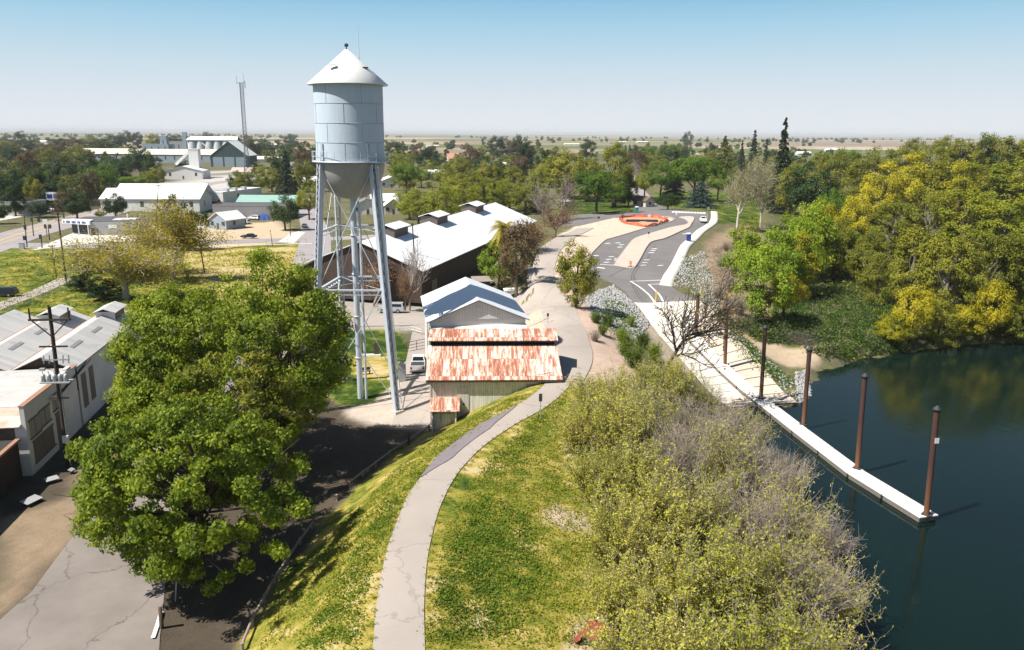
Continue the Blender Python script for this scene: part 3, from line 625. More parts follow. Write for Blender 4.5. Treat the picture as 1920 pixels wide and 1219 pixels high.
# ------------------------------------------------------------------ rusty shed beside the levee
GR = R(10.0)                             # the town grid leans this far from the view
gfx, grx = np.array([-math.sin(GR), math.cos(GR)]), np.array([math.cos(GR), math.sin(GR)])
def mat_rust(name, px=.68, row=2.6, bright=(.72, .64, .58), amt=.0):
    m, nt, bs, L = newmat(name); v = objc(nt); sp = N(nt, "ShaderNodeSeparateXYZ"); L(v, sp.inputs[0])
    cx = math_(nt, 'FLOOR', math_(nt, 'MULTIPLY', sp.outputs[0], 1 / px)); cy = math_(nt, 'FLOOR', math_(nt, 'MULTIPLY', sp.outputs[1], 1 / row))
    cb = N(nt, "ShaderNodeCombineXYZ"); L(cx, cb.inputs[0]); L(cy, cb.inputs[1]); wn = N(nt, "ShaderNodeTexWhiteNoise", noise_dimensions='2D'); L(cb.outputs[0], wn.inputs[0])
    mp = N(nt, "ShaderNodeMapping"); mp.inputs["Scale"].default_value = (2.4, .30, .30); L(v, mp.inputs[0])
    ad = N(nt, "ShaderNodeVectorMath", operation='ADD'); L(mp.outputs[0], ad.inputs[0]); sc_ = N(nt, "ShaderNodeVectorMath", operation='SCALE'); L(wn.outputs["Color"], sc_.inputs[0]); sc_.inputs[3].default_value = 7.; L(sc_.outputs[0], ad.inputs[1])
    n1 = noise(nt, 1.5, 6, .72, ad.outputs[0]).outputs[0]; n2 = noise(nt, 9, 4, .7, v).outputs[0]
    t = math_(nt, 'ADD', math_(nt, 'MULTIPLY', math_(nt, 'SUBTRACT', wn.outputs[0], .5), .42), math_(nt, 'ADD', math_(nt, 'MULTIPLY', math_(nt, 'SUBTRACT', n1, .5), 2.7), math_(nt, 'MULTIPLY', math_(nt, 'SUBTRACT', n2, .5), .9)))
    t = math_(nt, 'ADD', t, .5 + amt, True)
    rp = ramp(nt, [(0, bright), (.40, (.66, .52, .43)), (.54, (.55, .29, .20)), (.68, (.40, .15, .085)), (1, (.30, .095, .055))]); L(t, rp.inputs[0])
    fx = math_(nt, 'FRACT', math_(nt, 'MULTIPLY', sp.outputs[0], 1 / px)); e = math_(nt, 'LESS_THAN', fx, .045); fy = math_(nt, 'FRACT', math_(nt, 'MULTIPLY', sp.outputs[1], 1 / row)); e2 = math_(nt, 'LESS_THAN', fy, .018)
    L(mixc(nt, math_(nt, 'MULTIPLY', math_(nt, 'MAXIMUM', e, e2), .55), rp.outputs[0], (.20, .10, .07)), bs.inputs["Base Color"]); bs.inputs["Roughness"].default_value = .7
    wv = math_(nt, 'SINE', math_(nt, 'MULTIPLY', sp.outputs[0], 2 * math.pi / .17)); bump(nt, bs, wv, .35, .02); return m
def mat_boards(name, c, c2, w=.22, streak=1.0, axis=0):
    m, nt, bs, L = newmat(name); v = objc(nt); sp = N(nt, "ShaderNodeSeparateXYZ"); L(v, sp.inputs[0])
    u = math_(nt, 'ADD', sp.outputs[0], sp.outputs[1]) if axis == 0 else sp.outputs[2]
    cell = math_(nt, 'FLOOR', math_(nt, 'MULTIPLY', u, 1 / w)); wn = N(nt, "ShaderNodeTexWhiteNoise", noise_dimensions='1D'); L(cell, wn.inputs["W"])
    mp = N(nt, "ShaderNodeMapping"); mp.inputs["Scale"].default_value = (4, 4, .5) if axis == 0 else (.5, .5, 4); L(v, mp.inputs[0]); n1 = noise(nt, 1.4, 6, .75, mp.outputs[0]).outputs[0]; n2 = noise(nt, .5, 4, .6, v).outputs[0]
    t = math_(nt, 'ADD', math_(nt, 'ADD', math_(nt, 'MULTIPLY', math_(nt, 'SUBTRACT', n1, .5), 2.4 * streak), math_(nt, 'MULTIPLY', math_(nt, 'SUBTRACT', n2, .5), 1.2)), math_(nt, 'ADD', .12, math_(nt, 'MULTIPLY', wn.outputs[0], .3 * streak)), True)
    cc = mixc(nt, t, c, c2); e = math_(nt, 'LESS_THAN', math_(nt, 'FRACT', math_(nt, 'MULTIPLY', u, 1 / w)), .09)
    L(mixc(nt, math_(nt, 'MULTIPLY', e, .55), cc, tuple(q * .35 for q in c2)), bs.inputs["Base Color"]); bs.inputs["Roughness"].default_value = .85; bs.inputs["Specular IOR Level"].default_value = .2; return m
m_rust = mat_rust("rusted_sheet_iron"); m_shedw = mat_boards("peeling_boards", (.80, .775, .72), (.42, .385, .335), .24, 1.15)
m_whitew = mat_boards("white_boards", (.74, .72, .67), (.55, .53, .48), .3, .45); m_whitel = mat_boards("white_lap_boards", (.72, .70, .66), (.52, .50, .46), .2, .4, 1)
m_hole = M("dark_opening", (.02, .018, .016), .9, .2, 1); m_woodd = M("dark_wood", (.09, .065, .05), .85, .3, 2)
SHX, SHY = P(806, 797, Z0)[:2]
SW, SD = 14.4, 9.6
sh = thing("rusty_roof_shed", "weathered board shed with a streaky rusted iron roof at the foot of the grass levee", "shed", (SHX + .1, SHY, Z0), R(2.0))
part("wall", MB().prism([(0, 0), (SW - .5, 0), (SW - .5, SD), (0, SD)], 0, 5.35).add([(0, .01, 5.35), (0, SD - .01, 5.35), (0, SD * .55, 7.75), (SW - .5, .01, 5.35), (SW - .5, SD - .01, 5.35), (SW - .5, SD * .55, 7.75)], [(0, 1, 2), (3, 5, 4), (0, 2, 5, 3)]), m_shedw, sh)
RL = [(-.45, -.55, 5.28), (SW - .1, -.55, 5.28), (SW - .35, SD * .50, 7.72), (-.5, SD * .50, 7.72)]
rfo = part("roof", MB().slab(*RL, .09), m_rust, sh)
part("ridge_roof", MB().slab((-.5, SD * .46, 8.35), (SW - .25, SD * .46, 8.35), (SW - .25, SD * .78, 9.0), (-.5, SD * .78, 9.0), .09).slab((-.5, SD * .78, 9.0), (SW - .25, SD * .78, 9.0), (SW - .25, SD + .4, 6.3), (-.5, SD + .4, 6.3), .09), m_rust, sh)
part("vent_gap", MB().bb(-.2, SW - .6, SD * .52, SD * .76, 7.4, 8.3), m_hole, sh)
part("eave_board", MB().bb(-.4, SW - .15, -.5, -.44, 5.0, 5.2), m_woodd, sh)
b = MB()
for k in range(11): b.bb(.5 + k * 1.25, .62 + k * 1.25, -.42, 0, 5.05, 5.2)
part("rafter", b, m_woodd, sh)
d = part("door", MB().bb(2.9, 4.15, -.06, 0, 1.6, 4.3), mat_boards("door_boards", (.66, .64, .58), (.42, .40, .36), .3, .5), sh); part("latch", MB().bb(3.5, 3.7, -.1, -.06, 2.3, 2.5), m_dark, d)
part("window", MB().bb(10.4, 11.5, -.05, 0, 4.15, 4.6), M("grey_shutter", (.30, .31, .36), .8), sh)
part("trim", MB().bb(-.05, .12, -.05, .0, 0, 5.0), m_whitew, sh)
# lean-to porch in front of it
po = thing("porch_shed", "tiny lean-to with a small rusted roof against the peeling board shed wall", "lean-to", (SHX + .45, SHY - 2.3, Z0), R(2.0))
part("wall", MB().bb(.0, 2.6, .6, 1.9, 0, 2.2).bb(0, .15, 0, .6, 0, 2.3).bb(2.45, 2.6, 0, .6, 0, 2.3), m_shedw, po)
part("roof", MB().slab((-.25, -.25, 2.45), (2.95, -.25, 2.45), (2.95, 2.25, 3.2), (-.25, 2.25, 3.2), .07), m_rust, po)
part("panel", MB().bb(1.05, 2.0, .5, .58, .9, 1.95), m_whitew, po); part("door", MB().bb(.2, .85, .5, .585, 0, 1.95), M("pale_door", (.62, .63, .62), .8, .1, 2), po)

# ------------------------------------------------------------------ white gabled building behind it
WE = 8.6 - Z0
fl = P(803, 601, 8.6); fr = P(970, 594, 8.6)
WW, WL = 11.3, 14.6
wb = thing("white_gable_building", "large white board building with a pale metal gable roof standing behind the rusty shed", "building", (fl[0] + .25, fl[1] + .1, Z0), R(9.0))
part("wall", MB().prism([(0, 0), (WW, 0), (WW, WL), (0, WL)], 0, WE), m_whitel, wb)
part("gable", MB().add([(0.0, -.12, WE), (WW, -.12, WE), (WW / 2, -.12, WE + 2.3), (0, .1, WE), (WW, .1, WE), (WW / 2, .1, WE + 2.3)], [(0, 1, 2), (5, 4, 3), (0, 3, 4, 1)]), m_whitew, wb)
part("gable", MB().add([(0, WL, WE), (WW, WL, WE), (WW / 2, WL, WE + 2.3)], [(2, 1, 0)]), m_whitew, wb)
m_wroof = M("pale_metal_roof", (.70, .72, .75), .45, .07, .5, .0, .04)
part("roof", MB().slab((-.5, -.5, WE - .13), (WW / 2, -.5, WE + 2.42), (WW / 2, WL + .4, WE + 2.42), (-.5, WL + .4, WE - .13), .08).slab((WW / 2, -.5, WE + 2.42), (WW + .5, -.5, WE - .13), (WW + .5, WL + .4, WE - .13), (WW / 2, WL + .4, WE + 2.42), .08), m_wroof, wb)
part("canopy", MB().slab((.0, -1.15, WE - 1.25), (WW + .1, -1.15, WE - 1.25), (WW + .1, -.0, WE - .75), (.0, 0, WE - .75), .3), m_whitew, wb)
for x in (.9, 4.6, 8.1): part("door", MB().bb(x, x + 2.9, -.05, .0, 0, WE - 3.3).bb(x + 1.42, x + 1.48, -.07, -.05, 0, WE - 3.3), m_whitew, wb)
part("vent", MB().bb(WW / 2 - .22, WW / 2 + .22, -.2, -.12, WE + .85, WE + 1.5), m_whitew, wb)
b = MB()
for s in (-1, 1): b.bar((WW / 2, -.45, WE + 2.32), (WW / 2 + s * (WW / 2 + .45), -.45, WE - .2), .06, .16)
part("barge_board", b, M("blue_grey_trim", (.16, .19, .26), .6), wb)

# ------------------------------------------------------------------ long barn
be0, be1 = P(794, 508.5, 5.2), P(1007, 414, 5.2); bdir = (be1 - be0)[:2]; BL = float(np.linalg.norm(bdir)); brz = math.atan2(bdir[1], bdir[0]) - math.pi / 2
BH = 12.7; barn = thing("long_barn", "very long barn with a bright white metal roof, dark brown walls and three ridge vents", "barn", (be0[0], be0[1], Z0), brz)
m_bwall = mat_boards("brown_barn_boards", (.085, .06, .048), (.05, .038, .03), .4, .5); m_broof = M("white_barn_roof", (.80, .80, .80), .5, .05, .2, 0, .03)
EZ, RZ = 5.2 - Z0, 10.2 - Z0
part("wall", MB().prism([(-2 * BH + .6, .5), (-.6, .5), (-.6, BL - .5), (-2 * BH + .6, BL - .5)], 0, EZ - .15).add([(-2 * BH + .6, .5, EZ - .15), (-.6, .5, EZ - .15), (-BH, .5, RZ - .2), (-2 * BH + .6, BL - .5, EZ - .15), (-.6, BL - .5, EZ - .15), (-BH, BL - .5, RZ - .2)], [(0, 1, 2), (5, 4, 3)]), m_bwall, barn)
part("roof", MB().slab((-BH, 0, RZ), (0, 0, EZ), (0, BL, EZ), (-BH, BL, RZ), .15).slab((-2 * BH, 0, EZ), (-BH, 0, RZ), (-BH, BL, RZ), (-2 * BH, BL, EZ), .15), m_broof, barn)
for t in (.17, .44, .76):
    y = BL * t; cu = part("cupola", MB().bb(-BH - 2.0, -BH + 2.0, y - 3.6, y + 3.6, RZ - 1.2, RZ + 1.15), M("cupola_boards", (.12, .10, .09), .8), barn)
    part("cupola_roof", MB().slab((-BH, y - 4, RZ + 1.9), (-BH + 2.5, y - 4, RZ + 1.1), (-BH + 2.5, y + 4, RZ + 1.1), (-BH, y + 4, RZ + 1.9), .12).slab((-BH - 2.5, y - 4, RZ + 1.1), (-BH, y - 4, RZ + 1.9), (-BH, y + 4, RZ + 1.9), (-BH - 2.5, y + 4, RZ + 1.1), .12), m_broof, cu)
part("door", MB().bb(-.62, -.56, 6, 8.6, 0, 3.4), M("faded_door", (.22, .18, .15), .85), barn)
# ------------------------------------------------------------------ left warehouses
def mat_sheet(name, c, c2, rust=.2, px=.8):
    m, nt, bs, L = newmat(name); v = objc(nt); sp = N(nt, "ShaderNodeSeparateXYZ"); L(v, sp.inputs[0])
    cy = math_(nt, 'FLOOR', math_(nt, 'MULTIPLY', sp.outputs[1], 1 / px)); wn = N(nt, "ShaderNodeTexWhiteNoise", noise_dimensions='1D'); L(cy, wn.inputs["W"])
    mp = N(nt, "ShaderNodeMapping"); mp.inputs["Scale"].default_value = (.3, 1.2, .3); L(v, mp.inputs[0]); n1 = noise(nt, 1.0, 6, .7, mp.outputs[0]).outputs[0]; n2 = noise(nt, .35, 5, .7, v).outputs[0]
    cc = mixc(nt, math_(nt, 'ADD', math_(nt, 'MULTIPLY', n1, .9), math_(nt, 'MULTIPLY', math_(nt, 'SUBTRACT', wn.outputs[0], .5), .5), True), c, c2)
    t = math_(nt, 'MULTIPLY', math_(nt, 'SUBTRACT', n2, 1 - .38 - rust), 6., True); cc = mixc(nt, math_(nt, 'MULTIPLY', t, .7), cc, (.36, .17, .09))
    e = math_(nt, 'LESS_THAN', math_(nt, 'FRACT', math_(nt, 'MULTIPLY', sp.outputs[1], 1 / px)), .05); L(mixc(nt, math_(nt, 'MULTIPLY', e, .3), cc, (.3, .27, .25)), bs.inputs["Base Color"])
    bs.inputs["Roughness"].default_value = .6; bump(nt, bs, math_(nt, 'SINE', math_(nt, 'MULTIPLY', sp.outputs[1], 2 * math.pi / .2)), .3, .02); return m
m_wsheet = mat_sheet("old_white_sheet", (.60, .585, .565), (.42, .40, .38), .02)
m_wsheet2 = mat_sheet("rust_edged_sheet", (.66, .60, .54), (.50, .33, .23), .12)
m_plaster = M("stained_plaster", (.62, .61, .58), .9, .22, .35, fine=.1)
m_gablew = mat_boards("black_tin", (.05, .042, .036), (.13, .075, .045), .25, .8)
m_rim = M("rusty_coping", (.36, .20, .13), .85, .35, 2)
WX, WY = P(62, 892, Z0)[:2]; WRZ = R(9.5)
def wl_(u, v): return None
ware = thing("warehouse", "row of low white sheet metal sawtooth sheds with dark gable ends behind the plastered wall", "warehouse", (WX, WY, Z0), WRZ)
Y0, Y1, GW = 13.2, 38.0, 6.3
m_glass = M("dark_glass", (.03, .035, .06), .25, .2, 1)
for k in range(5):
    xr, xl = -k * GW, -(k + 1) * GW; xm = (xr + xl) / 2; ze, zr = 6.5, 7.95
    if k == 0: ze0 = 6.4
    part("roof", MB().slab((xm, Y0 - .5, zr), (xr, Y0 - .5, ze), (xr, Y1, ze), (xm, Y1, zr), .08).slab((xl, Y0 - .5, ze), (xm, Y0 - .5, zr), (xm, Y1, zr), (xl, Y1, ze), .08), m_wsheet, ware)
    part("gable", MB().add([(xl, Y0, 4), (xr, Y0, 4), (xr, Y0, ze - .1), (xm, Y0, zr - .1), (xl, Y0, ze - .1)], [(0, 1, 2, 3, 4)]), m_gablew, ware)
    part("gutter", MB().bb(xl - .1, xl + .1, Y0, Y1, ze - .02, ze + .05), m_rim, ware)
    if k < 2:
        dm = part("dormer", MB().bb(xm - .8, xm + 1.5, Y1 - 5.5 - k, Y1 - 1.5 - k, zr - .8, zr + .45), m_wsheet, ware)
        part("dormer_roof", MB().slab((xm - 1.1, Y1 - 6 - k, zr + .42), (xm + .3, Y1 - 6 - k, zr + .95), (xm + .3, Y1 - 1 - k, zr + .95), (xm - 1.1, Y1 - 1 - k, zr + .42), .08).slab((xm + .3, Y1 - 6 - k, zr + .95), (xm + 1.8, Y1 - 6 - k, zr + .42), (xm + 1.8, Y1 - 1 - k, zr + .42), (xm + .3, Y1 - 1 - k, zr + .95), .08), m_wsheet, dm)
        part("dormer_window", MB().bb(xm + 1.5, xm + 1.56, Y1 - 5.2 - k, Y1 - 1.8 - k, zr - .6, zr + .36), m_glass, dm)
    for (yy, ln_) in ((Y0 + 5, 3.2), (Y0 + 12, 3.0)):
        if k < 4: part("skylight", MB().slab((xm + .9, yy, zr - .37), (xm + 1.3, yy, zr - .55), (xm + 1.3, yy + ln_, zr - .55), (xm + .9, yy + ln_, zr - .37), .02), M("dirty_skylight", (.3, .29, .28), .5), ware)
part("wall", MB().bb(-.35, 0, Y0 + .2, Y1, 0, 6.35).bb(-5 * GW, 0, Y1, Y1 + .3, 0, 6.3), m_plaster, ware)
part("rear_yard_roof", MB().slab((-34, Y1 + .4, 5.5), (-1, Y1 + .4, 5.5), (-1, Y1 + 7, 4.9), (-34, Y1 + 7, 4.9), .1), M("grey_tin", (.40, .38, .36), .7, .25, 1), ware)
front = thing("plastered_warehouse", "flat roofed plastered warehouse with boarded windows and stepped parapet facing the dirt alley", "warehouse", (WX, WY, Z0), WRZ)
fw = part("wall", MB().bb(-.4, 0, 0, Y0 - .3, 0, 6.7).bb(-.4, 0, Y0 - 2.6, Y0 - 1.4, 6.7, 7.1).bb(-.4, 0, Y0 - 4.4, Y0 - 2.6, 6.7, 6.9).bb(-30, -.4, 0, .3, 0, 4.9), m_plaster, front)
part("coping", MB().bb(-.46, .06, -.05, Y0 - 4.5, 6.7, 6.78).bb(-.46, .06, Y0 - 1.38, Y0 + .3, 6.7, 6.78), m_rim, front)
part("roof", MB().slab((-30, 3.2, 5.7), (-.4, 3.2, 5.7), (-.4, Y0 - .4, 6.6), (-30, Y0 - .4, 6.6), .1), m_wsheet, front)
part("lower_roof", MB().slab((-30, -.5, 4.95), (-.4, -.5, 4.95), (-.4, 3.2, 5.66), (-30, 3.2, 5.66), .08), m_wsheet2, front)
m_board = M("window_board", (.16, .14, .11), .85, .3, 1.2); m_paneb = M("dusty_pane", (.28, .27, .22), .6, .2, 1)
for (y0, y1, z0, z1, mm) in [(.6, 2.9, 3.4, 5.0, m_paneb), (3.0, 5.4, 3.6, 5.1, m_paneb), (.9, 5.6, .9, 2.9, m_board), (6.5, 7.7, .2, 3.6, m_board), (6.2, 7.6, 4.1, 5.6, m_paneb)]:
    wn_ = part("window", MB().bb(0, .03, y0, y1, z0, z1), mm, front); part("frame", MB().bb(0, .08, y0 - .1, y1 + .1, z1, z1 + .12).bb(0, .12, y0 - .1, y1 + .1, z0 - .12, z0).bb(0, .06, (y0 + y1) / 2 - .04, (y0 + y1) / 2 + .04, z0, z1), m_board, wn_)
part("lamp_box", MB().bb(.0, .5, 5.7, 6.1, 5.4, 5.8), m_whitew, front)
for (y0, y1, z0, z1) in [(14.2, 15.6, 1.6, 5.4), (16.6, 18.0, 1.7, 5.5)]:
    part("window", MB().bb(0, .03, y0, y1, z0, z1), m_board, ware)
part("pipe", MB().bar((.14, Y0 - 5, 5.3), (.14, Y0 + 4, 6.4), .16), m_woodd, ware)
part("corrugated_wall", MB().bb(-28, -1.0, -.04, .0, 0, 4.85), M("rusted_corrugation", (.13, .085, .065), .8, .5, 1.5), front)
lowb = thing("dark_low_shed", "low dark brown shed with rusty roof edge at the plastered warehouse's near end", "shed", (WX - .5, WY - .4, Z0), WRZ)
m_lowt = mat_boards("dark_tin", (.045, .035, .03), (.10, .06, .045), .2, .8)
part("wall", MB().bb(-25, -.2, -17, 0, 0, 3.6), m_lowt, lowb); part("roof_edge", MB().bb(-25.2, 0, -17.2, -16.9, 3.6, 3.75).bb(-.35, .05, -17.2, 0, 3.6, 3.8), m_rim, lowb); part("roof", MB().bb(-25, -.36, -16.9, 0, 3.6, 3.68), M("black_felt", (.05, .045, .042), .9, .3, 1), lowb)
part("stove_pipe", MB().bb(-3.4, -2.9, -2.5, -2.0, 3.68, 4.8), M("brick_stack", (.30, .12, .08), .85, .3, 3), lowb)

# ------------------------------------------------------------------ utility poles
m_pole = M("creosote_pole", (.055, .042, .034), .85, .35, 2); m_steel = M("galvanised_fitting", (.42, .44, .45), .5, .15, 2, .3); m_insul = M("insulator", (.30, .32, .34), .35, .1, 1)
def pole(name, label, x, y, z, h, rz=0, r0=.2, group=None, arms=((.3, 2.6),), lean=(0, 0), extra=False):
    t = thing(name, label, "utility pole", (x, y, z), rz, group)
    part("post", MB().tube([(0, 0, -.4), (lean[0] * .5, lean[1] * .5, h * .5), (lean[0], lean[1], h)], [r0, r0 * .85, r0 * .62], 9), m_pole, t)
    for dz, wd in arms:
        a = part("crossarm", MB().bb(lean[0] - wd / 2, lean[0] + wd / 2, -.22, -.08, h - dz - .07, h - dz + .07), m_pole, t); b = MB()
        for k in (-1, -.45, .45, 1): b.tube([(lean[0] + k * wd * .46, -.15, h - dz + .07), (lean[0] + k * wd * .46, -.15, h - dz + .32)], [.04, .06], 6)
        if wd > 1.2:
            for k in (-1, -.45, .45, 1): part("insulator", MB().tube([(lean[0] + k * wd * .46, -.15, h - dz + .07), (lean[0] + k * wd * .46, -.15, h - dz + .32)], [.04, .06], 6), m_insul, a)
    return t
bx, by, _ = P(128, 872, Z0)
up = thing("utility_pole", "dark utility pole with a bank of transformers and three insulator posts beside the warehouse wall", "utility pole", (bx, by, Z0), R(5))
UH = 15.4; LX = .15
part("post", MB().tube([(0, 0, -.4), (LX * .5, 0, UH * .5), (LX, 0, UH)], [.23, .2, .15], 10), m_pole, up)
ca = part("crossarm", MB().bb(-1.75, 1.95, -.2, -.06, UH - 1.25, UH - 1.08), m_pole, up)
for k in (-1.6, .12, 1.8): part("insulator", MB().tube([(k, -.1, UH - 1.08), (k, -.1, UH - (.0 if k != .12 else -.25) - .05)], [.09, .07], 8), m_pole, ca)
part("brace", MB().bar((-1.5, -.1, UH - 1.2), (.05, -.1, UH - 2.7), .09).bar((1.7, -.1, UH - 1.2), (.2, -.1, UH - 2.7), .09), m_pole, up)
ca = part("crossarm", MB().bb(-1.1, 1.4, -.2, -.08, UH - 3.75, UH - 3.6), m_pole, up)
ca = part("cutout_arm", MB().bb(-1.0, 1.4, -.2, -.08, UH - 5.0, UH - 4.88), m_steel, up)
for k in (-.9, -.4, .8, 1.3): part("cutout", MB().tube([(k, -.15, UH - 5.3), (k + .08, -.15, UH - 4.5)], .05, 6), m_insul, ca)
rk = part("transformer_rack", MB().bb(-1.15, 1.45, -.9, .2, UH - 7.0, UH - 6.9), m_steel, up)
for k in range(5): part("transformer", MB().lathe([(.02, UH - 6.9), (.2, UH - 6.9), (.2, UH - 6.3), (.12, UH - 6.22), (.05, UH - 6.2), (.04, UH - 5.95)], 10, (-.95 + k * .5, -.5, 0)), m_steel, rk)
part("crossarm", MB().bb(-.8, .9, -.16, -.06, UH - 8.7, UH - 8.6), m_pole, up)
part("conduit", MB().tube([(.26, -.1, 0), (.24, -.1, 8.6)], .05, 6), m_steel, up); part("meter_box", MB().bb(.0, .5, -.5, -.2, 2.4, 3.1), m_whitew, up); part("street_lamp", MB().bar((-.1, 0, 9.4), (-.9, -.3, 9.7), .06).box((-1.0, -.35, 9.62), (.45, .3, .22)), m_steel, up)
# town poles: pixel base, pixel top
def px_pole(bp, tp, label, rz=.1, arms=((.3, 2.4),), r0=.16):
    g = G(*bp); q = PD(tp[0], tp[1], g[1]); return pole("utility_pole", label, g[0], g[1], g[2], q[2] - g[2], rz, r0, "utility poles around the town", arms, (q[0] - g[0], 0))
px_pole((124, 528), (108, 398), "tall utility pole with crossarms beside the fenced lane by the green field", .1, ((.4, 2.6), (1.6, 1.2)), .2)
px_pole((106, 522), (97, 460), "short bare pole standing in the grass field left of the taller crossarm pole", 0, ((.2, 1.4),), .12)
px_pole((384, 512), (370, 430), "dark pole with a crossarm among the yellow sycamore's right side", .1, ((.6, 2.6),), .15)
px_pole((187, 480), (183, 430), "thin dark post on the field edge in front of the corner store", 0, ((.1, .5),), .11)
px_pole((511, 462), (507, 432), "short dark post at the roadside right of the dry lot", 0, ((.1, .4),), .1)
px_pole((545, 443), (541, 366), "grey street light pole on the pavement corner by the dark round tree", 0, ((.1, 1.8),), .13)
px_pole((782, 560), (773, 418), "dark pole with a grey transformer at the near corner of the white roofed barn", 0, ((.3, .6),), .17)
px_pole((998, 392), (990, 352), "distant pole between the willow trees and the white barn roof", 0, ((.3, 1.6),), .15)
px_pole((434, 372), (432, 338), "pole at the right end of the flat white roofed store", 0, ((.2, 1.2),), .15)
px_pole((308, 352), (307, 318), "slim pole by the street in front of the white machine shop", 0, ((.2, 1.2),), .15)
px_pole((290, 455), (297, 346), "tall slim pole behind the golden sycamore crown", 0, ((.3, 1.6),), .15)
px_pole((98, 395), (98, 373), "thin pole behind the intersection near the billboard", 0, ((.2, .6),), .12)

# ------------------------------------------------------------------ traffic signals
def signal(bp, tp, label, arm=None, heads=()):
    g = G(*bp); q = PD(tp[0], tp[1], g[1]); h = q[2] - g[2]; t = thing("traffic_signal", label, "traffic light", tuple(g), 0, "traffic lights at the crossing")
    part("post", MB().tube([(0, 0, 0), (q[0] - g[0], 0, h)], [.16, .11], 8), m_dark, t)
    if arm: part("arm", MB().tube([(q[0] - g[0], 0, h - .6), (arm, .5, h - .3)], [.09, .05], 6), m_dark, t)
    for (x, z) in heads: part("signal_head", MB().bb(x - .28, x + .28, -.3, .1, z - .6, z + .6), m_dark, t)
    return t
signal((51, 464), (45, 404), "traffic signal with a long arm at the edge of the green field", 4.5, ((-.4, 2.6), (4.2, 7.6), (.2, 5.5)))
signal((63, 443), (59, 400), "dark signal mast across the street from the grass field", 2.6, ((2.4, 6.4), (.1, 5.0)))
signal((79, 466), (77, 442), "short pedestrian signal post nearest the store's white pavement", None, ((0, 3.2),))
signal((93, 450), (90, 422), "signal post with two side heads in front of the store", None, ((-.7, 4.0), (.7, 4.0)))
g = G(42, 467); cab = thing("control_cabinet", "small grey signal cabinet by the crossing at the field corner", "cabinet", tuple(g)); part("body", MB().bb(-.6, .6, -.4, .4, 0, 1.6), m_steel, cab); part("plinth", MB().bb(-.7, .7, -.5, .5, -.1, .08), m_kerb, cab); part("lid", MB().bb(-.66, .66, -.46, .46, 1.6, 1.68), m_steel, cab)

# ------------------------------------------------------------------ dock and pilings
m_deck = mat_boards("pale_deck", (.80, .76, .69), (.66, .60, .53), .35, .35); m_float = M("dock_float", (.20, .18, .16), .8, .3, 2)
DOCK = [((1312, 627), .35), ((1340, 655), -1.1), ((1373, 688), -2.4), ((1405, 716), -3.1), ((1436, 745), -3.35), ((1515, 805), -3.4), ((1622, 884), -3.4), ((1760, 966), -3.4)]
dl = [P(a[0], a[1] + 4, max(-3.4, G(a[0], a[1] + 4)[2] + .55)) if i < 4 else P(a[0], a[1], z) for i, (a, z) in enumerate(DOCK)]   # far edge of the deck
dock = thing("floating_dock", "long narrow white boarding dock running down the ramp out onto the river", "dock", (0, 0, 0))
DW = 2.0
DN = []
for i, p in enumerate(dl):
    a, b_ = dl[max(i - 1, 0)], dl[min(i + 1, len(dl) - 1)]; t = (b_ - a)[:2]; t = t / np.linalg.norm(t); DN.append(np.array([-t[1] * -1, t[0] * -1]) * -1 if False else np.array([t[1], -t[0]]))
DN = [n if n[0] < 0 else -n for n in DN]
for i in range(len(dl) - 1):
    n = int(max(1, round(np.linalg.norm(dl[i + 1] - dl[i]) / 6)))
    for k in range(n):
        g = .04 / np.linalg.norm(dl[i + 1] - dl[i]) * n
        a = dl[i] + (dl[i + 1] - dl[i]) * (k + g) / n; b_ = dl[i] + (dl[i + 1] - dl[i]) * (k + 1 - g) / n
        na = DN[i] + (DN[i + 1] - DN[i]) * k / n; nb = DN[i] + (DN[i + 1] - DN[i]) * (k + 1) / n
        c, d = b_.copy(), a.copy(); c[:2] += nb * DW; d[:2] += na * DW
        zq = Vector((0, 0, .08)); ring = [Vector(p) for p in (a, b_, c, d)]
        s = part("deck_section", MB().slab(*ring[::-1], .1) if (Vector(b_) - Vector(a)).cross(Vector(d) - Vector(a)).z < 0 else MB().slab(*ring, .1), m_deck, dock)
        lo = [p - Vector((0, 0, .14)) for p in ring]; dn = Vector((0, 0, -.42)); ctr = sum(lo, Vector()) / 4; lo = [ctr + (p - ctr) * .95 for p in lo]
        part("float", MB().add(lo + [p + dn for p in lo], [(0, 1, 2, 3), (7, 6, 5, 4), (0, 4, 5, 1), (1, 5, 6, 2), (2, 6, 7, 3), (3, 7, 4, 0)]), m_float, s)
def mat_piling():
    m, nt, bs, L = newmat("rusted_steel_piling"); v = objc(nt); mp = N(nt, "ShaderNodeMapping"); mp.inputs["Scale"].default_value = (2, 2, .35); L(v, mp.inputs[0]); n1 = noise(nt, 1.3, 5, .7, mp.outputs[0]).outputs[0]
    sp = N(nt, "ShaderNodeSeparateXYZ"); L(v, sp.inputs[0]); lowk = math_(nt, 'SUBTRACT', 1.0, math_(nt, 'MULTIPLY', sp.outputs[2], 1 / 5.0), True)
    cc = mixc(nt, n1, (.045, .021, .018), (.105, .042, .032)); L(mixc(nt, math_(nt, 'MULTIPLY', lowk, .6), cc, (.26, .11, .045)), bs.inputs["Base Color"]); bs.inputs["Roughness"].default_value = .75; bump(nt, bs, n1, .2, .02); return m
m_pil = mat_piling()
PIL = [((1305, 627), (1309, 553), -.3), ((1360, 684), (1363, 584), -2.0), ((1427, 748), (1435, 614), -3.4), ((1507, 796), (1518, 655), -3.4), ((1608, 878), (1622, 705), -3.4), ((1738, 965), (1757, 767), -3.4)]
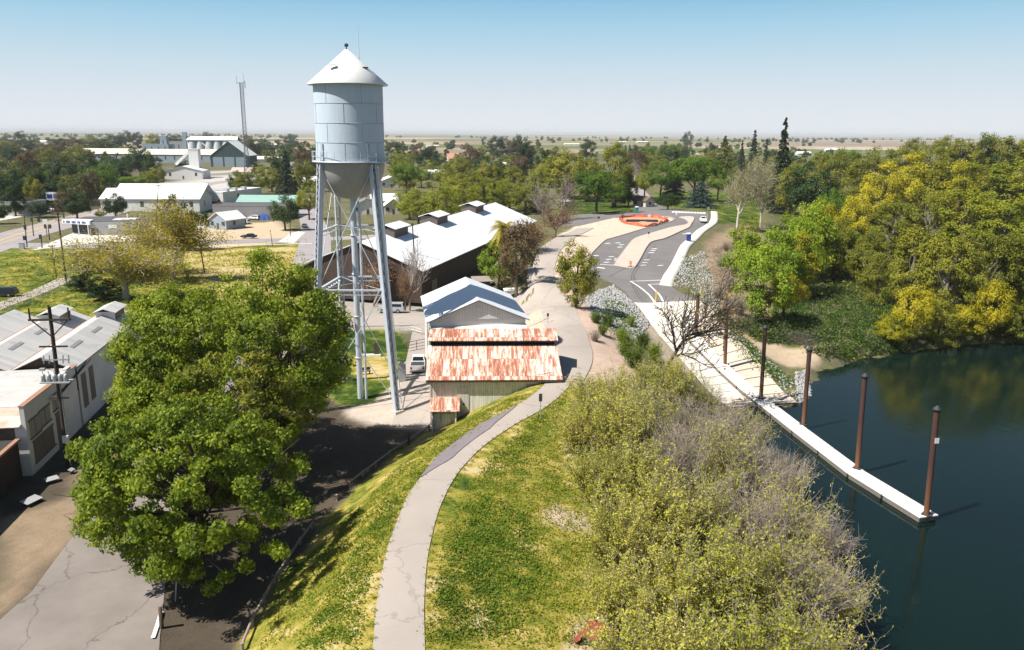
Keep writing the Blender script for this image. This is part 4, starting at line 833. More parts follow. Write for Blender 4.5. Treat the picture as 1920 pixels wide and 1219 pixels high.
pl_lab = ["rust brown steel piling nearest the parking lot, behind the bare leaning tree", "rust brown piling on the concrete ramp second down from the lot", "rust brown piling beside the middle of the concrete ramp", "rust brown piling at the rocky toe of the boat ramp", "rust brown piling standing in the river halfway along the floating dock", "rust brown piling with a small white sign at the floating dock's outer tip"]
for k, (bp, tp, z) in enumerate(PIL):
    if k < 2: z = max(-3.4, G(*bp)[2] + .42)
    b_ = P(bp[0], bp[1], z); q = PD(tp[0], tp[1], b_[1]); t = thing("steel_piling", pl_lab[k], "piling", (b_[0], b_[1], z), 0, "mooring pilings along the dock"); h = q[2] - z; lx = q[0] - b_[0]
    part("shaft", MB().tube([(-lx * .15, 0, -3.5), (lx, 0, h)], .25, 16), m_pil, t)
    part("cap", MB().lathe([(.33, h - .12), (.35, h - .12), (.35, h + .02), (.05, h + .32), (.01, h + .33)], 16, (lx, 0, 0)), m_dark, t)
    part("guide_collar", MB().lathe([(.36, -.02), (.56, -.02), (.56, .12), (.36, .12)], 4), m_dark, t)
    if k == 5: part("sign", MB().box((lx * .7 + .05, -.36, h * .72), (.38, .03, .5)), m_whitew, t)

# ------------------------------------------------------------------ vehicles
m_tyre = M("tyre_rubber", (.02, .02, .02), .8, .1, 3); m_rim2 = M("wheel_rim", (.45, .45, .46), .4, .1, 3, .5); m_wind = M("vehicle_glass", (.015, .018, .022), .12, .1, 1, spec=.6); m_lampr = M("tail_lamp", (.45, .02, .02), .3, .1, 2); m_lampw = M("head_lamp", (.75, .75, .72), .2, .05, 2)
def paintm(n, c): return M("paint_" + n, c, .32, .04, .4, fine=.03, spec=.5)
def loft(prof, W, ins, tops=0):  # side profile (y,z) closed polygon, extruded across x with inset for upper verts
    n = len(prof); L_ = [(-W / 2 + (ins if z > tops else 0), y, z) for y, z in prof]; R_ = [(W / 2 - (ins if z > tops else 0), y, z) for y, z in prof]
    return L_ + R_, [tuple(range(n))[::-1], tuple(range(n, 2 * n))] + [(i, (i + 1) % n, n + (i + 1) % n, n + i) for i in range(n)]
def vehicle(kind, label, loc, rz, colour, cname, group=None, wheels=True, name=None):
    W = {"pickup": 2.0, "suv": 1.9, "sedan": 1.8, "van": 2.0}[kind]; L_ = {"pickup": 5.8, "suv": 4.7, "sedan": 4.6, "van": 5.2}[kind]; hl = L_ / 2
    nm = {"pickup": "pickup_truck", "suv": "parked_suv", "sedan": "parked_car", "van": "parked_van"}[kind]
    t = thing(name or nm, label, {"pickup": "truck", "suv": "car", "sedan": "car", "van": "van"}[kind], tuple(loc), rz, group); pm = paintm(cname, colour)
    if kind == "pickup":
        body = [(-hl, .45), (hl, .45), (hl, 1.05), (hl - .25, 1.15), (1.0, 1.2), (-hl, 1.2)]; cab_ = [(-.75, 1.2), (1.15, 1.2), (.45, 1.85), (-.55, 1.88)]
    elif kind == "suv" or kind == "van":
        body = [(-hl, .4), (hl, .4), (hl, .85), (hl - .2, .95), (hl - 1.1, 1.02), (-hl, 1.05)]; e = 1.72 if kind == "suv" else 2.0; cab_ = [(-hl + .05, 1.03), (hl - 1.1, 1.02), (hl - 1.9, e - .03), (-hl + .25, e)]
    else:
        body = [(-hl, .35), (hl, .35), (hl, .72), (hl - .2, .84), (hl - 1.3, .92), (-hl + .7, .95), (-hl, .9)]; cab_ = [(-hl + .6, .94), (hl - 1.3, .92), (hl - 2.05, 1.40), (-hl + 1.3, 1.42)]
    part("body", MB().add(*loft(body, W, .08, 1.0 if kind != "sedan" else .8)), pm, t)
    part("cab", MB().add(*loft(cab_, W - .18, .16, 1.3 if kind != "sedan" else 1.1)), pm, t)
    lo, hi = cab_[0][1] + .1, cab_[3][1] - .14; fy0 = cab_[1][0]; fy1 = cab_[2][0]; ry0 = cab_[0][0]; ry1 = cab_[3][0]; H_ = cab_[3][1] - cab_[0][1]
    def yz(a, bq, k): return a + (bq - a) * k
    g0, g1 = .14, .86; ww = W - .2; wi = .17
    fr_ = lambda k, s: (s * ((ww / 2 - wi * k) - .12), yz(fy0, fy1, k) + .025, cab_[1][1] + H_ * k + .02)
    bk = lambda k, s: (s * ((ww / 2 - wi * k) - .12), yz(ry0, ry1, k) - .025, cab_[0][1] + H_ * k + .01)
    part("windscreen", MB().quad(fr_(g0, -1), fr_(g0, 1), fr_(g1, 1), fr_(g1, -1)), m_wind, t); part("rear_window", MB().quad(bk(g0, 1), bk(g0, -1), bk(g1, -1), bk(g1, 1)), m_wind, t)
    for s in (-1, 1):
        x0, x1 = s * (W / 2 - .09 + .015), s * (W / 2 - .25 + .02)
        part("side_window", MB().quad((x0 - s * .01, ry0 + .35, cab_[0][1] + .12), (x0 - s * .01, fy0 - .45, cab_[0][1] + .12), (x1 + s * .02, fy1 - .12, cab_[3][1] - .12), (x1 + s * .02, ry1 + .22, cab_[3][1] - .12)), m_wind, t)
        part("tail_lamp", MB().bb(s * (W / 2 - .2) - .09, s * (W / 2 - .2) + .09, -hl - .03, -hl, .75, 1.05), m_lampr, t); part("headlamp", MB().bb(s * (W / 2 - .3) - .18, s * (W / 2 - .3) + .18, hl, hl + .03, .62, .8), m_lampw, t)
        for y in (-hl + 1.05, hl - .95):
            wq = part("wheel", MB().tube([(s * (W / 2 - .22), y, .35), (s * (W / 2 + .02), y, .35)], .36, 14), m_tyre, t); part("rim", MB().tube([(s * (W / 2 + .02), y, .35), (s * (W / 2 + .035), y, .35)], .2, 10), m_rim2, wq)
    part("bumper", MB().bb(-W / 2 + .05, W / 2 - .05, -hl - .1, -hl, .42, .62).bb(-W / 2 + .05, W / 2 - .05, hl, hl + .08, .4, .58), m_rim2 if kind == "pickup" else pm, t)
    if kind == "pickup": part("bed", MB().bb(-W / 2 + .12, W / 2 - .12, -hl + .12, -.85, 1.195, 1.21), m_dark, t)
    return t
def veh(kind, px, py, deg, colour, cname, label): g = G(px, py); return vehicle(kind, label, (g[0], g[1], g[2] + .09), R(deg), colour, cname)
WHT, BLK, SIL, GRY = (.78, .78, .77), (.012, .013, .015), (.40, .41, .43), (.14, .145, .15)
veh("pickup", 785, 692, 3, WHT, "white", "white pickup truck parked on the drive beside the white gabled building")
veh("pickup", 1318, 417, 172, WHT, "white", "white pickup truck parked at the far corner of the new parking lot")
veh("suv", 734, 586, 88, SIL, "silver", "small silver hatchback parked by the bare tree and brown barn")
veh("sedan", 467, 447, 88, BLK, "black", "black saloon car parked along the cross street kerb by the dry lot")
veh("sedan", 571, 427, 10, GRY, "dark grey", "dark grey car on the side street beside the round dark tree")
veh("suv", 459, 420, 60, WHT, "white", "white four wheel drive parked nearest the street on the dry lot")
veh("suv", 477, 412, 70, WHT, "white", "white four wheel drive parked behind another by the grey wall")
veh("van", 399, 424, 85, (.20, .02, .025), "dark red", "dark red van parked by the small grey gabled house")
veh("sedan", 372, 430, 85, WHT, "white", "white car beside the dark red van under the cedar")
veh("suv", 8, 556, 95, BLK, "black", "black car at the left edge of the vacant grass field")
veh("sedan", 714, 436, 60, BLK, "black", "black car parked by the near end of the white barn roof")
veh("van", 346, 330, 80, (.6, .35, .05), "yellow", "yellow van on the plant street beyond the white warehouse")
veh("suv", 312, 330, 85, WHT, "white", "white car by the leafy hedge near the machine shop")
veh("sedan", 425, 300, 40, GRY, "dark grey", "dark car parked in front of the steep teal shed")
veh("pickup", 404, 306, 60, WHT, "white", "white truck on the plant yard left of the steep teal shed")
veh("sedan", 1062, 380, 60, WHT, "white", "white car half hidden behind the grey bare trees by the park lawn")
veh("sedan", 941, 327, 85, WHT, "white", "white car on the far street beyond the willows")
# ------------------------------------------------------------------ foliage
def mat_leaf(name, stops, rough=.6, scale=.22, trans=.35, hue=.35):
    m, nt, bs, L = newmat(name); v = objc(nt); oi = N(nt, "ShaderNodeObjectInfo").outputs["Random"]; ri = N(nt, "ShaderNodeNewGeometry").outputs["Random Per Island"]
    ad = N(nt, "ShaderNodeVectorMath", operation='ADD'); L(v, ad.inputs[0]); sc_ = N(nt, "ShaderNodeVectorMath", operation='SCALE'); sc_.inputs[0].default_value = (37, 19, 53); L(oi, sc_.inputs[3]); L(sc_.outputs[0], ad.inputs[1])
    n1 = noise(nt, scale, 3, .6, ad.outputs[0]).outputs[0]
    t = math_(nt, 'ADD', math_(nt, 'ADD', math_(nt, 'MULTIPLY', math_(nt, 'SUBTRACT', n1, .5), 1.5), math_(nt, 'MULTIPLY', math_(nt, 'SUBTRACT', ri, .5), .55)), math_(nt, 'ADD', .5, math_(nt, 'MULTIPLY', math_(nt, 'SUBTRACT', oi, .5), hue)), True)
    rp = ramp(nt, stops); L(t, rp.inputs[0]); L(rp.outputs[0], bs.inputs["Base Color"]); bs.inputs["Roughness"].default_value = rough; bs.inputs["Specular IOR Level"].default_value = .25
    tr = N(nt, "ShaderNodeBsdfTranslucent"); L(mixc(nt, 1., rp.outputs[0], (1.25, 1.2, .6), 'MULTIPLY'), tr.inputs[0]); mx = N(nt, "ShaderNodeMixShader"); mx.inputs[0].default_value = trans
    L(bs.outputs[0], mx.inputs[1]); L(tr.outputs[0], mx.inputs[2]); L(mx.outputs[0], nt.nodes["Material Output"].inputs[0]); return m
LEAF = {
    "green": mat_leaf("leaf_green", [(0, (.045, .095, .008)), (.5, (.105, .19, .012)), (1, (.21, .29, .020))]),
    "fresh": mat_leaf("leaf_fresh", [(0, (.05, .09, .008)), (.5, (.18, .245, .015)), (1, (.38, .42, .034))], scale=.3, hue=.15),
    "deep": mat_leaf("leaf_deep", [(0, (.016, .038, .010)), (.5, (.032, .068, .014)), (1, (.07, .115, .022))]),
    "olive": mat_leaf("leaf_olive", [(0, (.085, .105, .012)), (.5, (.20, .215, .022)), (1, (.36, .33, .034))]),
    "willow": mat_leaf("leaf_willow", [(0, (.12, .155, .012)), (.5, (.23, .26, .020)), (1, (.37, .36, .032))]),
    "lime": mat_leaf("leaf_lime", [(0, (.12, .19, .014)), (.5, (.24, .34, .022)), (1, (.38, .44, .035))]),
    "yellow": mat_leaf("leaf_yellow", [(0, (.22, .22, .014)), (.5, (.42, .385, .018)), (1, (.61, .505, .026))]),
    "gold": mat_leaf("leaf_gold", [(0, (.23, .19, .025)), (.5, (.40, .325, .035)), (1, (.56, .44, .07))]),
    "thicket": mat_leaf("leaf_thicket", [(0, (.22, .24, .024)), (.5, (.42, .42, .048)), (1, (.62, .56, .11))], scale=.35),
    "brown": mat_leaf("leaf_brown", [(0, (.08, .06, .03)), (.5, (.14, .10, .05)), (1, (.21, .15, .075))]),
    "rust": mat_leaf("leaf_rust", [(0, (.17, .10, .06)), (.5, (.27, .16, .09)), (1, (.37, .23, .14))]),
    "grey": mat_leaf("leaf_grey", [(0, (.09, .085, .07)), (.5, (.15, .135, .11)), (1, (.22, .19, .155))]),
    "cream": mat_leaf("leaf_cream", [(0, (.20, .19, .09)), (.5, (.31, .29, .15)), (1, (.42, .38, .22))]),
    "blue": mat_leaf("leaf_blue", [(0, (.03, .06, .055)), (.5, (.06, .105, .10)), (1, (.11, .17, .165))]),
    "conifer": mat_leaf("leaf_conifer", [(0, (.012, .026, .011)), (.5, (.022, .042, .015)), (1, (.045, .065, .022))], trans=.1),
}
m_bark = M("bark_brown", (.085, .062, .045), .9, .35, 3); m_barkg = M("bark_grey", (.20, .17, .14), .9, .3, 3); m_barkw = M("bark_white", (.52, .48, .40), .85, .35, 2.); m_twig = M("twig_grey", (.38, .31, .27), .9, .3, 2); m_twigr = M("twig_rust", (.24, .155, .105), .9, .3, 2); m_twigd = M("twig_dark", (.10, .075, .06), .9, .3, 2)
def unit(v): return v / (np.linalg.norm(v, axis=-1, keepdims=True) + 1e-9)
def leaf_mesh(name, c, n, size, asp=.55, r=None, droop=0.):
    r = r or rng; k = len(c); t = unit(np.cross(n, unit(r.normal(size=(k, 3)))))
    if droop: t = unit(t * (1 - droop) + np.array([0, 0, -1.]) * droop)
    b = unit(np.cross(n, t)); s = (size * r.uniform(.6, 1.35, (k, 1))) if np.isscalar(size) else size[:, None] * r.uniform(.6, 1.35, (k, 1))
    v = np.stack([c - t * s * .5, c + b * s * asp * .5 - t * s * .06, c + t * s * .5, c - b * s * asp * .5 - t * s * .06], 1).reshape(-1, 3)
    return mesh_np(name, v, np.arange(4 * k).reshape(-1, 4))
def lobed(r, k, nl=9, amp=.3):           # random lobed radius multiplier on the unit sphere
    ax = unit(r.normal(size=(nl, 3))); am = r.uniform(-amp, amp, nl); pw = r.uniform(2, 7, nl)
    return lambda d: 1 + sum(a * np.clip(d @ x, 0, 1) ** p for x, a, p in zip(ax, am, pw))
def crown(r, W, H_, z0, nclump, nleaf, size, prof='round', rc=.13, asp=.55, droop=0., hollow=.55, amp=.34):
    d = unit(r.normal(size=(nclump, 3))); rad = hollow + (1 - hollow) * r.uniform(0, 1, nclump) ** .6; f = lobed(r, nclump, amp=amp)
    p = d * (rad * f(d))[:, None]
    zz = p[:, 2]
    if prof == 'dome': zz = np.where(zz < 0, zz * .55, zz)
    if prof == 'tall': p[:, :2] *= (1 - .35 * np.clip(zz, -1, 1))[:, None]
    if prof == 'vase': p[:, :2] *= (.62 + .45 * np.clip(zz, -1, 1))[:, None]
    if prof == 'cone': p[:, :2] *= np.clip(.58 - .52 * zz, .04, 1.1)[:, None]
    c = np.stack([p[:, 0] * W / 2, p[:, 1] * W / 2, z0 + H_ / 2 + zz * H_ / 2], 1)
    rcl = rc * (W + H_) / 2 * r.uniform(.6, 1.35, nclump); per = np.maximum(3, (nleaf * rcl ** 2 / (rcl ** 2).sum()).astype(int))
    idx = np.repeat(np.arange(nclump), per); g = unit(r.normal(size=(len(idx), 3))) * (r.uniform(0, 1, (len(idx), 1)) ** .5)
    g[:, 2] *= .72; q = c[idx] + g * rcl[idx][:, None]
    out = unit(q - np.array([0, 0, z0 + H_ * .35])); nrm = unit(g * .8 + out * .7 + np.array([0, 0, .55]) + r.normal(size=q.shape) * .55)
    return q, nrm, c
def limbs(r, c, H0, trunk_r, n, base_h=.3, top=None, bend=.12, tips=.03, sides=6):
    b = MB(); top = top or H0; pts = [Vector((0, 0, -.5)), Vector((r.normal() * bend, r.normal() * bend, H0 * .35)), Vector((r.normal() * bend * 3, r.normal() * bend * 3, H0 * .7)), Vector((r.normal() * bend * 4, r.normal() * bend * 4, top))]
    b.tube(pts, [trunk_r * 1.25, trunk_r, trunk_r * .7, trunk_r * .3], 8)
    sel = r.choice(len(c), min(n, len(c)), replace=False)
    for i in sel:
        e = Vector(c[i]); h = np.clip(e.z * r.uniform(.35, .7), H0 * base_h, top * .9); t = h / top; k = min(2, int(t * 3)); s = pts[k].lerp(pts[k + 1], t * 3 - k)
        m = s.lerp(e, .5) + Vector((r.normal() * .3, r.normal() * .3, abs(r.normal()) * .25 + .15)) * (e - s).length * .18
        rr = trunk_r * r.uniform(.25, .45) * (1 - .4 * t); b.tube([s, m, e], [rr, rr * .6, max(tips, rr * .2)], sides, cap=False)
    return b
def branching(r, H_, W, r0, levels, nch, lenk=.68, spread=.6, up=.25, tmin=.012, sides=4, first=.35):
    V, F = [], []
    def seg(p, q, a, bq, n):
        d = (q - p); d = d / (np.linalg.norm(d) + 1e-9); h = np.cross(d, [0, 0, 1.] if abs(d[2]) < .9 else [1., 0, 0]); h /= np.linalg.norm(h); k = np.cross(d, h); o = len(V)
        for (x, w_) in ((p, a), (q, bq)):
            for j in range(n): t = 2 * math.pi * j / n; V.append(x + (h * math.cos(t) + k * math.sin(t)) * w_)
        for j in range(n): F.append((o + j, o + (j + 1) % n, o + n + (j + 1) % n, o + n + j))
    tips = []
    def grow(p, d, L_, rad, lv):
        n = 3 if lv < levels else 2; q = p; dd = d
        for i in range(n):
            dd = dd + r.normal(size=3) * .14 + np.array([0, 0, up * .15]); dd /= np.linalg.norm(dd); e = q + dd * L_ / n; k0, k1 = 1 - .5 * i / n, 1 - .5 * (i + 1) / n
            seg(q, e, max(tmin, rad * k0), max(tmin * .8, rad * k1), sides if lv < 2 else 3); q = e
            if lv < levels and (i > 0 or lv > 0):
                for _ in range(nch[lv] // n + (r.random() < (nch[lv] % n) / n)):
                    s = r.normal(size=3); s -= dd * (s @ dd); s /= np.linalg.norm(s) + 1e-9; nd = dd * (1 - spread) + s * spread + np.array([0, 0, up]); nd /= np.linalg.norm(nd)
                    grow(q - dd * L_ / n * r.random() * .6, nd, L_ * lenk * r.uniform(.65, 1.15), rad * .5, lv + 1)
        if lv == levels: tips.append(q)
        elif lv < levels: grow(q, dd, L_ * lenk, rad * .5, lv + 1)
    grow(np.array([0, 0, -.4]), np.array([0, 0, 1.]), H_ * first, r0, 0)
    V = np.array(V); z1 = V[:, 2].max(); wx = np.percentile(np.abs(V[:, :2]), 98); S = np.array([W / 2 / wx, W / 2 / wx, H_ / z1])
    mk_ = lambda nm: mesh_np(nm, V * S, np.array(F))
    return mk_, np.array(tips) * S if tips else np.zeros((0, 3))
PROTO = {}
def tree_proto(kind, seed, leaf, W, H_, nclump, nleaf, size, prof='dome', z0=.28, bark=None, rc=.13, asp=.55, droop=0., hollow=.55, nl=14, tr=.03, amp=.34, twigs=0, twm=None):
    r = np.random.default_rng(seed); c0 = H_ * z0
    q, n, c = crown(r, W, H_ - c0, c0, nclump, nleaf, size, prof, rc, asp, droop, hollow, amp)
    t = thing(kind, None, "tree"); part("trunk", limbs(r, c, H_ * .72, H_ * tr, nl), bark or m_bark, t); cr = part("crown", leaf_mesh("crown", q, n, size, asp, r, droop), LEAF[leaf], t); cr["leafk"] = leaf
    return t
def conifer_proto(kind, seed, leaf, W, H_, n, size, tiers=26, pw=.85, low=.06, gap=.25):
    r = np.random.default_rng(seed); q, nn = [], []
    for k in range(tiers):
        f = k / tiers; z = H_ * (low + (1 - low) * f); rad = W / 2 * (1 - f) ** pw * r.uniform(.78, 1.1) + .1; nb = max(5, int(14 * (1 - f)) + 3); ph = r.uniform(0, 7)
        for j in range(nb):
            if r.random() < gap * .5: continue
            a = ph + j / nb * 2 * math.pi + r.normal() * .12; L_ = rad * r.uniform(.7, 1.1); m = max(5, int(n / tiers / nb * (1.7 - 1.2 * f))); zj = z + r.normal() * .55 * H_ / tiers; dr = r.uniform(.1, .42); s = r.uniform(.08, 1, m) ** .7
            x = np.stack([np.cos(a) * s * L_, np.sin(a) * s * L_, zj - s * L_ * dr + r.normal(size=m) * .22 * H_ / tiers], 1); x[:, :2] += r.normal(size=(m, 2)) * .09 * L_ * (1.2 - s[:, None])
            q.append(x); nn.append(unit(np.stack([np.cos(a) * np.ones(m) * .5, np.sin(a) * np.ones(m) * .5, np.ones(m)], 1) + r.normal(size=(m, 3)) * .5))
    q, nn = np.vstack(q), np.vstack(nn); t = thing(kind, None, "tree"); part("trunk", MB().tube([(0, 0, -.4), (0, 0, H_ * .97)], [H_ * .018, .03], 7), m_bark, t)
    part("crown", leaf_mesh("crown", q, nn, size, .5, r), LEAF[leaf], t); return t
def bare_proto(kind, seed, mat_, W, H_, levels, nch, leaf=None, nleaf=0, size=.2, r0=None, tmin=.02, spread=.6, up=.25, lenk=.68, first=.35, per=4, rl=.6):
    r = np.random.default_rng(seed); mk_, tips = branching(r, H_, W, r0 or H_ * .022, levels, nch, lenk, spread, up, tmin, 5, first)
    t = thing(kind, None, "tree"); part("trunk", mk_("trunk"), mat_, t)
    if leaf:
        idx = r.integers(0, len(tips), nleaf); q = tips[idx] + r.normal(size=(nleaf, 3)) * rl * np.array([1, 1, .8]); part("crown", leaf_mesh("crown", q, unit(r.normal(size=(nleaf, 3)) + [0, 0, .6]), size, .5, r), LEAF[leaf], t)
    return t
# prototypes: real metres, scaled a little per copy
PR = {
    "oak": [tree_proto("shade_tree", 11, "green", 15, 14, 90, 9000, .55), tree_proto("shade_tree", 12, "green", 14, 13, 70, 8000, .55, rc=.15)],
    "dark": [tree_proto("dark_tree", 21, "deep", 14, 13, 80, 8500, .6, z0=.08), tree_proto("dark_tree", 22, "deep", 12, 14, 70, 8000, .6, 'tall', .06)],
    "olive": [tree_proto("olive_green_tree", 31, "olive", 13, 14, 90, 9500, .5, 'round', .08, rc=.12), tree_proto("olive_green_tree", 32, "olive", 12, 16, 90, 9500, .5, 'tall', .08, rc=.12)],
    "willow": [tree_proto("willow_tree", 41, "willow", 14, 13, 100, 9000, .5, 'dome', .12, rc=.1, asp=.4, droop=.35), tree_proto("willow_tree", 42, "willow", 13, 12, 90, 9000, .48, 'dome', .1, rc=.1, asp=.4, droop=.35)],
    "yellow": [tree_proto("yellow_tree", 51, "yellow", 12, 16, 80, 8500, .5, 'tall', .15, rc=.13), tree_proto("yellow_tree", 52, "yellow", 13, 14, 80, 8500, .5, 'dome', .12, rc=.13)],
    "lime": [tree_proto("bright_green_tree", 61, "lime", 9, 12, 60, 6500, .42, 'tall', .06, rc=.13, droop=.3), tree_proto("bright_green_tree", 62, "lime", 10, 11, 60, 6500, .42, 'dome', .05, rc=.13, droop=.3)],
    "cottonwood": [tree_proto("cottonwood_tree", 71, "olive", 15, 22, 130, 15000, .52, 'tall', .1, m_barkg, rc=.09, nl=30, amp=.45), tree_proto("cottonwood_tree", 72, "olive", 17, 20, 140, 15000, .52, 'round', .1, m_barkg, rc=.085, nl=30, amp=.45), tree_proto("cottonwood_tree", 73, "willow", 15, 21, 130, 15000, .5, 'vase', .08, m_barkg, rc=.085, nl=30, amp=.4)],
    "conifer": [conifer_proto("dark_conifer", 81, "conifer", 7.5, 22, 14000, .5, 40), conifer_proto("dark_conifer", 82, "conifer", 8, 16, 10000, .5, 30)],
    "brownfir": [conifer_proto("brown_conifer", 83, "olive", 9, 17, 10000, .5, 30)],
    "cypress": [conifer_proto("cypress_tree", 84, "conifer", 3.4, 12, 3500, .4, 22, .55, .03, .1)],
    "bluefir": [conifer_proto("blue_spruce", 85, "blue", 12, 12, 9000, .5, 26, .7)],
    "bare": [bare_proto("bare_tree", 91, m_twig, 11, 13, 4, (4, 4, 4, 3), None, tmin=.03), bare_proto("bare_tree", 92, m_twig, 10, 12, 4, (5, 4, 4, 3), "grey", 1500, .3, tmin=.03, rl=.8)],
    "rust": [bare_proto("rust_brown_tree", 93, m_twigr, 11, 8.5, 4, (5, 4, 4, 4), "rust", 3500, .3, tmin=.03, rl=.7), bare_proto("rust_brown_tree", 94, m_twigr, 10, 8, 4, (5, 5, 4, 3), "rust", 3000, .3, tmin=.03, rl=.7)],
    "cream": [bare_proto("pale_budding_tree", 95, m_barkw, 17, 20, 4, (5, 5, 4, 4), "cream", 9000, .42, tmin=.04, rl=.9, r0=.45)],
    "brown": [tree_proto("brown_tree", 96, "brown", 13, 14, 70, 6500, .5, 'round', .1, m_barkg, rc=.12)],
}
for k in PR.values():
    for p in k: p.hide_render = False
def hide_protos():
    for k in PR.values():
        for p in k:
            for ch in list(p.children): bpy.data.objects.remove(ch)
            bpy.data.objects.remove(p)
PLACED = []
def plant(kind, px, ytop, ybase, wpx, label, group=None, rz=None, var=None, base=None, sink=.0, leaf=None, hmin=None):
    g = np.array(base) if base is not None else G(px, ybase)
    q = PD(px, ytop, g[1]); h = max(1.2, q[2] - g[2]) if hmin is None else hmin; ax = (np.array([g[0], g[1], g[2] + h * .5]) - CAM) @ FW; wm = wpx * ax / FPX
    lst = PR[kind]; p = lst[(var if var is not None else int(rng.integers(len(lst)))) % len(lst)]; c = copy_tree(p); c['label'] = label
    if group: c['group'] = group
    bb = [v for ch in c.children for v in ch.bound_box]; W0 = .5 * ((max(v[0] for v in bb) - min(v[0] for v in bb)) + (max(v[1] for v in bb) - min(v[1] for v in bb))); H0 = max(v[2] for v in bb)
    c.location = (g[0], g[1], g[2] - sink); c.rotation_euler = (0, 0, rng.uniform(0, 6.28) if rz is None else rz); c.scale = (wm / W0, wm / W0, h / H0); PLACED.append((c, px)); return c
# ------------------------------------------------------------------ big foreground trees
def big_tree(name, label, bpx, W, H_, z0, leafk, ncl, nleaf, size, seed, lean=(0, 0), prof='round', trunk=.42, rc=.065, sq=1.0, bare=0):
    r = np.random.default_rng(seed); g = G(*bpx); c0 = H_ * z0
    q, n, c = crown(r, W, H_ - c0, c0, ncl, nleaf, size, prof, rc, .5, .42, .46, .40)
    k = np.clip((q[:, 2] / H_), 0, 1)[:, None]; sh = np.array([lean[0], lean[1], 0]); q = q * np.array([1, sq, 1]) + sh * k; c = c * np.array([1, sq, 1]) + sh * np.clip(c[:, 2] / H_, 0, 1)[:, None]
    t = thing(name, label, "tree", tuple(g), 0, "big trees beside the alley")
    part("crown", leaf_mesh("crown", q, n, size, .5, r, .42), LEAF[leafk], t); b = limbs(r, c, H_ * .62, trunk, 46, .18, None, .2, .035, 6)
    if bare:
        for _ in range(bare):
            s = Vector(c[r.integers(len(c))]); d = Vector(unit(np.array([s.x, s.y, (s.z - H_ * .5) * .8]) + r.normal(size=3) * 2)); s = s * .93; b.tube([s, s + d * r.uniform(.8, 1.6) + Vector((0, 0, .2)), s + d * r.uniform(1.8, 2.8) + Vector((0, 0, .6))], [.04, .025, .012], 4, False)
    part("trunk", b, m_bark, t)
    return t
big_tree("large_tree", "big leafy green tree nearest the dead end road, its trunk beside a leaning sign", (372, 1082), 14.2, 13.4, .21, "fresh", 380, 80000, .28, 101, (-.4, .5), 'round', .45, bare=16)
big_tree("large_tree", "big leafy green tree standing between the warehouse wall and the water tower", (325, 850), 12.5, 17.8, .08, "fresh", 350, 66000, .30, 102, (1.6, 1.0), bare=10)
big_tree("large_tree", "tallest green tree directly in front of the water tower's near leg", (545, 862), 13.6, 19.8, .10, "fresh", 360, 70000, .30, 103, (-.3, .5), bare=8)
big_tree("large_tree", "shaggy green tree with brown inner branches in the middle of the big tree clump", (440, 930), 12.0, 13.0, .12, "olive", 110, 16000, .34, 104, bare=70)
# ------------------------------------------------------------------ riverside thicket
def whip_shrub(seed, H_, W, nst, ntw, nleaf, leafk, bark, size=.19, tr=.03):
    r = np.random.default_rng(seed); V, F = [], []; LP = []
    def strip(pts, rad):
        o = len(V); m = len(pts)
        for i, (p, w_) in enumerate(zip(pts, rad)):
            d = pts[min(i + 1, m - 1)] - pts[max(i - 1, 0)]; d /= np.linalg.norm(d) + 1e-9; h = np.cross(d, [.3, .2, 1]); h /= np.linalg.norm(h) + 1e-9; k = np.cross(d, h)
            for j in range(3): t = j * 2.094; V.append(p + (h * math.cos(t) + k * math.sin(t)) * w_)
        for i in range(m - 1):
            for j in range(3): F.append((o + i * 3 + j, o + i * 3 + (j + 1) % 3, o + (i + 1) * 3 + (j + 1) % 3, o + (i + 1) * 3 + j))
    for _ in range(nst):
        a = r.uniform(0, 2 * math.pi); out = r.uniform(0, 1) ** .7; L_ = H_ * r.uniform(.55, 1.05) * (1 - .25 * out); ex = W / 2 * out * r.uniform(.7, 1.1)
        b0 = np.array([math.cos(a), math.sin(a), 0]) * r.uniform(0, .16) * W / 2; tip = np.array([math.cos(a) * ex, math.sin(a) * ex, L_]); mid = b0 * .5 + tip * .5 + np.array([math.cos(a), math.sin(a), 0]) * ex * -.12 + np.array([0, 0, L_ * .06]) + r.normal(size=3) * .25
        ts = np.linspace(0, 1, 6); pts = [(1 - t) ** 2 * b0 + 2 * t * (1 - t) * mid + t * t * tip + r.normal(size=3) * .07 for t in ts]
        strip(pts, [tr * 1.3, tr, tr * .75, tr * .5, tr * .35, .008])
        for _k in range(ntw):
            i = r.integers(1, 6); s = pts[i - 1] + (pts[i] - pts[i - 1]) * r.random(); d = unit(np.array([math.cos(a) * .5, math.sin(a) * .5, .7]) + r.normal(size=3) * .75); l2 = r.uniform(.5, 1.3); e = s + d * l2 + np.array([0, 0, .15 * l2])
            strip([s, s + d * l2 * .5, e], [.014, .010, .006]); LP.append((s, e))
        LP.append((pts[2], pts[5])); LP.append((pts[3], pts[5]))
    t = thing("riverside_shrub", None, "shrub"); part("stems", mesh_np("stems", np.array(V), np.array(F)), bark, t)
    if nleaf:
        i = r.integers(0, len(LP), nleaf); S = np.array([p[0] for p in LP])[i]; E = np.array([p[1] for p in LP])[i]; q = S + (E - S) * r.random((nleaf, 1)) + r.normal(size=(nleaf, 3)) * .10
        part("leaves", leaf_mesh("leaves", q, unit(r.normal(size=(nleaf, 3)) + [0, 0, .7]), size, .42, r, .1), LEAF[leafk], t)
    return t
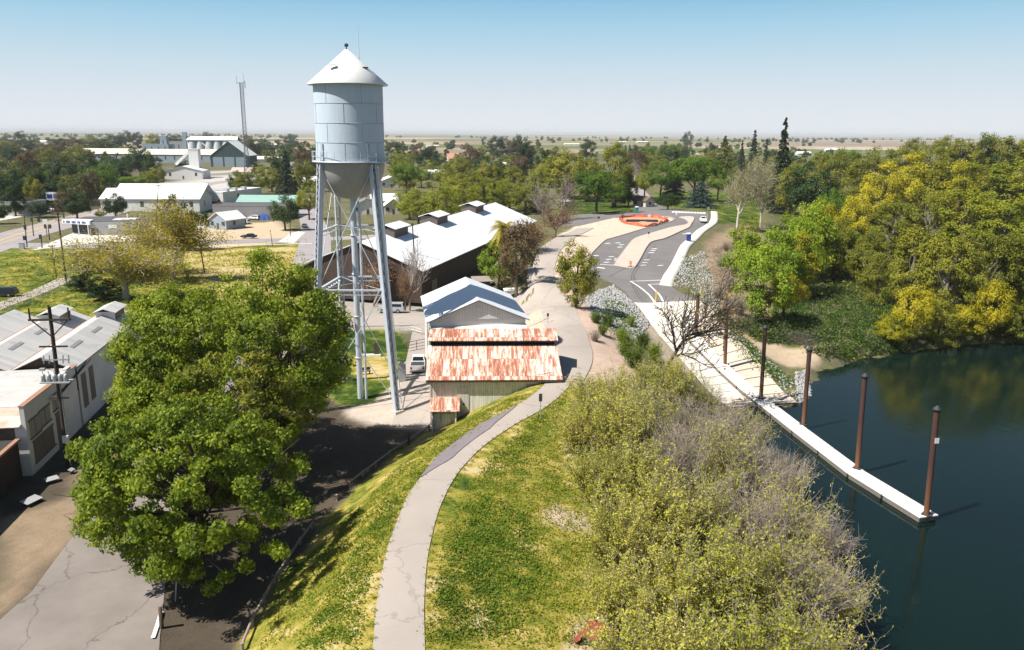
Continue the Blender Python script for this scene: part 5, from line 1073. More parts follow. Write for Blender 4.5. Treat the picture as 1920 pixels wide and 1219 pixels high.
SHR = {"y": [whip_shrub(201, 6.5, 7.5, 85, 9, 11000, "thicket", m_twig), whip_shrub(202, 6.0, 7.0, 80, 9, 10000, "thicket", m_twig)], "g": [whip_shrub(203, 6.0, 7.5, 120, 20, 1300, "thicket", m_twig), whip_shrub(204, 5.6, 7.5, 120, 20, 700, "cream", m_twig)],
       "m": [whip_shrub(205, 6.5, 7.5, 95, 14, 6500, "thicket", m_twig)], "l": [whip_shrub(206, 4.5, 4.5, 60, 9, 7000, "lime", m_twigd), whip_shrub(207, 4, 5, 60, 9, 7000, "green", m_twigd)]}
ORD = ["leftmost", "second from the left", "third from the left", "fourth from the left", "fifth from the left", "sixth from the left", "seventh from the left", "eighth from the left", "ninth from the left", "tenth from the left", "eleventh from the left", "twelfth from the left"]
def shrub(kind, px, py, s, label, var=None, z=1.0, group="shrubs in the riverside thicket"):
    g = G(px, py); l = SHR[kind]; c = copy_tree(l[int(rng.integers(len(l))) if var is None else var % len(l)]); c['label'] = label; c['group'] = group
    c.location = (g[0], g[1], g[2] - .05); c.rotation_euler = (rng.normal() * .06, rng.normal() * .06, rng.uniform(0, 6.28)); c.scale = (s, s, s * z); return c
DESC = {"y": "yellow green willow shrub", "g": "grey twiggy leafless shrub", "m": "half bare grey shrub", "l": "dense bright green shrub"}
ROWS = [("thicket row nearest the boat ramp", 775, [(1095, 'y', .72), (1150, 'y', .95), (1210, 'y', 1.05), (1270, 'y', .92), (1325, 'm', .7)]),
        ("row behind the bare earth", 850, [(1090, 'y', .82), (1150, 'y', 1.12), (1215, 'm', 1.08), (1290, 'g', 1.1), (1350, 'g', 1.05), (1400, 'm', .85)]),
        ("row by the middle pilings", 940, [(1120, 'y', .85), (1185, 'y', 1), (1260, 'g', 1.1), (1340, 'm', 1.15), (1410, 'g', 1.05), (1470, 'g', .85)]),
        ("row by the dock's tip", 1050, [(1150, 'y', .9), (1225, 'y', 1.05), (1310, 'm', 1.1), (1395, 'g', 1.15), (1470, 'm', 1.15), (1530, 'g', .85)]),
        ("row by the open river", 1180, [(1175, 'y', .85), (1255, 'y', 1.05), (1345, 'y', 1.1), (1430, 'm', 1.15), (1510, 'g', 1.1), (1555, 'm', .9)]),
        ("bottom thicket row", 1330, [(1180, 'y', .85), (1270, 'y', 1.0), (1370, 'y', 1.05), (1460, 'y', 1.05), (1540, 'm', .95)])]
for desc, py, items in ROWS:
    for i, (px, k, s) in enumerate(items): shrub(k, px + rng.normal() * 8, py + rng.normal() * 10, s, f"{DESC[k]}, {ORD[i]} in the {desc}")
shrub("l", 1172, 668, .75, "dense bright green shrub at the head of the thicket beside the dirt bank", 0)
shrub("l", 1190, 690, .8, "dark green shrub between the dirt bank and the white ramp edge", 1)
shrub("l", 1140, 612, .55, "low green bush on the rock slope by the levee road", 1); shrub("l", 1118, 606, .5, "small dark bush with pale roots at the edge of the rock slope", 1)
for i, (x, y, s_) in enumerate([(1165, 640, .5), (1205, 652, .6), (1228, 678, .65), (1128, 628, .45), (1182, 612, .4)]): shrub("l", x, y, s_, f"small green bush, {sorted([1128,1165,1182,1205,1228]).index(x) + 1 and ORD[sorted([1128,1165,1182,1205,1228]).index(x)]} along the rock slope's lower edge", i, 1.0, "green bushes by the rock slope")
shrub("g", 1115, 640, .3, "small dead bush on the bare dirt bank beside the levee road", 0)
for i, (x, y, s_) in enumerate([(1352, 500, .55), (1372, 545, .6), (1345, 560, .5), (1385, 590, .6), (1395, 500, .6), (1362, 470, .5), (1410, 470, .6)]): shrub("g", x, y, s_, f"grey dead brush, {ORD[i]} on the slope right of the sidewalk", None, 1.0, "dead brush on the slope")
# leaning bare tree over the ramp
lt = bare_proto("leaning_bare_tree", 301, m_twigd, 8.5, 12.5, 4, (5, 4, 4, 3), "gold", 350, .28, .2, tmin=.028, rl=.5, first=.3); lt['label'] = "leaning bare tree spreading its branches over the white boat ramp"
g = G(1236, 702); lt.location = tuple(g); lt.rotation_euler = (R(-4), R(30), .3); lt.scale = (1.5, 1.5, 1.35)
# ------------------------------------------------------------------ trees near the levee road and barn
plant("olive", 1080, 448, 577, 88, "bushy olive tree with several stems beside the levee road, left of the parking lot", var=0)
plant("brown", 968, 410, 557, 85, "brownish green tree whose trunk stands at the edge of the levee road bend", var=0)
plant("lime", 935, 450, 545, 78, "bright green bush tree in front of the palm by the barn wall", var=1)
plant("bare", 768, 432, 582, 78, "tall bare tree with upright branches at the barn's near corner", var=0)
plant("rust", 700, 470, 575, 120, "brown tangled leafless bush tree filling the space behind the tower legs", var=0)
plant("rust", 632, 490, 560, 80, "brown leafless bush at the barn gable left of the tower legs", var=1)
plant("rust", 760, 500, 583, 60, "low brown shaggy bush around the bare tree's trunk by the barn", var=1)
plant("rust", 1002, 395, 470, 90, "pinkish brown bare tree beside the far end of the barn roof", var=0)
plant("rust", 1040, 378, 445, 80, "pinkish brown bare tree at the kerb where the sandy path meets the road", var=1)
plant("bare", 1040, 312, 415, 85, "tall grey brown bare tree between the willows and the round park tree", var=1)
plant("bare", 1020, 330, 425, 70, "grey bare tree just behind the pinkish brown trees near the barn", var=0)
plant("oak", 1118, 318, 402, 98, "round bright green shade tree on the park lawn", var=0)
plant("oak", 1148, 342, 390, 60, "smaller green tree just behind the round shade tree in the park", var=1)
plant("olive", 1152, 262, 388, 95, "tall olive green tree rising behind the park's round shade tree", var=1)
plant("olive", 1062, 275, 372, 95, "wide yellow green tree left of the tall olive tree behind the park", var=0)
plant("olive", 1100, 285, 378, 70, "green tree filling the gap between the two tall olive trees", var=0)
plant("dark", 1178, 320, 388, 45, "dark green tree shading the side of the small park toilet block", var=1)
plant("willow", 1208, 305, 372, 52, "light green tree behind the park road entrance", var=1)
plant("dark", 1252, 362, 393, 52, "low rounded dark olive tree on the lawn beside the curved road", var=0)
plant("conifer", 1263, 282, 372, 60, "dark broad conifer among the green trees of the park", var=1)
plant("oak", 1238, 300, 374, 70, "green tree left of the dark park conifer", var=1)
plant("oak", 1300, 292, 378, 95, "wide bright green tree behind the blue spruce", var=0)
plant("oak", 1345, 310, 380, 60, "green tree between the blue spruce and the pale budding tree", var=1)
plant("bluefir", 1312, 338, 390, 76, "blue grey spruce on the park lawn edge", var=0)
plant("brownfir", 1355, 254, 335, 62, "broad brownish conifer behind the pale budding tree", var=0)
plant("cream", 1382, 285, 430, 118, "pale budding tree with a thick cream trunk beside the end of the white pavement", var=0)
plant("cream", 1425, 290, 428, 90, "second pale green budding tree, close to the tall dark conifer", var=0, rz=2.4)
plant("conifer", 1459, 219, 400, 62, "tallest dark conifer standing above the horizon by the riverside wood", var=0)
plant("conifer", 1410, 243, 330, 38, "slim dark conifer left of the tallest conifer", var=1)
plant("cypress", 1433, 260, 330, 20, "narrow dark cypress next to the tallest conifer", var=0)
plant("conifer", 1388, 262, 330, 26, "small dark conifer on the skyline behind the pale tree", var=1)
plant("lime", 1398, 425, 545, 95, "feathery green tree on the brushy bank right of the sidewalk", var=1)
plant("lime", 1425, 452, 604, 128, "bright lime green willow at the foot of the brushy bank", var=0)
plant("yellow", 1468, 512, 600, 88, "small golden yellow bush tree beside the lime willow", var=1)
plant("yellow", 1492, 432, 562, 92, "golden yellow tree at the left edge of the riverside wood", var=0)
plant("lime", 1510, 370, 530, 100, "tall yellow lime tree behind the golden tree at the wood's left edge", var=0)
plant("lime", 1458, 425, 560, 110, "soft bright green tree behind the lime willow on the bank", var=1)
plant("dark", 1517, 298, 420, 95, "dark green round tree right of the tallest conifer", var=0)
plant("oak", 1552, 350, 450, 80, "mid green tree between the dark round tree and the yellow cottonwoods", var=1)
plant("olive", 1480, 300, 405, 60, "olive tree close behind the tallest conifer's foot", var=0)
plant("lime", 1502, 405, 552, 105, "tall bright green tree between the lime willow and the golden tree", var=0)
plant("yellow", 1532, 372, 512, 88, "golden lime tree set back from the wood's left edge", var=1)
plant("lime", 1478, 398, 520, 95, "upright light green tree behind the golden tree on the bank", var=1)
plant("olive", 1562, 405, 525, 95, "olive tree shading the inner edge of the bramble hollow", var=0)
plant("willow", 1395, 400, 500, 60, "pale green willow at the top of the brushy slope", var=1)
plant("olive", 1620, 430, 540, 90, "olive tree over the far side of the bramble hollow", var=1)
# palm
pg = G(945, 532); palm = thing("palm_tree", "shaggy palm tree with drooping fronds at the barn's long wall", "palm", tuple(pg)); ph = PD(940, 425, pg[1])[2] - pg[2]
part("trunk", MB().tube([(0, 0, -.3), (.1, 0, ph * .5), (0, 0, ph)], [.42, .36, .4], 10), m_bark, palm)
r_ = np.random.default_rng(5); V, F = [], []
for k in range(64):
    a = r_.uniform(0, 6.28); el = r_.uniform(-.9, 1.2); L_ = r_.uniform(3.0, 4.3); d = np.array([math.cos(a), math.sin(a), 0]); sd = np.array([-math.sin(a), math.cos(a), 0]); prev = None
    for i in range(13):
        t = i / 12; p = np.array([0, 0, ph]) + d * L_ * t * max(.25, math.cos(el * .8)) + np.array([0, 0, L_ * (math.sin(el) * t - .75 * t * t)])
        if i:
            for s in (-1, 1):
                q = p + sd * s * (.75 * (1 - t) ** .5 + .08) + np.array([0, 0, -.32]) + d * .2; o = len(V); V += [prev, p, q, (prev + q) * .5 + d * .05]; F.append((o, o + 1, o + 2, o + 3))
        prev = p
part("fronds", mesh_np("fronds", np.array(V), np.array(F)), LEAF["gold"], palm)
# sycamore clump and shrubs around the vacant field
def syc(seed, label, bpx, ytop, wpx, nl):
    t = bare_proto("sycamore_tree", seed, m_barkw, 16, 16, 4, (5, 5, 4, 4), "gold", nl, .36, .42, tmin=.035, rl=1.0); t['label'] = label
    g = G(*bpx); h = PD(bpx[0], ytop, g[1])[2] - g[2]; wm = wpx / FPX * (g[1] * .97 + 6); t.location = tuple(g); t.scale = (wm / 17, wm / 17, h / 16.3); return t
syc(311, "large golden sycamore with white branches between the store and the big trees", (322, 522), 368, 190, 15000)
syc(312, "lower golden sycamore spreading left over the green hedge by the lane", (235, 560), 428, 190, 16000)
plant("dark", 338, 360, 470, 66, "dark cedar tree behind the golden sycamore", var=0)
plant("bare", 345, 440, 515, 40, "small bare tree at the right side of the golden sycamore", var=0)
for i, (x, yb, w_) in enumerate([(158, 545, 74), (196, 562, 84), (170, 508, 66), (205, 492, 60)]): plant("dark", x, yb - 42, yb, w_, f"rounded green bush, {ORD[i]} along the lane beside the golden sycamore", "green bushes by the lane")
# ------------------------------------------------------------------ riverside wood
wood = {"front water row": [("yellow", 1672, 585, 652, 75), ("yellow", 1708, 530, 652, 85), ("olive", 1755, 560, 650, 75), ("yellow", 1800, 570, 650, 90), ("yellow", 1850, 520, 645, 85), ("olive", 1905, 560, 645, 90), ("olive", 1960, 540, 642, 90)],
  "second row from the water": [("olive", 1640, 470, 570, 80), ("cottonwood", 1700, 420, 590, 120), ("cottonwood", 1765, 430, 615, 130), ("cottonwood", 1830, 420, 615, 130), ("cottonwood", 1895, 440, 615, 130), ("yellow", 1925, 450, 620, 80), ("cottonwood", 1970, 430, 615, 130)],
  "middle row": [("lime", 1580, 420, 480, 60), ("yellow", 1612, 345, 470, 78), ("cottonwood", 1668, 370, 500, 115), ("cottonwood", 1735, 350, 510, 125), ("cottonwood", 1800, 350, 520, 130), ("cottonwood", 1865, 360, 530, 130), ("cottonwood", 1925, 350, 530, 130)],
  "upper yellow row": [("olive", 1590, 300, 425, 85), ("yellow", 1650, 300, 430, 95), ("yellow", 1700, 280, 425, 100), ("cottonwood", 1755, 300, 430, 120), ("yellow", 1790, 296, 440, 90), ("cottonwood", 1835, 300, 440, 120), ("cottonwood", 1890, 295, 440, 120), ("yellow", 1925, 305, 440, 75)],
  "skyline row": [("olive", 1560, 275, 370, 70), ("olive", 1620, 272, 375, 80), ("cottonwood", 1680, 268, 378, 90), ("cottonwood", 1735, 262, 380, 100), ("cottonwood", 1790, 258, 385, 105), ("dark", 1835, 250, 385, 80), ("cottonwood", 1870, 254, 385, 105), ("cottonwood", 1915, 256, 385, 105), ("cottonwood", 1965, 258, 385, 105)],
  "far field edge": [("olive", 1530, 285, 345, 60), ("oak", 1580, 280, 348, 60), ("olive", 1700, 256, 350, 70), ("olive", 1760, 252, 350, 80), ("olive", 1850, 246, 352, 80), ("olive", 1920, 250, 352, 80)]}
WD = {"yellow": "golden yellow tree", "olive": "olive green tree", "cottonwood": "big olive cottonwood", "lime": "lime green tree", "dark": "dark green tree", "oak": "mid green tree"}
for row, its in wood.items():
    for i, (k, x, yt, yb, w_) in enumerate(its): plant(k, x, yt, yb, w_, f"{WD[k]}, {ORD[i]} in the riverside wood's {row}", "trees of the riverside wood")
# ------------------------------------------------------------------ town trees
town = {
 "behind the white barn roof": [("willow", 768, 350, 412, 70), ("willow", 812, 340, 418, 110), ("willow", 870, 335, 408, 90), ("willow", 905, 330, 398, 80), ("willow", 955, 335, 395, 90), ("willow", 1000, 340, 395, 70), ("willow", 838, 345, 425, 90), ("willow", 930, 342, 400, 80), ("willow", 785, 362, 425, 80), ("olive", 985, 345, 402, 70), ("cypress", 907, 348, 402, 20), ("cypress", 927, 341, 400, 18), ("conifer", 1003, 335, 398, 36), ("olive", 850, 325, 395, 60)],
 "among the roofs right of the tower": [("oak", 762, 303, 366, 55), ("dark", 742, 262, 312, 45), ("willow", 750, 280, 320, 50), ("dark", 805, 272, 318, 50), ("cypress", 836, 286, 336, 18), ("olive", 860, 290, 345, 60), ("dark", 912, 290, 350, 60), ("olive", 915, 300, 352, 50), ("brown", 885, 274, 322, 34), ("olive", 965, 310, 360, 60), ("brown", 975, 290, 350, 42), ("dark", 985, 262, 330, 40), ("bare", 870, 282, 318, 50), ("oak", 790, 315, 352, 50), ("willow", 832, 310, 352, 60), ("olive", 880, 320, 366, 60), ("dark", 1020, 275, 340, 40), ("willow", 1030, 288, 352, 70)],
 "on the skyline right of the tower": [("dark", 932, 253, 296, 42), ("dark", 970, 250, 296, 26), ("brown", 958, 262, 296, 40), ("dark", 990, 263, 300, 34), ("dark", 1100, 258, 300, 40), ("dark", 1288, 245, 277, 26), ("cypress", 1172, 272, 300, 14), ("cypress", 1180, 271, 300, 12), ("dark", 1190, 270, 300, 30), ("brown", 1196, 280, 330, 46)],
 "around the houses beyond the park": [("willow", 1225, 284, 318, 60), ("oak", 1262, 270, 312, 50), ("dark", 1242, 275, 312, 30), ("dark", 1290, 272, 310, 28), ("willow", 1310, 285, 320, 60), ("olive", 1335, 280, 316, 40), ("dark", 1330, 266, 305, 24), ("oak", 1218, 272, 306, 40), ("olive", 1275, 300, 336, 70), ("bare", 1190, 292, 340, 40)],
 "between the radio mast and the tower": [("willow", 480, 312, 366, 70), ("olive", 455, 325, 368, 50), ("dark", 525, 285, 350, 46), ("conifer", 540, 282, 372, 60), ("dark", 500, 262, 292, 40), ("olive", 575, 300, 360, 50), ("dark", 535, 362, 432, 60), ("willow", 580, 335, 412, 55), ("dark", 560, 265, 305, 46), ("olive", 510, 315, 360, 46), ("dark", 445, 318, 365, 36), ("brown", 570, 280, 330, 50), ("conifer", 556, 330, 392, 34)],
 "along the streets around the silos": [("dark", 265, 270, 335, 60), ("dark", 285, 286, 340, 44), ("dark", 230, 300, 345, 52), ("oak", 195, 305, 372, 70), ("olive", 282, 322, 350, 60), ("dark", 170, 290, 350, 50), ("olive", 295, 312, 345, 40), ("oak", 250, 330, 356, 60), ("dark", 345, 300, 326, 40), ("dark", 376, 395, 425, 38), ("dark", 218, 360, 412, 44), ("willow", 190, 388, 412, 26), ("olive", 440, 268, 300, 40), ("dark", 478, 258, 300, 34)],
 "in the dark tree belt left of the store": [("dark", 10, 320, 400, 70), ("dark", 52, 300, 385, 60), ("brown", 62, 280, 350, 46), ("dark", 88, 305, 390, 64), ("olive", 70, 330, 395, 44), ("dark", 122, 290, 372, 60), ("dark", 30, 268, 318, 50), ("olive", 100, 275, 330, 60), ("dark", 145, 360, 412, 60), ("brown", 120, 355, 410, 40), ("dark", 75, 375, 408, 46), ("dark", 30, 345, 405, 50), ("dark", -4, 380, 420, 40), ("bare", 120, 285, 345, 50), ("olive", 150, 270, 320, 60), ("dark", 105, 330, 395, 52), ("dark", -30, 300, 390, 80), ("brown", 175, 320, 385, 40), ("oak", 82, 318, 372, 40)],
 "on the skyline left of the tower": [("dark", 40, 244, 272, 30), ("olive", 170, 254, 282, 50), ("dark", 236, 243, 276, 30), ("dark", 258, 246, 276, 26), ("olive", 290, 250, 280, 40), ("dark", 215, 252, 286, 50), ("dark", 318, 250, 276, 26), ("brown", 140, 258, 290, 50), ("dark", 60, 262, 292, 60), ("dark", 115, 258, 290, 40), ("olive", 10, 262, 295, 50), ("dark", 340, 252, 278, 30), ("brown", 95, 268, 300, 60), ("dark", 190, 262, 296, 50), ("dark", 390, 246, 266, 26), ("olive", 465, 252, 276, 30), ("dark", 545, 250, 272, 30)]}
TD = {"willow": "yellow green willow", "cypress": "narrow dark cypress", "conifer": "dark conifer", "olive": "olive green tree", "oak": "bright green tree", "dark": "dark green tree", "brown": "brownish tree", "bare": "bare grey tree", "brownfir": "brown conifer"}
for where, its in town.items():
    byk = {}
    for it in sorted(its, key=lambda q: q[1]): byk.setdefault(it[0], []).append(it)
    for k, l in byk.items():
        for i, (kk, x, yt, yb, w_) in enumerate(l): plant(k, x, yt, yb, w_, (f"{TD[k]} {where}, {ORD[i]}" if len(l) > 1 else f"only {TD[k]} {where}"), "trees " + where)
hide_protos()
for l in SHR.values():
    for p in l:
        for ch in list(p.children): bpy.data.objects.remove(ch)
        bpy.data.objects.remove(p)
# ------------------------------------------------------------------ ground cover and rock
def scatter(name, polys, n, size, leafm, hgt=.3, clump=6, spread=.4, smin=.5, label=None, keep=None, z=0.0, up=.8, droop=0., asp=.45):
    pts = []
    for poly, share in polys:
        wp = [tuple(p[:2]) for p in GP(poly)]; xs = [p[0] for p in wp]; ys = [p[1] for p in wp]; k = 0; need = int(n * share / clump); got = []
        while k < need:
            x, y = rng.uniform(min(xs), max(xs), need * 3), rng.uniform(min(ys), max(ys), need * 3); m = pip(wp, x, y); got.append(np.stack([x[m], y[m]], 1)); k += m.sum()
            if len(got) > 30: break
        pts.append(np.vstack(got)[:need])
    c = np.vstack(pts); c = np.repeat(c, clump, 0) + rng.normal(size=(len(c) * clump, 2)) * spread; hh = np.abs(rng.normal(size=len(c))) * hgt
    zz = terrain(c[:, 0], c[:, 1]); k = zz > WZ - .1; c, hh, zz = c[k], hh[k], zz[k]
    q = np.hstack([c, (zz + hh * .6 + z)[:, None]]); o = link(name, leaf_mesh(name, q, unit(rng.normal(size=q.shape) + [0, 0, up]), size, asp, None, droop), leafm); tag(o, label, None, None, 'stuff'); return o
UG = [([(1440, 600), (1480, 540), (1560, 500), (1680, 520), (1700, 640), (1560, 652), (1480, 640)], .7), ([(1380, 610), (1440, 600), (1480, 640), (1420, 640)], .15), ([(1500, 662), (1560, 668), (1640, 662), (1700, 655), (1700, 640), (1560, 655)], .15)]
scatter("bank_undergrowth", UG, 20000, .42, LEAF["deep"], .8, 22, .7); scatter("bank_brambles", UG, 11000, .42, LEAF["green"], .7, 26, .6); scatter("dry_reeds", UG, 14000, .6, LEAF["cream"], .8, 20, .5, asp=.1, up=.1)
scatter("ramp_weeds", [([(1292, 641), (1303, 641), (1350, 690), (1412, 746), (1398, 747), (1340, 695)], 1)], 2600, .3, LEAF["brown"], .3, 8, .25, asp=.25)
scatter("dry_brush", [([(1335, 470), (1400, 440), (1420, 500), (1430, 560), (1390, 620), (1350, 590), (1340, 520)], .6), ([(1490, 500), (1600, 480), (1680, 500), (1640, 560), (1520, 600)], .2), ([(1450, 620), (1520, 630), (1540, 655), (1470, 640)], .2)], 15000, .5, LEAF["grey"], .7, 12, .6, asp=.15, up=.2)
scatter("bank_weeds", [([(1330, 590), (1350, 580), (1420, 660), (1490, 720), (1480, 735), (1400, 680)], .5), ([(1270, 480), (1330, 480), (1345, 560), (1330, 600), (1300, 560)], .2), ([(1130, 560), (1180, 570), (1205, 620), (1150, 640)], .3)], 12000, .3, LEAF["green"], .3, 10, .45)
scatter("grass_tufts", [([(795, 1215), (830, 1000), (900, 880), (1000, 790), (1060, 740), (1080, 800), (1120, 960), (1180, 1219)], .62), ([(480, 1215), (540, 1120), (640, 990), (780, 850), (880, 785), (1000, 735), (915, 795), (808, 862), (742, 960), (698, 1080), (674, 1219)], .38)], 42000, .17, LEAF["willow"], .12, 7, .22, up=1.1)
_pe = []
for sd in (-1, 1):
    e_ = offs(path_line, sd * 1.36); e_ = np.repeat(e_[:-6], 34, 0) + rng.normal(size=((len(path_line) - 6) * 34, 2)) * .12; _pe.append(e_ + unit(np.repeat((offs(path_line, sd * 2.0) - path_line)[:-6], 34, 0)) * np.abs(rng.normal(size=(len(e_), 1))) * .25)
_pe = np.vstack(_pe); _pq = np.hstack([_pe, (terrain(_pe[:, 0], _pe[:, 1]) + .1 + np.abs(rng.normal(size=len(_pe))) * .05)[:, None]])
tag(link("verge_grass", leaf_mesh("verge_grass", _pq, unit(rng.normal(size=_pq.shape) + [0, 0, .9]), .15, .35), LEAF["willow"]), None, None, None, 'stuff')
scatter("clover_patches", [([(810, 1190), (850, 1000), (900, 930), (990, 960), (1010, 1100), (950, 1190)], .7), ([(985, 800), (1060, 745), (960, 880), (900, 920), (920, 850)], .15), ([(560, 1219), (655, 1219), (702, 1030), (746, 935), (726, 935), (655, 1050)], .25)], 12000, .2, LEAF["green"], .12, 22, .35, up=1.2)
scatter("dry_grass", [([(1080, 760), (1330, 760), (1440, 900), (1540, 1060), (1560, 1219), (1150, 1219), (1140, 1000)], 1)], 24000, .34, LEAF["thicket"], .35, 8, .5, up=.4, asp=.2)
scatter("field_weeds", [([(0, 590), (0, 480), (560, 470), (600, 500), (540, 580), (250, 595)], 1)], 9000, .5, LEAF["olive"], .25, 8, 1.2)
scatter("forest_floor_growth", [([(1500, 500), (1600, 440), (1920, 420), (2000, 620), (1900, 635), (1700, 645)], 1)], 12000, .8, LEAF["olive"], 1.2, 8, 1.2)
def rocks(name, polys, n, s0, s1, m):
    V, F = [], []; base = np.array([(1, 0, 0), (-1, 0, 0), (0, 1, 0), (0, -1, 0), (0, 0, .8), (0, 0, -.5)]); tri = np.array([(0, 2, 4), (2, 1, 4), (1, 3, 4), (3, 0, 4), (2, 0, 5), (1, 2, 5), (3, 1, 5), (0, 3, 5)]); C_ = []
    for poly, share in polys:
        wp = [tuple(p[:2]) for p in GP(poly)]; xs = [p[0] for p in wp]; ys = [p[1] for p in wp]; x, y = rng.uniform(min(xs), max(xs), int(n * share * 6)), rng.uniform(min(ys), max(ys), int(n * share * 6)); m_ = pip(wp, x, y); C_.append(np.stack([x[m_], y[m_]], 1)[:int(n * share)])
    c = np.vstack(C_); z = terrain(c[:, 0], c[:, 1]); s = rng.uniform(s0, s1, (len(c), 1, 1)); A = rng.normal(size=(len(c), 3, 3)); Q, _ = np.linalg.qr(A); v = (base[None] * rng.uniform(.6, 1.3, (len(c), 6, 1)) * s) @ Q; v = v + np.stack([c[:, 0], c[:, 1], z + .05], 1)[:, None]
    f = (tri[None] + (np.arange(len(c)) * 6)[:, None, None]).reshape(-1, 3); tag(link(name, mesh_np(name, v.reshape(-1, 3), f), m), None, None, None, 'stuff')
m_rock = M("riprap_rock", (.36, .355, .345), .9, .35, .8, fine=.2)
rocks("riprap_rocks", [([(1098, 562), (1120, 545), (1150, 536), (1172, 552), (1190, 572), (1218, 610), (1195, 640), (1165, 640), (1120, 590)], .5), ([(1275, 490), (1320, 470), (1345, 540), (1350, 600), (1325, 575), (1290, 540), (1262, 538)], .25), ([(1322, 575), (1345, 590), (1430, 665), (1520, 745), (1500, 757), (1420, 680)], .05), ([(1490, 700), (1515, 695), (1522, 745), (1500, 757)], .10)], 5200, .10, .36, m_rock)
# ------------------------------------------------------------------ town buildings
m_cream = M("cream_wall", (.60, .55, .45), .85, .12, .5); m_whitep = M("white_wall", (.74, .73, .70), .8, .1, .5); m_greyw = M("grey_wall", (.36, .36, .37), .85, .15, .5); m_bluegrey = M("blue_grey_wall", (.30, .36, .42), .75, .15, .5); m_brick = M("brick_wall", (.30, .15, .10), .9, .25, 1.5)
m_shingle = M("grey_shingle", (.20, .19, .185), .9, .2, .8); m_shingleb = M("brown_shingle", (.16, .115, .085), .9, .25, .8); m_salmon = M("salmon_roof", (.50, .25, .17), .8, .2, .8); m_pink = M("pale_pink_roof", (.55, .42, .37), .8, .15, .8); m_wroof2 = M("white_roof", (.80, .79, .76), .6, .08, .3); m_creamr = M("cream_roof", (.70, .64, .48), .7, .1, .3); m_teal = M("teal_roof", (.27, .43, .37), .6, .12, .4); m_tealw = M("teal_gable", (.045, .075, .085), .7, .15, .5); m_tarr = M("tar_roof", (.10, .10, .105), .9, .2, .6); m_win = M("house_window", (.05, .06, .075), .2, .1, 1, spec=.6); m_doorb = M("brown_door", (.12, .075, .05), .7); m_pwhite = M("trim_white", (.78, .77, .74), .7, .05, 1)
HG = "houses of the town"
def house(label, px, py, W, D, eave, rise, wm, rm, rz=10, axis='x', name="house", cat="house", nwin=3, group=HG, over=.5, flat=False, door=True, base=None):
    g = np.array(base) if base is not None else G(px, py); t = thing(name, label, cat, tuple(g), R(rz), group); x = W / 2
    w_ = MB().prism([(-x, 0), (x, 0), (x, D), (-x, D)], -.3, eave)
    if not flat:
        if axis == 'x': w_.add([(-x, 0, eave), (-x, D, eave), (-x, D / 2, eave + rise), (x, 0, eave), (x, D, eave), (x, D / 2, eave + rise)], [(0, 2, 1), (3, 4, 5)])
        else: w_.add([(-x, 0, eave), (x, 0, eave), (0, 0, eave + rise), (-x, D, eave), (x, D, eave), (0, D, eave + rise)], [(0, 1, 2), (5, 4, 3)])
    part("wall", w_, wm, t)
    if flat: part("roof", MB().bb(-x + .25, x - .25, .25, D - .25, eave, eave + .06), rm, t); part("parapet", MB().bb(-x - .06, x + .06, -.06, .25, eave, eave + .45).bb(-x - .06, x + .06, D - .25, D + .06, eave, eave + .45).bb(-x - .06, -x + .25, .25, D - .25, eave, eave + .45).bb(x - .25, x + .06, .25, D - .25, eave, eave + .45), wm, t)
    elif axis == 'x':
        k = rise / (D / 2) * over; part("roof", MB().slab((-x - over, -over, eave - k + .1), (x + over, -over, eave - k + .1), (x + over, D / 2, eave + rise + .1), (-x - over, D / 2, eave + rise + .1), .16).slab((-x - over, D / 2, eave + rise + .1), (x + over, D / 2, eave + rise + .1), (x + over, D + over, eave - k + .1), (-x - over, D + over, eave - k + .1), .16), rm, t)
    else:
        k = rise / x * over; part("roof", MB().slab((-x - over, -over, eave - k + .1), (0, -over, eave + rise + .1), (0, D + over, eave + rise + .1), (-x - over, D + over, eave - k + .1), .16).slab((0, -over, eave + rise + .1), (x + over, -over, eave - k + .1), (x + over, D + over, eave - k + .1), (0, D + over, eave + rise + .1), .16), rm, t)
    for i in range(nwin):
        xc = -x + W * (i + .5) / nwin
        if door and i == nwin // 2: dd = part("door", MB().bb(xc - .5, xc + .5, -.05, 0, 0, 2.1), m_doorb, t); continue
        part("window", MB().bb(xc - .7, xc + .7, -.04, 0, eave * .38, eave * .78), m_win, t)
    for s in (-1, 1):
        if D > 5: part("window", MB().bb(s * x - (.04 if s < 0 else 0), s * x + (.04 if s > 0 else 0), D * .35, D * .35 + 1.3, eave * .38, eave * .78), m_win, t)
    return t
# corner store with a blue lettered fascia
g = G(169, 441.5); st = thing("corner_store", "low grey and white corner store with blue letter signs along its fascia", "store", tuple(g), R(10))
part("wall", MB().prism([(0, 0), (13.5, 0), (13.5, 17), (-7, 17), (-7, 6), (0, 3)], 0, 4.1), m_greyw, st)
part("canopy", MB().prism([(-9.2, 4.4), (.6, -1.0), (.6, 3.0), (-7.2, 7.0)], 3.3, 4.6), m_pwhite, st); part("roof", MB().prism([(.3, .3), (13.2, .3), (13.2, 16.6), (-6.7, 16.6), (-6.7, 6.2), (.3, 3.2)], 4.1, 4.25), m_tarr, st)
part("roof_patch", MB().bb(6, 13, 3, 8, 4.26, 4.5), m_wroof2, st); m_bl = M("sign_blue", (.03, .06, .30), .6, .05, 1)
a, b_ = Vector((-9.2, 4.4, 0)), Vector((.6, -1.0, 0)); dv = (b_ - a).normalized(); nv = Vector((-dv.y * -1, dv.x * -1, 0)) * 1
nv = Vector((dv.y, -dv.x, 0))
sg = part("fascia_sign", MB().bar(a + nv * .03 + Vector((0, 0, 3.95)) + dv * .2, b_ + nv * .03 + Vector((0, 0, 3.95)) - dv * .2, .05, 1.15), m_pwhite, st); b = MB(); x = .7
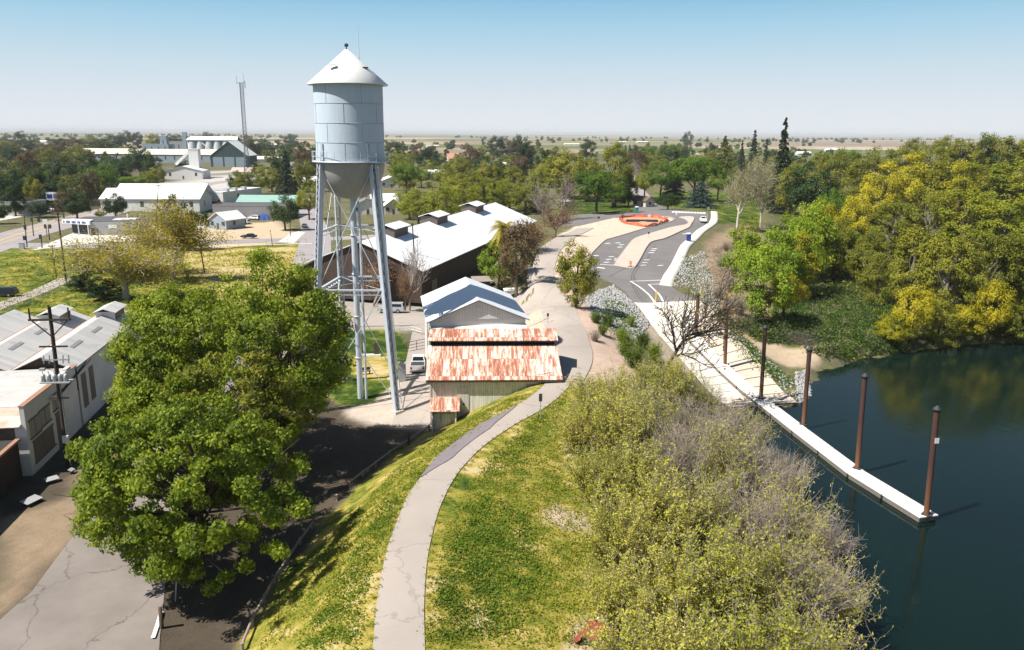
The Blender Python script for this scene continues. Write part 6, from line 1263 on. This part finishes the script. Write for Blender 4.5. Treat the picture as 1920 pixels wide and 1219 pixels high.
for wd in (1, 3, 3, 2, 3):
    for k in range(wd): c = a + dv * x + nv * .07 + Vector((0, 0, 3.95)); b.bar(c, c + dv * .42, .04, .8 if k % 2 else .62); x += .55
    x += .62
part("lettering", b, m_bl, sg)
for x0 in (.6, 1.9): part("post", MB().bb(-x0 * 2.6 + 1.3, -x0 * 2.6 + 1.55, x0 * 1.4 - 1.6, x0 * 1.4 - 1.35, 0, 3.3), m_pwhite, st)
part("shop_window", MB().add([(-6.9, 5.9, .5), (-.1, 3.0, .5), (-.1, 3.0, 2.9), (-6.9, 5.9, 2.9)], [(0, 1, 2, 3)]).add([(-6.92, 5.86, .5), (-.12, 2.96, .5), (-.12, 2.96, 2.9), (-6.92, 5.86, 2.9)], [(0, 1, 2, 3)]), m_win, st)
ws = part("wall_sign", MB().bb(5.6, 8.0, -.06, 0, 2.1, 3.2), m_pwhite, st); part("door", MB().bb(.4, 1.6, -.05, 0, 0, 2.3), m_doorb, st); part("flue", MB().tube([(9, 9, 4.2), (9, 9, 5.6)], .25, 8), m_pwhite, st)
house("low flat grey building behind the left intersection with pale fascia", 28, 403, 15, 9, 4.6, 0, m_greyw, m_tarr, 4, name="flat_roof_building", cat="building", flat=True, nwin=4)
house("brown house with a steep grey gable roof among the dark trees", 138, 366, 14, 12, 3.6, 4.2, m_shingleb, m_shingle, 12, 'y')
house("house wing with a grey roof left of the steep gable", 122, 364, 12, 9, 3.2, 2.4, m_shingleb, m_shingle, 12, 'x')
wh = house("long white roofed warehouse with plain grey walls behind the golden sycamore", 283, 397, 39, 16, 5.2, 3.6, m_whitep, m_wroof2, 3, 'x', "white_warehouse", "warehouse", 6, None)
house("second white roofed warehouse bay showing its grey gable behind the long one", 300, 385, 37, 14, 5.2, 3.6, m_greyw, m_wroof2, 3, 'x', "white_warehouse", "warehouse", 6, None)
fs = house("flat white roofed store with rooftop coolers and a red stripe", 403, 383, 8.5, 34, 5.0, 0, m_whitep, m_wroof2, -12, name="flat_roof_store", cat="store", flat=True, nwin=2, group=None)
for y in (9, 16, 24): part("rooftop_cooler", MB().bb(-1, 1, y, y + 2.2, 5.06, 6.3), m_steel, fs)
part("stripe", MB().bb(-4.2, 4.2, -.1, -.05, .3, 1.3), M("red_stripe", (.45, .05, .04), .6), fs)
gb = house("long grey shed with a teal roof strip behind the dry lot", 471, 411, 29, 10, 5.0, 0, mat_boards("grey_ribbed", (.33, .31, .32), (.26, .25, .26), .5, .3), m_tarr, 1, name="teal_roof_shed", cat="building", flat=True, nwin=0, group=None)
part("teal_roof", MB().slab((-9, 10.5, 5.6), (14.4, 10.5, 5.6), (14.4, 17, 8.0), (-9, 17, 8.0), .15), m_teal, gb)
house("small grey gabled house with a white roof between the cedar and parked cars", 409, 430, 7.5, 9, 3.4, 2.3, m_bluegrey, m_wroof2, -25, 'y')
house("tiny grey garage beside the small gabled house", 433, 422, 5, 6, 2.6, 1.3, m_greyw, m_shingle, -8, 'x')
house("white machine shop with a low gable roof by the plant street", 344, 336, 25, 20, 5.5, 3, m_whitep, m_wroof2, 6, 'y', "machine_shop", "building", 3, None)
g = G(366, 334); el = thing("white_hopper_tower", "tall white hopper tower with a sloping chute beside the machine shop", "tower", tuple(g), R(4)); part("tower", MB().bb(-3.2, 3.2, 0, 6, 0, 19), m_whitep, el); part("chute", MB().bar((-3, 3, 18), (-13, 3, 9), 1.6, 1.6), m_whitep, el); part("cap", MB().bb(-3.4, 3.4, -.2, 6.2, 19, 19.4), m_wroof2, el)
ts = house("steep shed with dark teal gable and pale roof before the silos", 431, 313, 33, 34, 10, 12.5, m_tealw, m_wroof2, 4, 'y', "steep_shed", "shed", 0, None, door=False)
for x in (-10, 0, 10): part("bay_door", MB().bb(x - 4.3, x + 4.3, -.08, 0, 0, 8.6), m_bluegrey, ts)
g = G(402, 291); si = thing("grain_silos", "bank of pale round grain silos under one white roof", "silo", tuple(g), R(2)); m_silo = M("silo_concrete", (.55, .56, .58), .8, .12, .1)
for k in range(6): part("silo", MB().lathe([(5.9, 0), (5.9, 19.5), (5.7, 19.8)], 20, (-28 + k * 11.2, 0, 0)), m_silo, si)
for k in range(6): part("silo", MB().lathe([(5.9, 0), (5.9, 19.5), (5.7, 19.8)], 20, (-28 + k * 11.2, 12, 0)), m_silo, si)
part("roof", MB().slab((-34, -6.5, 19.8), (34, -6.5, 19.8), (31, 6, 24.5), (-34, 6, 24.5), .5).slab((-34, 6, 24.5), (31, 6, 24.5), (34, 18.5, 19.8), (-34, 18.5, 19.8), .5), m_wroof2, si); part("elevator_leg", MB().bb(-41, -36, 0, 6, 0, 30), m_bluegrey, si); part("spout", MB().bar((-12, -8, 16), (2, -14, 4), 1.2), m_silo, si)
house("cream roofed long warehouse in front of the silos", 345, 305, 82, 26, 8, 5, m_bluegrey, m_creamr, 1, 'x', "cream_roof_warehouse", "warehouse", 9, None, door=False)
house("left part of the cream roofed warehouse row among dark trees", 203, 303, 62, 24, 8, 5, m_greyw, m_creamr, 1, 'x', "cream_roof_warehouse", "warehouse", 7, None, door=False)
house("grey concrete plant block with a white top left of the silos", 332, 287, 28, 18, 16, 0, m_greyw, m_wroof2, 2, name="plant_block", cat="building", flat=True, nwin=4, group=None, door=False)
house("low blue grey plant shed with a white roof", 292, 289, 36, 18, 13, 0, m_bluegrey, m_wroof2, 2, name="plant_shed", cat="building", flat=True, nwin=4, group=None, door=False)
house("narrow grey elevator tower between the plant shed and plant block", 308, 289, 9, 9, 24, 0, m_bluegrey, m_wroof2, 2, name="elevator_tower", cat="tower", flat=True, nwin=1, group=None, door=False)
house("cream house with an orange tinted roof right of the steep teal shed", 452, 333, 13, 11, 4, 2.6, m_cream, m_pink, 4, 'x')
house("salmon roofed house among the trees right of the tower", 861, 304, 24, 18, 4, 5, m_cream, m_salmon, 20, 'x')
for lab, x, y, W, D, rm, ax in [("white roofed house behind the small dark cypress", 818, 336, 15, 12, m_wroof2, 'x'), ("white gabled house just right of the tower tank", 735, 352, 14, 12, m_wroof2, 'y'), ("pale house partly hidden behind the tower's rear leg", 722, 392, 11, 10, m_wroof2, 'x'), ("white house with an open porch between tower legs", 690, 402, 12, 10, m_shingle, 'y'), ("white board garage right of the tower's far leg", 738, 402, 7, 9, m_wroof2, 'y'),
  ("pale gabled house in the willows by the far street", 912, 322, 14, 11, m_wroof2, 'x'), ("pale hipped house beside the far street's white car", 962, 318, 17, 12, m_cream, 'x'), ("white farmhouse in front of the ploughed field", 812, 277, 26, 14, m_pink, 'x'), ("pink roofed farmhouse on the skyline left of the dark grove", 862, 274, 24, 14, m_salmon, 'x'),
  ("white house at the tree line above the park", 1166, 268, 30, 16, m_wroof2, 'x'), ("long white roofed house under the skyline right of the park road", 1205, 268, 40, 14, m_wroof2, 'x'), ("grey roofed house behind the bare tree above the park", 1218, 303, 16, 12, m_shingle, 'x'), ("pale pink roofed house in the green trees above the blue spruce", 1316, 296, 20, 14, m_pink, 'x'), ("tan roofed long shed on the left skyline by the willows", 1072, 273, 40, 14, m_creamr, 'x'), ("white trailer like house on the right skyline beyond the tallest conifer", 1508, 292, 22, 9, m_wroof2, 'x'), ("low white shed at the far field edge beyond the wood", 1560, 284, 24, 9, m_wroof2, 'x'),
  ("white gabled house hidden in the dark tree belt", 172, 352, 14, 12, m_wroof2, 'y'), ("small white house at the far left edge", 2, 270, 14, 12, m_wroof2, 'x'), ("white house behind the tree belt near the left skyline", 76, 268, 26, 12, m_wroof2, 'x'), ("brick coloured store row left of the tower tank", 545, 272, 44, 20, m_brick, 'x'), ("white roofed store left of the tower's balcony", 520, 275, 34, 20, m_wroof2, 'x'), ("pale house by the yellow trees left of the tower", 583, 352, 12, 10, m_wroof2, 'x'), ("grey roofed house behind the tower's left leg", 560, 318, 16, 12, m_shingle, 'x'), ("white store front below the radio mast", 500, 305, 30, 18, m_wroof2, 'x')]:
    house(lab, x, y, W, D, 3.6, 2.6, m_whitep if rm is not m_wroof2 else (m_cream if W % 2 else m_whitep), rm, rng.uniform(2, 18), ax)
# billboard
g = G(103, 397); bbd = thing("billboard", "white street billboard with blue blocks under the dark house", "sign", tuple(g), R(5)); part("panel", MB().bb(-2.6, 2.6, -.1, .1, 4.4, 7.6), m_pwhite, bbd); part("post", MB().bb(-.2, .2, .1, .4, 0, 7), m_dark, bbd); b = MB()
part("printed_block", MB().bb(-2.2, -.2, -.14, -.1, 5.2, 6.8), m_bl, bbd); part("printed_block", MB().bb(.2, 2.2, -.14, -.1, 5.2, 6.8), m_bl, bbd)
g = G(88, 441); rs = thing("road_sign", "white square road sign on a dark pole before the store", "sign", tuple(g), R(5)); q = PD(88, 411, g[1])[2] - g[2]; part("post", MB().tube([(0, 0, 0), (0, 0, q)], .1, 6), m_dark, rs); part("panel", MB().bb(-.7, .7, -.12, -.06, q - 1.8, q), m_pwhite, rs)
# park toilet block, portable toilets
ptb = house("small cream park toilet block with a dark gable roof", 1198, 388, 7.5, 5.5, 2.8, 1.6, m_cream, m_shingleb, -52, 'x', "park_restroom", "building", 2, None)
def porta(label, px, py, c, nm):
    g = G(px, py); t = thing("portable_toilet", label, "portable toilet", (g[0], g[1], g[2] + .07), R(-8), None); mm = M("plastic_" + nm, c, .45, .08, 1)
    part("cabin", MB().bb(-.6, .6, -.6, .6, 0, 2.05), mm, t); part("roof", MB().lathe([(.92, 2.05), (.9, 2.15), (.6, 2.32), (.02, 2.38)], 4), M("plastic_pale", (.7, .72, .74), .5), t); part("door", MB().bb(-.45, .45, -.64, -.6, .08, 1.95), mm, t); part("vent", MB().bb(-.25, .25, -.66, -.64, 1.55, 1.75), m_dark, t)
porta("teal portable toilet in front of the park toilet block", 1194, 399.5, (.02, .22, .22), "teal"); porta("dark blue portable toilet with a pale top beside the white sidewalk", 1291, 453, (.025, .05, .26), "blue")
# orange safety net round a building plot in the sand island
m_net = M("orange_net", (.80, .14, .05), .7, .2, 3); net = [(1161, 413), (1166, 409), (1185, 407.5), (1215, 407.5), (1240, 410), (1252, 414), (1243, 419), (1228, 424), (1210, 426), (1190, 423), (1170, 419)]; nl = smooth_line(GP(net + net[:1]), 1.0)
nf = thing("safety_fence", "sagging orange safety net around a building plot on the sandy island", "fence", (0, 0, 0)); b = MB()
for i in range(0, len(nl) - 1):
    p, q = nl[i], nl[i + 1]; z0, z1 = tz(*p), tz(*q); h0, h1 = .62 + .34 * math.sin(i * .9), .62 + .34 * math.sin(i * .9 + .9)
    for k in range(5): b.bar((p[0], p[1], z0 + .1 + h0 * k / 4), (q[0], q[1], z1 + .1 + h1 * k / 4), .04, .17)
part("net", b, m_net, nf)
for i in range(0, len(nl) - 1, 3): part("stake", MB().bb(nl[i][0] - .05, nl[i][0] + .05, nl[i][1] - .05, nl[i][1] + .05, tz(*nl[i]) - .2, tz(*nl[i]) + 1.0), m_woodd, nf)
sheet("red_earth_plot", net, M("red_earth", (.56, .30, .19), .95, .35, .5), .05)
g = G(1198, 416); lp = thing("lumber_stack", "dark stacks of building material inside the orange net", "stack", tuple(g), .1); part("stack", MB().bb(-4, 0, -.8, .8, 0, .7).bb(2.2, 6, -.8, .8, 0, .6).bb(-1.5, 3.5, 1.2, 2.2, 0, .5), m_dark, lp); part("post", MB().bb(-5.4, -5.2, -.1, .1, 0, 2.8), m_woodd, lp)
g = G(1181, 502); br = thing("traffic_barrel", "orange traffic barrel at the near tip of the kerbed island", "barrel", (g[0], g[1], g[2] + .24)); part("drum", MB().lathe([(.36, 0), (.36, .1), (.32, .12), (.30, 1.1), (.26, 1.2), (.02, 1.22)], 14), M("barrel_orange", (.75, .20, .03), .5), br); b = MB()
for z in (.4, .8): part("band", MB().lathe([(.325, z), (.315, z + .14)], 14), m_pwhite, br)
part("base", MB().lathe([(.48, 0), (.48, .08), (.37, .1)], 12), m_tyre, br)
for px, py, tp, lab in [(1230, 567, 547, "yellow bollard in the painted lane at the top of the ramp"), (1313, 560, 546, "yellow bollard beside the first piling on the right lane")]:
    g = G(px, py); h = PD(px, tp, g[1])[2] - g[2]; t = thing("yellow_bollard", lab, "bollard", tuple(g)); part("post", MB().tube([(0, 0, 0), (0, 0, h)], .14, 10), M("bollard_yellow", (.72, .48, .02), .5), t); part("cap", MB().lathe([(.15, h), (.1, h + .1), (.01, h + .13)], 10), M("bollard_yellow", (.72, .48, .02), .5), t)
# small signs
def sign(label, px, py, top, pw=.5, ph=.6, mm=None, back=False):
    g = G(px, py); h = max(1.6, PD(px, top, g[1])[2] - g[2]); t = thing("sign_post", label, "sign", tuple(g), R(rng.uniform(-10, 10)), "small signs on posts"); part("post", MB().bar((0, 0, -.2), (0, 0, h), .07), m_steel, t); part("panel", MB().bb(-pw / 2, pw / 2, -.07, -.04, h - ph, h), mm or m_pwhite, t); return t
sign("dark backed sign on a thin post at the outer edge of the path bend", 1013, 786, 738, .32, .75, m_dark)
sign("small sign at the levee road bend beside the white handrail", 1027, 607, 590, .3, .5, m_dark); sign("white sign near the tip of the kerbed island", 1154, 497, 484, .6, .8); sign("short sign in the middle of the sandy kerbed island", 1216, 446, 438, .5, .5, m_dark); sign("dark sign post on the sand beside the loop road", 1122, 421, 406, .7, .7, m_dark); sign("white post sign at the park crossing", 1217, 411, 402, .9, .9); sign("pole sign at the far end of the white pavement", 1326, 424, 388, .8, 1.0, m_steel); sign("white marker on the curved tip of the kerbed island", 1268, 408, 402, .6, .8)
g = G(955, 561); ks = thing("information_shelter", "small post shelter with a flat pale roof at the levee road edge", "shelter", tuple(g), .1); h = PD(955, 543, g[1])[2] - g[2]; part("post", MB().bar((0, 0, 0), (0, 0, h), .2), m_cream, ks); part("roof", MB().slab((-1.1, -.9, h - .1), (1.1, -.9, h + .05), (1.1, .9, h + .2), (-1.1, .9, h + .1), .12), m_pwhite, ks)
g = G(905, 545); k2 = thing("pump_house", "little grey roofed pump shed under the bright green bush by the barn", "shed", tuple(g), .2); part("wall", MB().bb(-1.5, 1.5, 0, 2, 0, 1.9), m_woodd, k2); part("roof", MB().slab((-2, -.5, 1.9), (2, -.5, 1.9), (2, 2.4, 2.5), (-2, 2.4, 2.5), .12), M("weathered_roof", (.30, .25, .21), .9), k2)
# levee toe rail of logs on posts
rail_px = [(455, 1222), (468, 1190), (490, 1142), (560, 1028), (640, 930), (700, 880), (766, 833), (818, 797)]; rl_ = smooth_line(GP(rail_px), .5); rw = thing("log_rail", "low weathered log rail on short posts along the foot of the grass levee", "rail", (0, 0, 0)); m_log = M("weathered_log", (.30, .24, .19), .9, .3, 2)
pp = rl_[::5]
for i in range(len(pp) - 1):
    if 5 < i < 9: continue
    a, b_ = pp[i], pp[i + 1]; part("rail", MB().tube([(a[0], a[1], tz(*a) + .5), (b_[0], b_[1], tz(*b_) + .5)], .10, 7), m_log, rw)
for p in pp: part("post", MB().tube([(p[0], p[1], tz(*p) - .3), (p[0], p[1], tz(*p) + .62)], .12, 8), m_log, rw)
for (px, py), lab, hh in [((766, 834), "stout dark post near the lean-to at the levee foot", 1.3), ((822, 801), "dark post against the porch shed corner", 1.2), ((303, 1178), "leaning dark post on the kerb under the big leafy tree", 1.5)]:
    g = G(px, py); t = tag(link("wooden_post", MB().tube([(0, 0, -.3), (.05, 0, hh), (.05, 0, hh + .01)], [.15, .13, .05], 8), m_woodd, None, tuple(g)), lab, "post")
# handrails
def handrail(label, px, h=1.0, m=None, n=2, step=2.0, name="handrail"):
    ln = smooth_line(GP(px), step); t = thing(name, label, "railing", (0, 0, 0)); P3 = [Vector((a, b_, tz(a, b_))) for a, b_ in ln]
    for k in range(n):
        for i in range(len(P3) - 1): part("rail", MB().bar(P3[i] + Vector((0, 0, h * (k + 1) / n)), P3[i + 1] + Vector((0, 0, h * (k + 1) / n)), .06), m or m_pwhite, t)
    for p in P3: part("post", MB().bar(p - Vector((0, 0, .1)), p + Vector((0, 0, h)), .07), m or m_pwhite, t)
handrail("thin white handrail down the dirt bank beside the white gabled building", [(972, 622), (1000, 610), (1024, 600)]); handrail("white guard rail round the shed's right end by the levee road", [(998, 722), (1036, 716), (1046, 700)], 1.1)
handrail("grey metal fence at the corner of the white building's yard", [(790, 628), (770, 622), (748, 622)], .9, m_pwhite, 2)
handrail("dark yard gate rails between the lawn and white building", [(762, 660), (800, 652)], 1.4, m_woodd, 3)
# chain link fences
def chain(label, px, h=1.6, step=3.0):
    ln = smooth_line(GP(px), step); t = thing("chain_link_fence", label, "fence", (0, 0, 0), 0, "chain link fences round the vacant field"); P3 = [Vector((a, b_, tz(a, b_))) for a, b_ in ln]; b = MB()
    for i in range(len(P3) - 1):
        for z in (.08, h): b.bar(P3[i] + Vector((0, 0, z)), P3[i + 1] + Vector((0, 0, z)), .035)
    part("rail", b, m_steel, t)
    for p in P3: part("post", MB().bar(p, p + Vector((0, 0, h + .08)), .06), m_steel, t)
    b = MB()
    for i in range(len(P3) - 1):
        for k in range(6): u, v_ = k / 6, (k + 1) / 6; a_, c_ = P3[i].lerp(P3[i + 1], u), P3[i].lerp(P3[i + 1], v_); b.bar(a_ + Vector((0, 0, .1)), c_ + Vector((0, 0, h)), .012); b.bar(c_ + Vector((0, 0, .1)), a_ + Vector((0, 0, h)), .012)
    part("mesh", b, m_steel, t)
chain("chain link fence along the near side of the fenced lane", [(0, 588), (60, 566), (130, 538)]); chain("chain link fence between the green field and the cross street", [(0, 470), (150, 472), (300, 468)], 1.6, 6); chain("chain link fence past the golden sycamore along the cross street", [(390, 464), (500, 460), (575, 458)], 1.6, 6)
# lawn furniture and odds and ends
g = G(706, 668); mo = thing("lawn_monument", "dark upright sign board on a white base on the tower lawn", "sign board", tuple(g), R(8)); part("board", MB().bb(-.35, .35, -.1, .1, .2, 2.0), m_woodd, mo); part("plinth", MB().bb(-2.4, .6, -.35, .35, 0, .3), m_pwhite, mo)
g = G(755, 715); bx_ = thing("utility_cabinet", "grey upright utility cabinet behind the tower's near right leg", "cabinet", tuple(g), R(8)); part("body", MB().bb(-.45, .45, -.4, .4, 0, 2.4), m_steel, bx_); part("door", MB().bb(-.38, .38, -.43, -.4, .2, 2.2), m_greyw, bx_); part("lid", MB().bb(-.5, .5, -.46, .46, 2.4, 2.48), m_steel, bx_)
g = G(684, 702); bn = thing("park_bench", "small dark bench on the lawn under the tower", "bench", tuple(g), R(20)); part("seat", MB().bb(-.8, .8, -.2, .25, .4, .47), m_woodd, bn); part("backrest", MB().bb(-.8, .8, .25, .3, .5, .9), m_woodd, bn); part("leg", MB().bb(-.7, -.6, -.18, .28, 0, .4), m_dark, bn); part("leg", MB().bb(.6, .7, -.18, .28, 0, .4), m_dark, bn)
g = G(1116, 1204); pt = thing("picnic_table", "red picnic table with a white end in the grass at the thicket edge", "table", tuple(g), R(60)); mr = M("picnic_red", (.30, .06, .05), .6, .2, 2)
part("tabletop", MB().bb(-.9, .9, -.4, .4, .70, .76), mr, pt); part("tabletop_end", MB().bb(.9, 1.3, -.4, .4, .70, .76), m_pwhite, pt)
for s in (-1, 1): part("seat", MB().bb(-1.1, 1.2, s * .72 - .14, s * .72 + .14, .42, .47), mr, pt); part("leg", MB().bar((s * .8, -.75, 0), (s * .8, .3, .7), .08).bar((s * .8 + .09, .75, 0), (s * .8 + .09, -.3, .7), .08), m_dark, pt)
g = G(328, 1128); sl_ = thing("leaning_street_sign", "white notice on a thin leaning post beside the big leafy tree's trunk", "sign", tuple(g), .15); part("post", MB().bar((0, 0, -.2), (.35, .3, 3.0), .07), m_steel, sl_); part("panel", MB().box((.3, .22, 2.65), (.55, .05, .75)), m_pwhite, sl_); b = MB()
for k in range(4): part("print_line", MB().box((.3, .185, 2.88 - k * .14), (.4, .02, .05)), m_bluegrey, sl_)
ribbon("kerb", [(287, 1200), (294, 1180), (303, 1150)], .25, m_pwhite, .16)
for (px, py), s, lab in [((60, 945), 1.5, "pale sheet of scrap propped in the warehouse shadow"), ((98, 905), 1.1, "pale strip of scrap lying in the alley shadow"), ((135, 888), .6, "small white scrap at the edge of the alley shadow")]:
    g = G(px, py); t = thing("scrap_sheet", lab, "scrap", (g[0], g[1], g[2] + .05), rng.uniform(0, 3)); part("sheet", MB().slab((-s / 2, -s * .3, .3), (s / 2, -s * .3, .3), (s / 2, s * .3, .45), (-s / 2, s * .3, .45), .05), m_greyw, t); part("prop", MB().bb(-s * .4, s * .4, -.05, .05, -.05, .3), m_woodd, t)
g = G(528, 410); tn = thing("blue_tent", "blue camping tent against the long grey shed", "tent", tuple(G(496, 412)), .2); part("canopy", MB().add([(-2, -1.5, 0), (2, -1.5, 0), (2, 1.5, 0), (-2, 1.5, 0), (-1, 0, 2.1), (1, 0, 2.1)], [(0, 1, 5, 4), (2, 3, 4, 5), (1, 2, 5), (3, 0, 4)]), M("tent_blue", (.03, .08, .35), .7, .1, 1), tn); part("flap", MB().add([(-.5, -1.52, 0), (.5, -1.52, 0), (0, -.9, 1.3)], [(0, 1, 2)]), m_dark, tn)
# overhead wires from the tall pole
# ------------------------------------------------------------------ far woods and hills
def woodmass(name, label, polys, n, leafk, H0, H1, seed, nleaf=420, size=1.0):
    r = np.random.default_rng(seed); Q, Nn = [], []
    for poly, share in polys:
        k = 0
        while k < n * share:
            x, y = r.uniform(min(p[0] for p in poly), max(p[0] for p in poly)), r.uniform(min(p[1] for p in poly), max(p[1] for p in poly))
            if not pip(poly, np.array([x]), np.array([y]))[0]: continue
            k += 1; g = P(x, y, Z0); h = r.uniform(H0, H1); q, nn, _ = crown(r, h * r.uniform(.8, 1.3), h, 0, 22, nleaf, size, 'dome', .17); Q.append(q + g); Nn.append(nn)
    Q, Nn = np.vstack(Q), np.vstack(Nn); dist = Q[:, 1]; tag(link(name, leaf_mesh(name, Q, Nn, size * np.clip(dist / 500, .9, 4), .6, r), LEAF[leafk]), label, None, None, 'stuff')
LB = [(-60, 262), (330, 262), (330, 278), (250, 300), (190, 390), (60, 380), (-60, 395)]
woodmass("dark_town_canopy", None, [(LB, .55), ([(440, 266), (600, 266), (600, 320), (440, 300)], .18), ([(720, 268), (1060, 268), (1060, 345), (900, 350), (720, 300)], .17), ([(1180, 270), (1560, 270), (1560, 330), (1200, 320)], .10)], 400, "deep", 8, 13, 401)
woodmass("olive_town_canopy", None, [(LB, .32), ([(440, 266), (600, 266), (600, 372), (440, 320)], .13), ([(720, 268), (1060, 268), (1060, 372), (900, 372), (720, 360)], .36), ([(1180, 272), (1560, 272), (1560, 345), (1200, 330)], .25)], 270, "olive", 7, 12, 402)
woodmass("brown_town_canopy", None, [(LB, .5), ([(720, 268), (1060, 268), (1060, 330), (720, 300)], .4), ([(1180, 272), (1400, 272), (1400, 300), (1200, 300)], .1)], 80, "brown", 8, 12, 403)
woodmass("far_tree_lines", None, [([(-100, 253.2), (700, 255), (700, 256.2), (-100, 254.6)], .3), ([(700, 257), (2000, 264), (2000, 265.5), (700, 258.2)], .3), ([(-100, 256), (560, 258), (560, 262), (-100, 260)], .2), ([(900, 262), (1700, 266), (1700, 270), (900, 266)], .2)], 330, "deep", 9, 16, 404, 160, 1.6)
# ------------------------------------------------------------------ air
hz = MB().bb(-60000, 60000, -500, 58000, -9.5, 62); ho = link("haze", hz)
hm = bpy.data.materials.new("haze"); hm.use_nodes = True; hn = hm.node_tree; hn.nodes.remove(hn.nodes["Principled BSDF"]); pv = hn.nodes.new("ShaderNodeVolumePrincipled")
pv.inputs["Color"].default_value = (.93, .96, 1, 1); pv.inputs["Density"].default_value = 7e-5; pv.inputs["Anisotropy"].default_value = 0
hn.links.new(pv.outputs[0], hn.nodes["Material Output"].inputs["Volume"]); ho.data.materials.append(hm); tag(ho, kind='stuff')
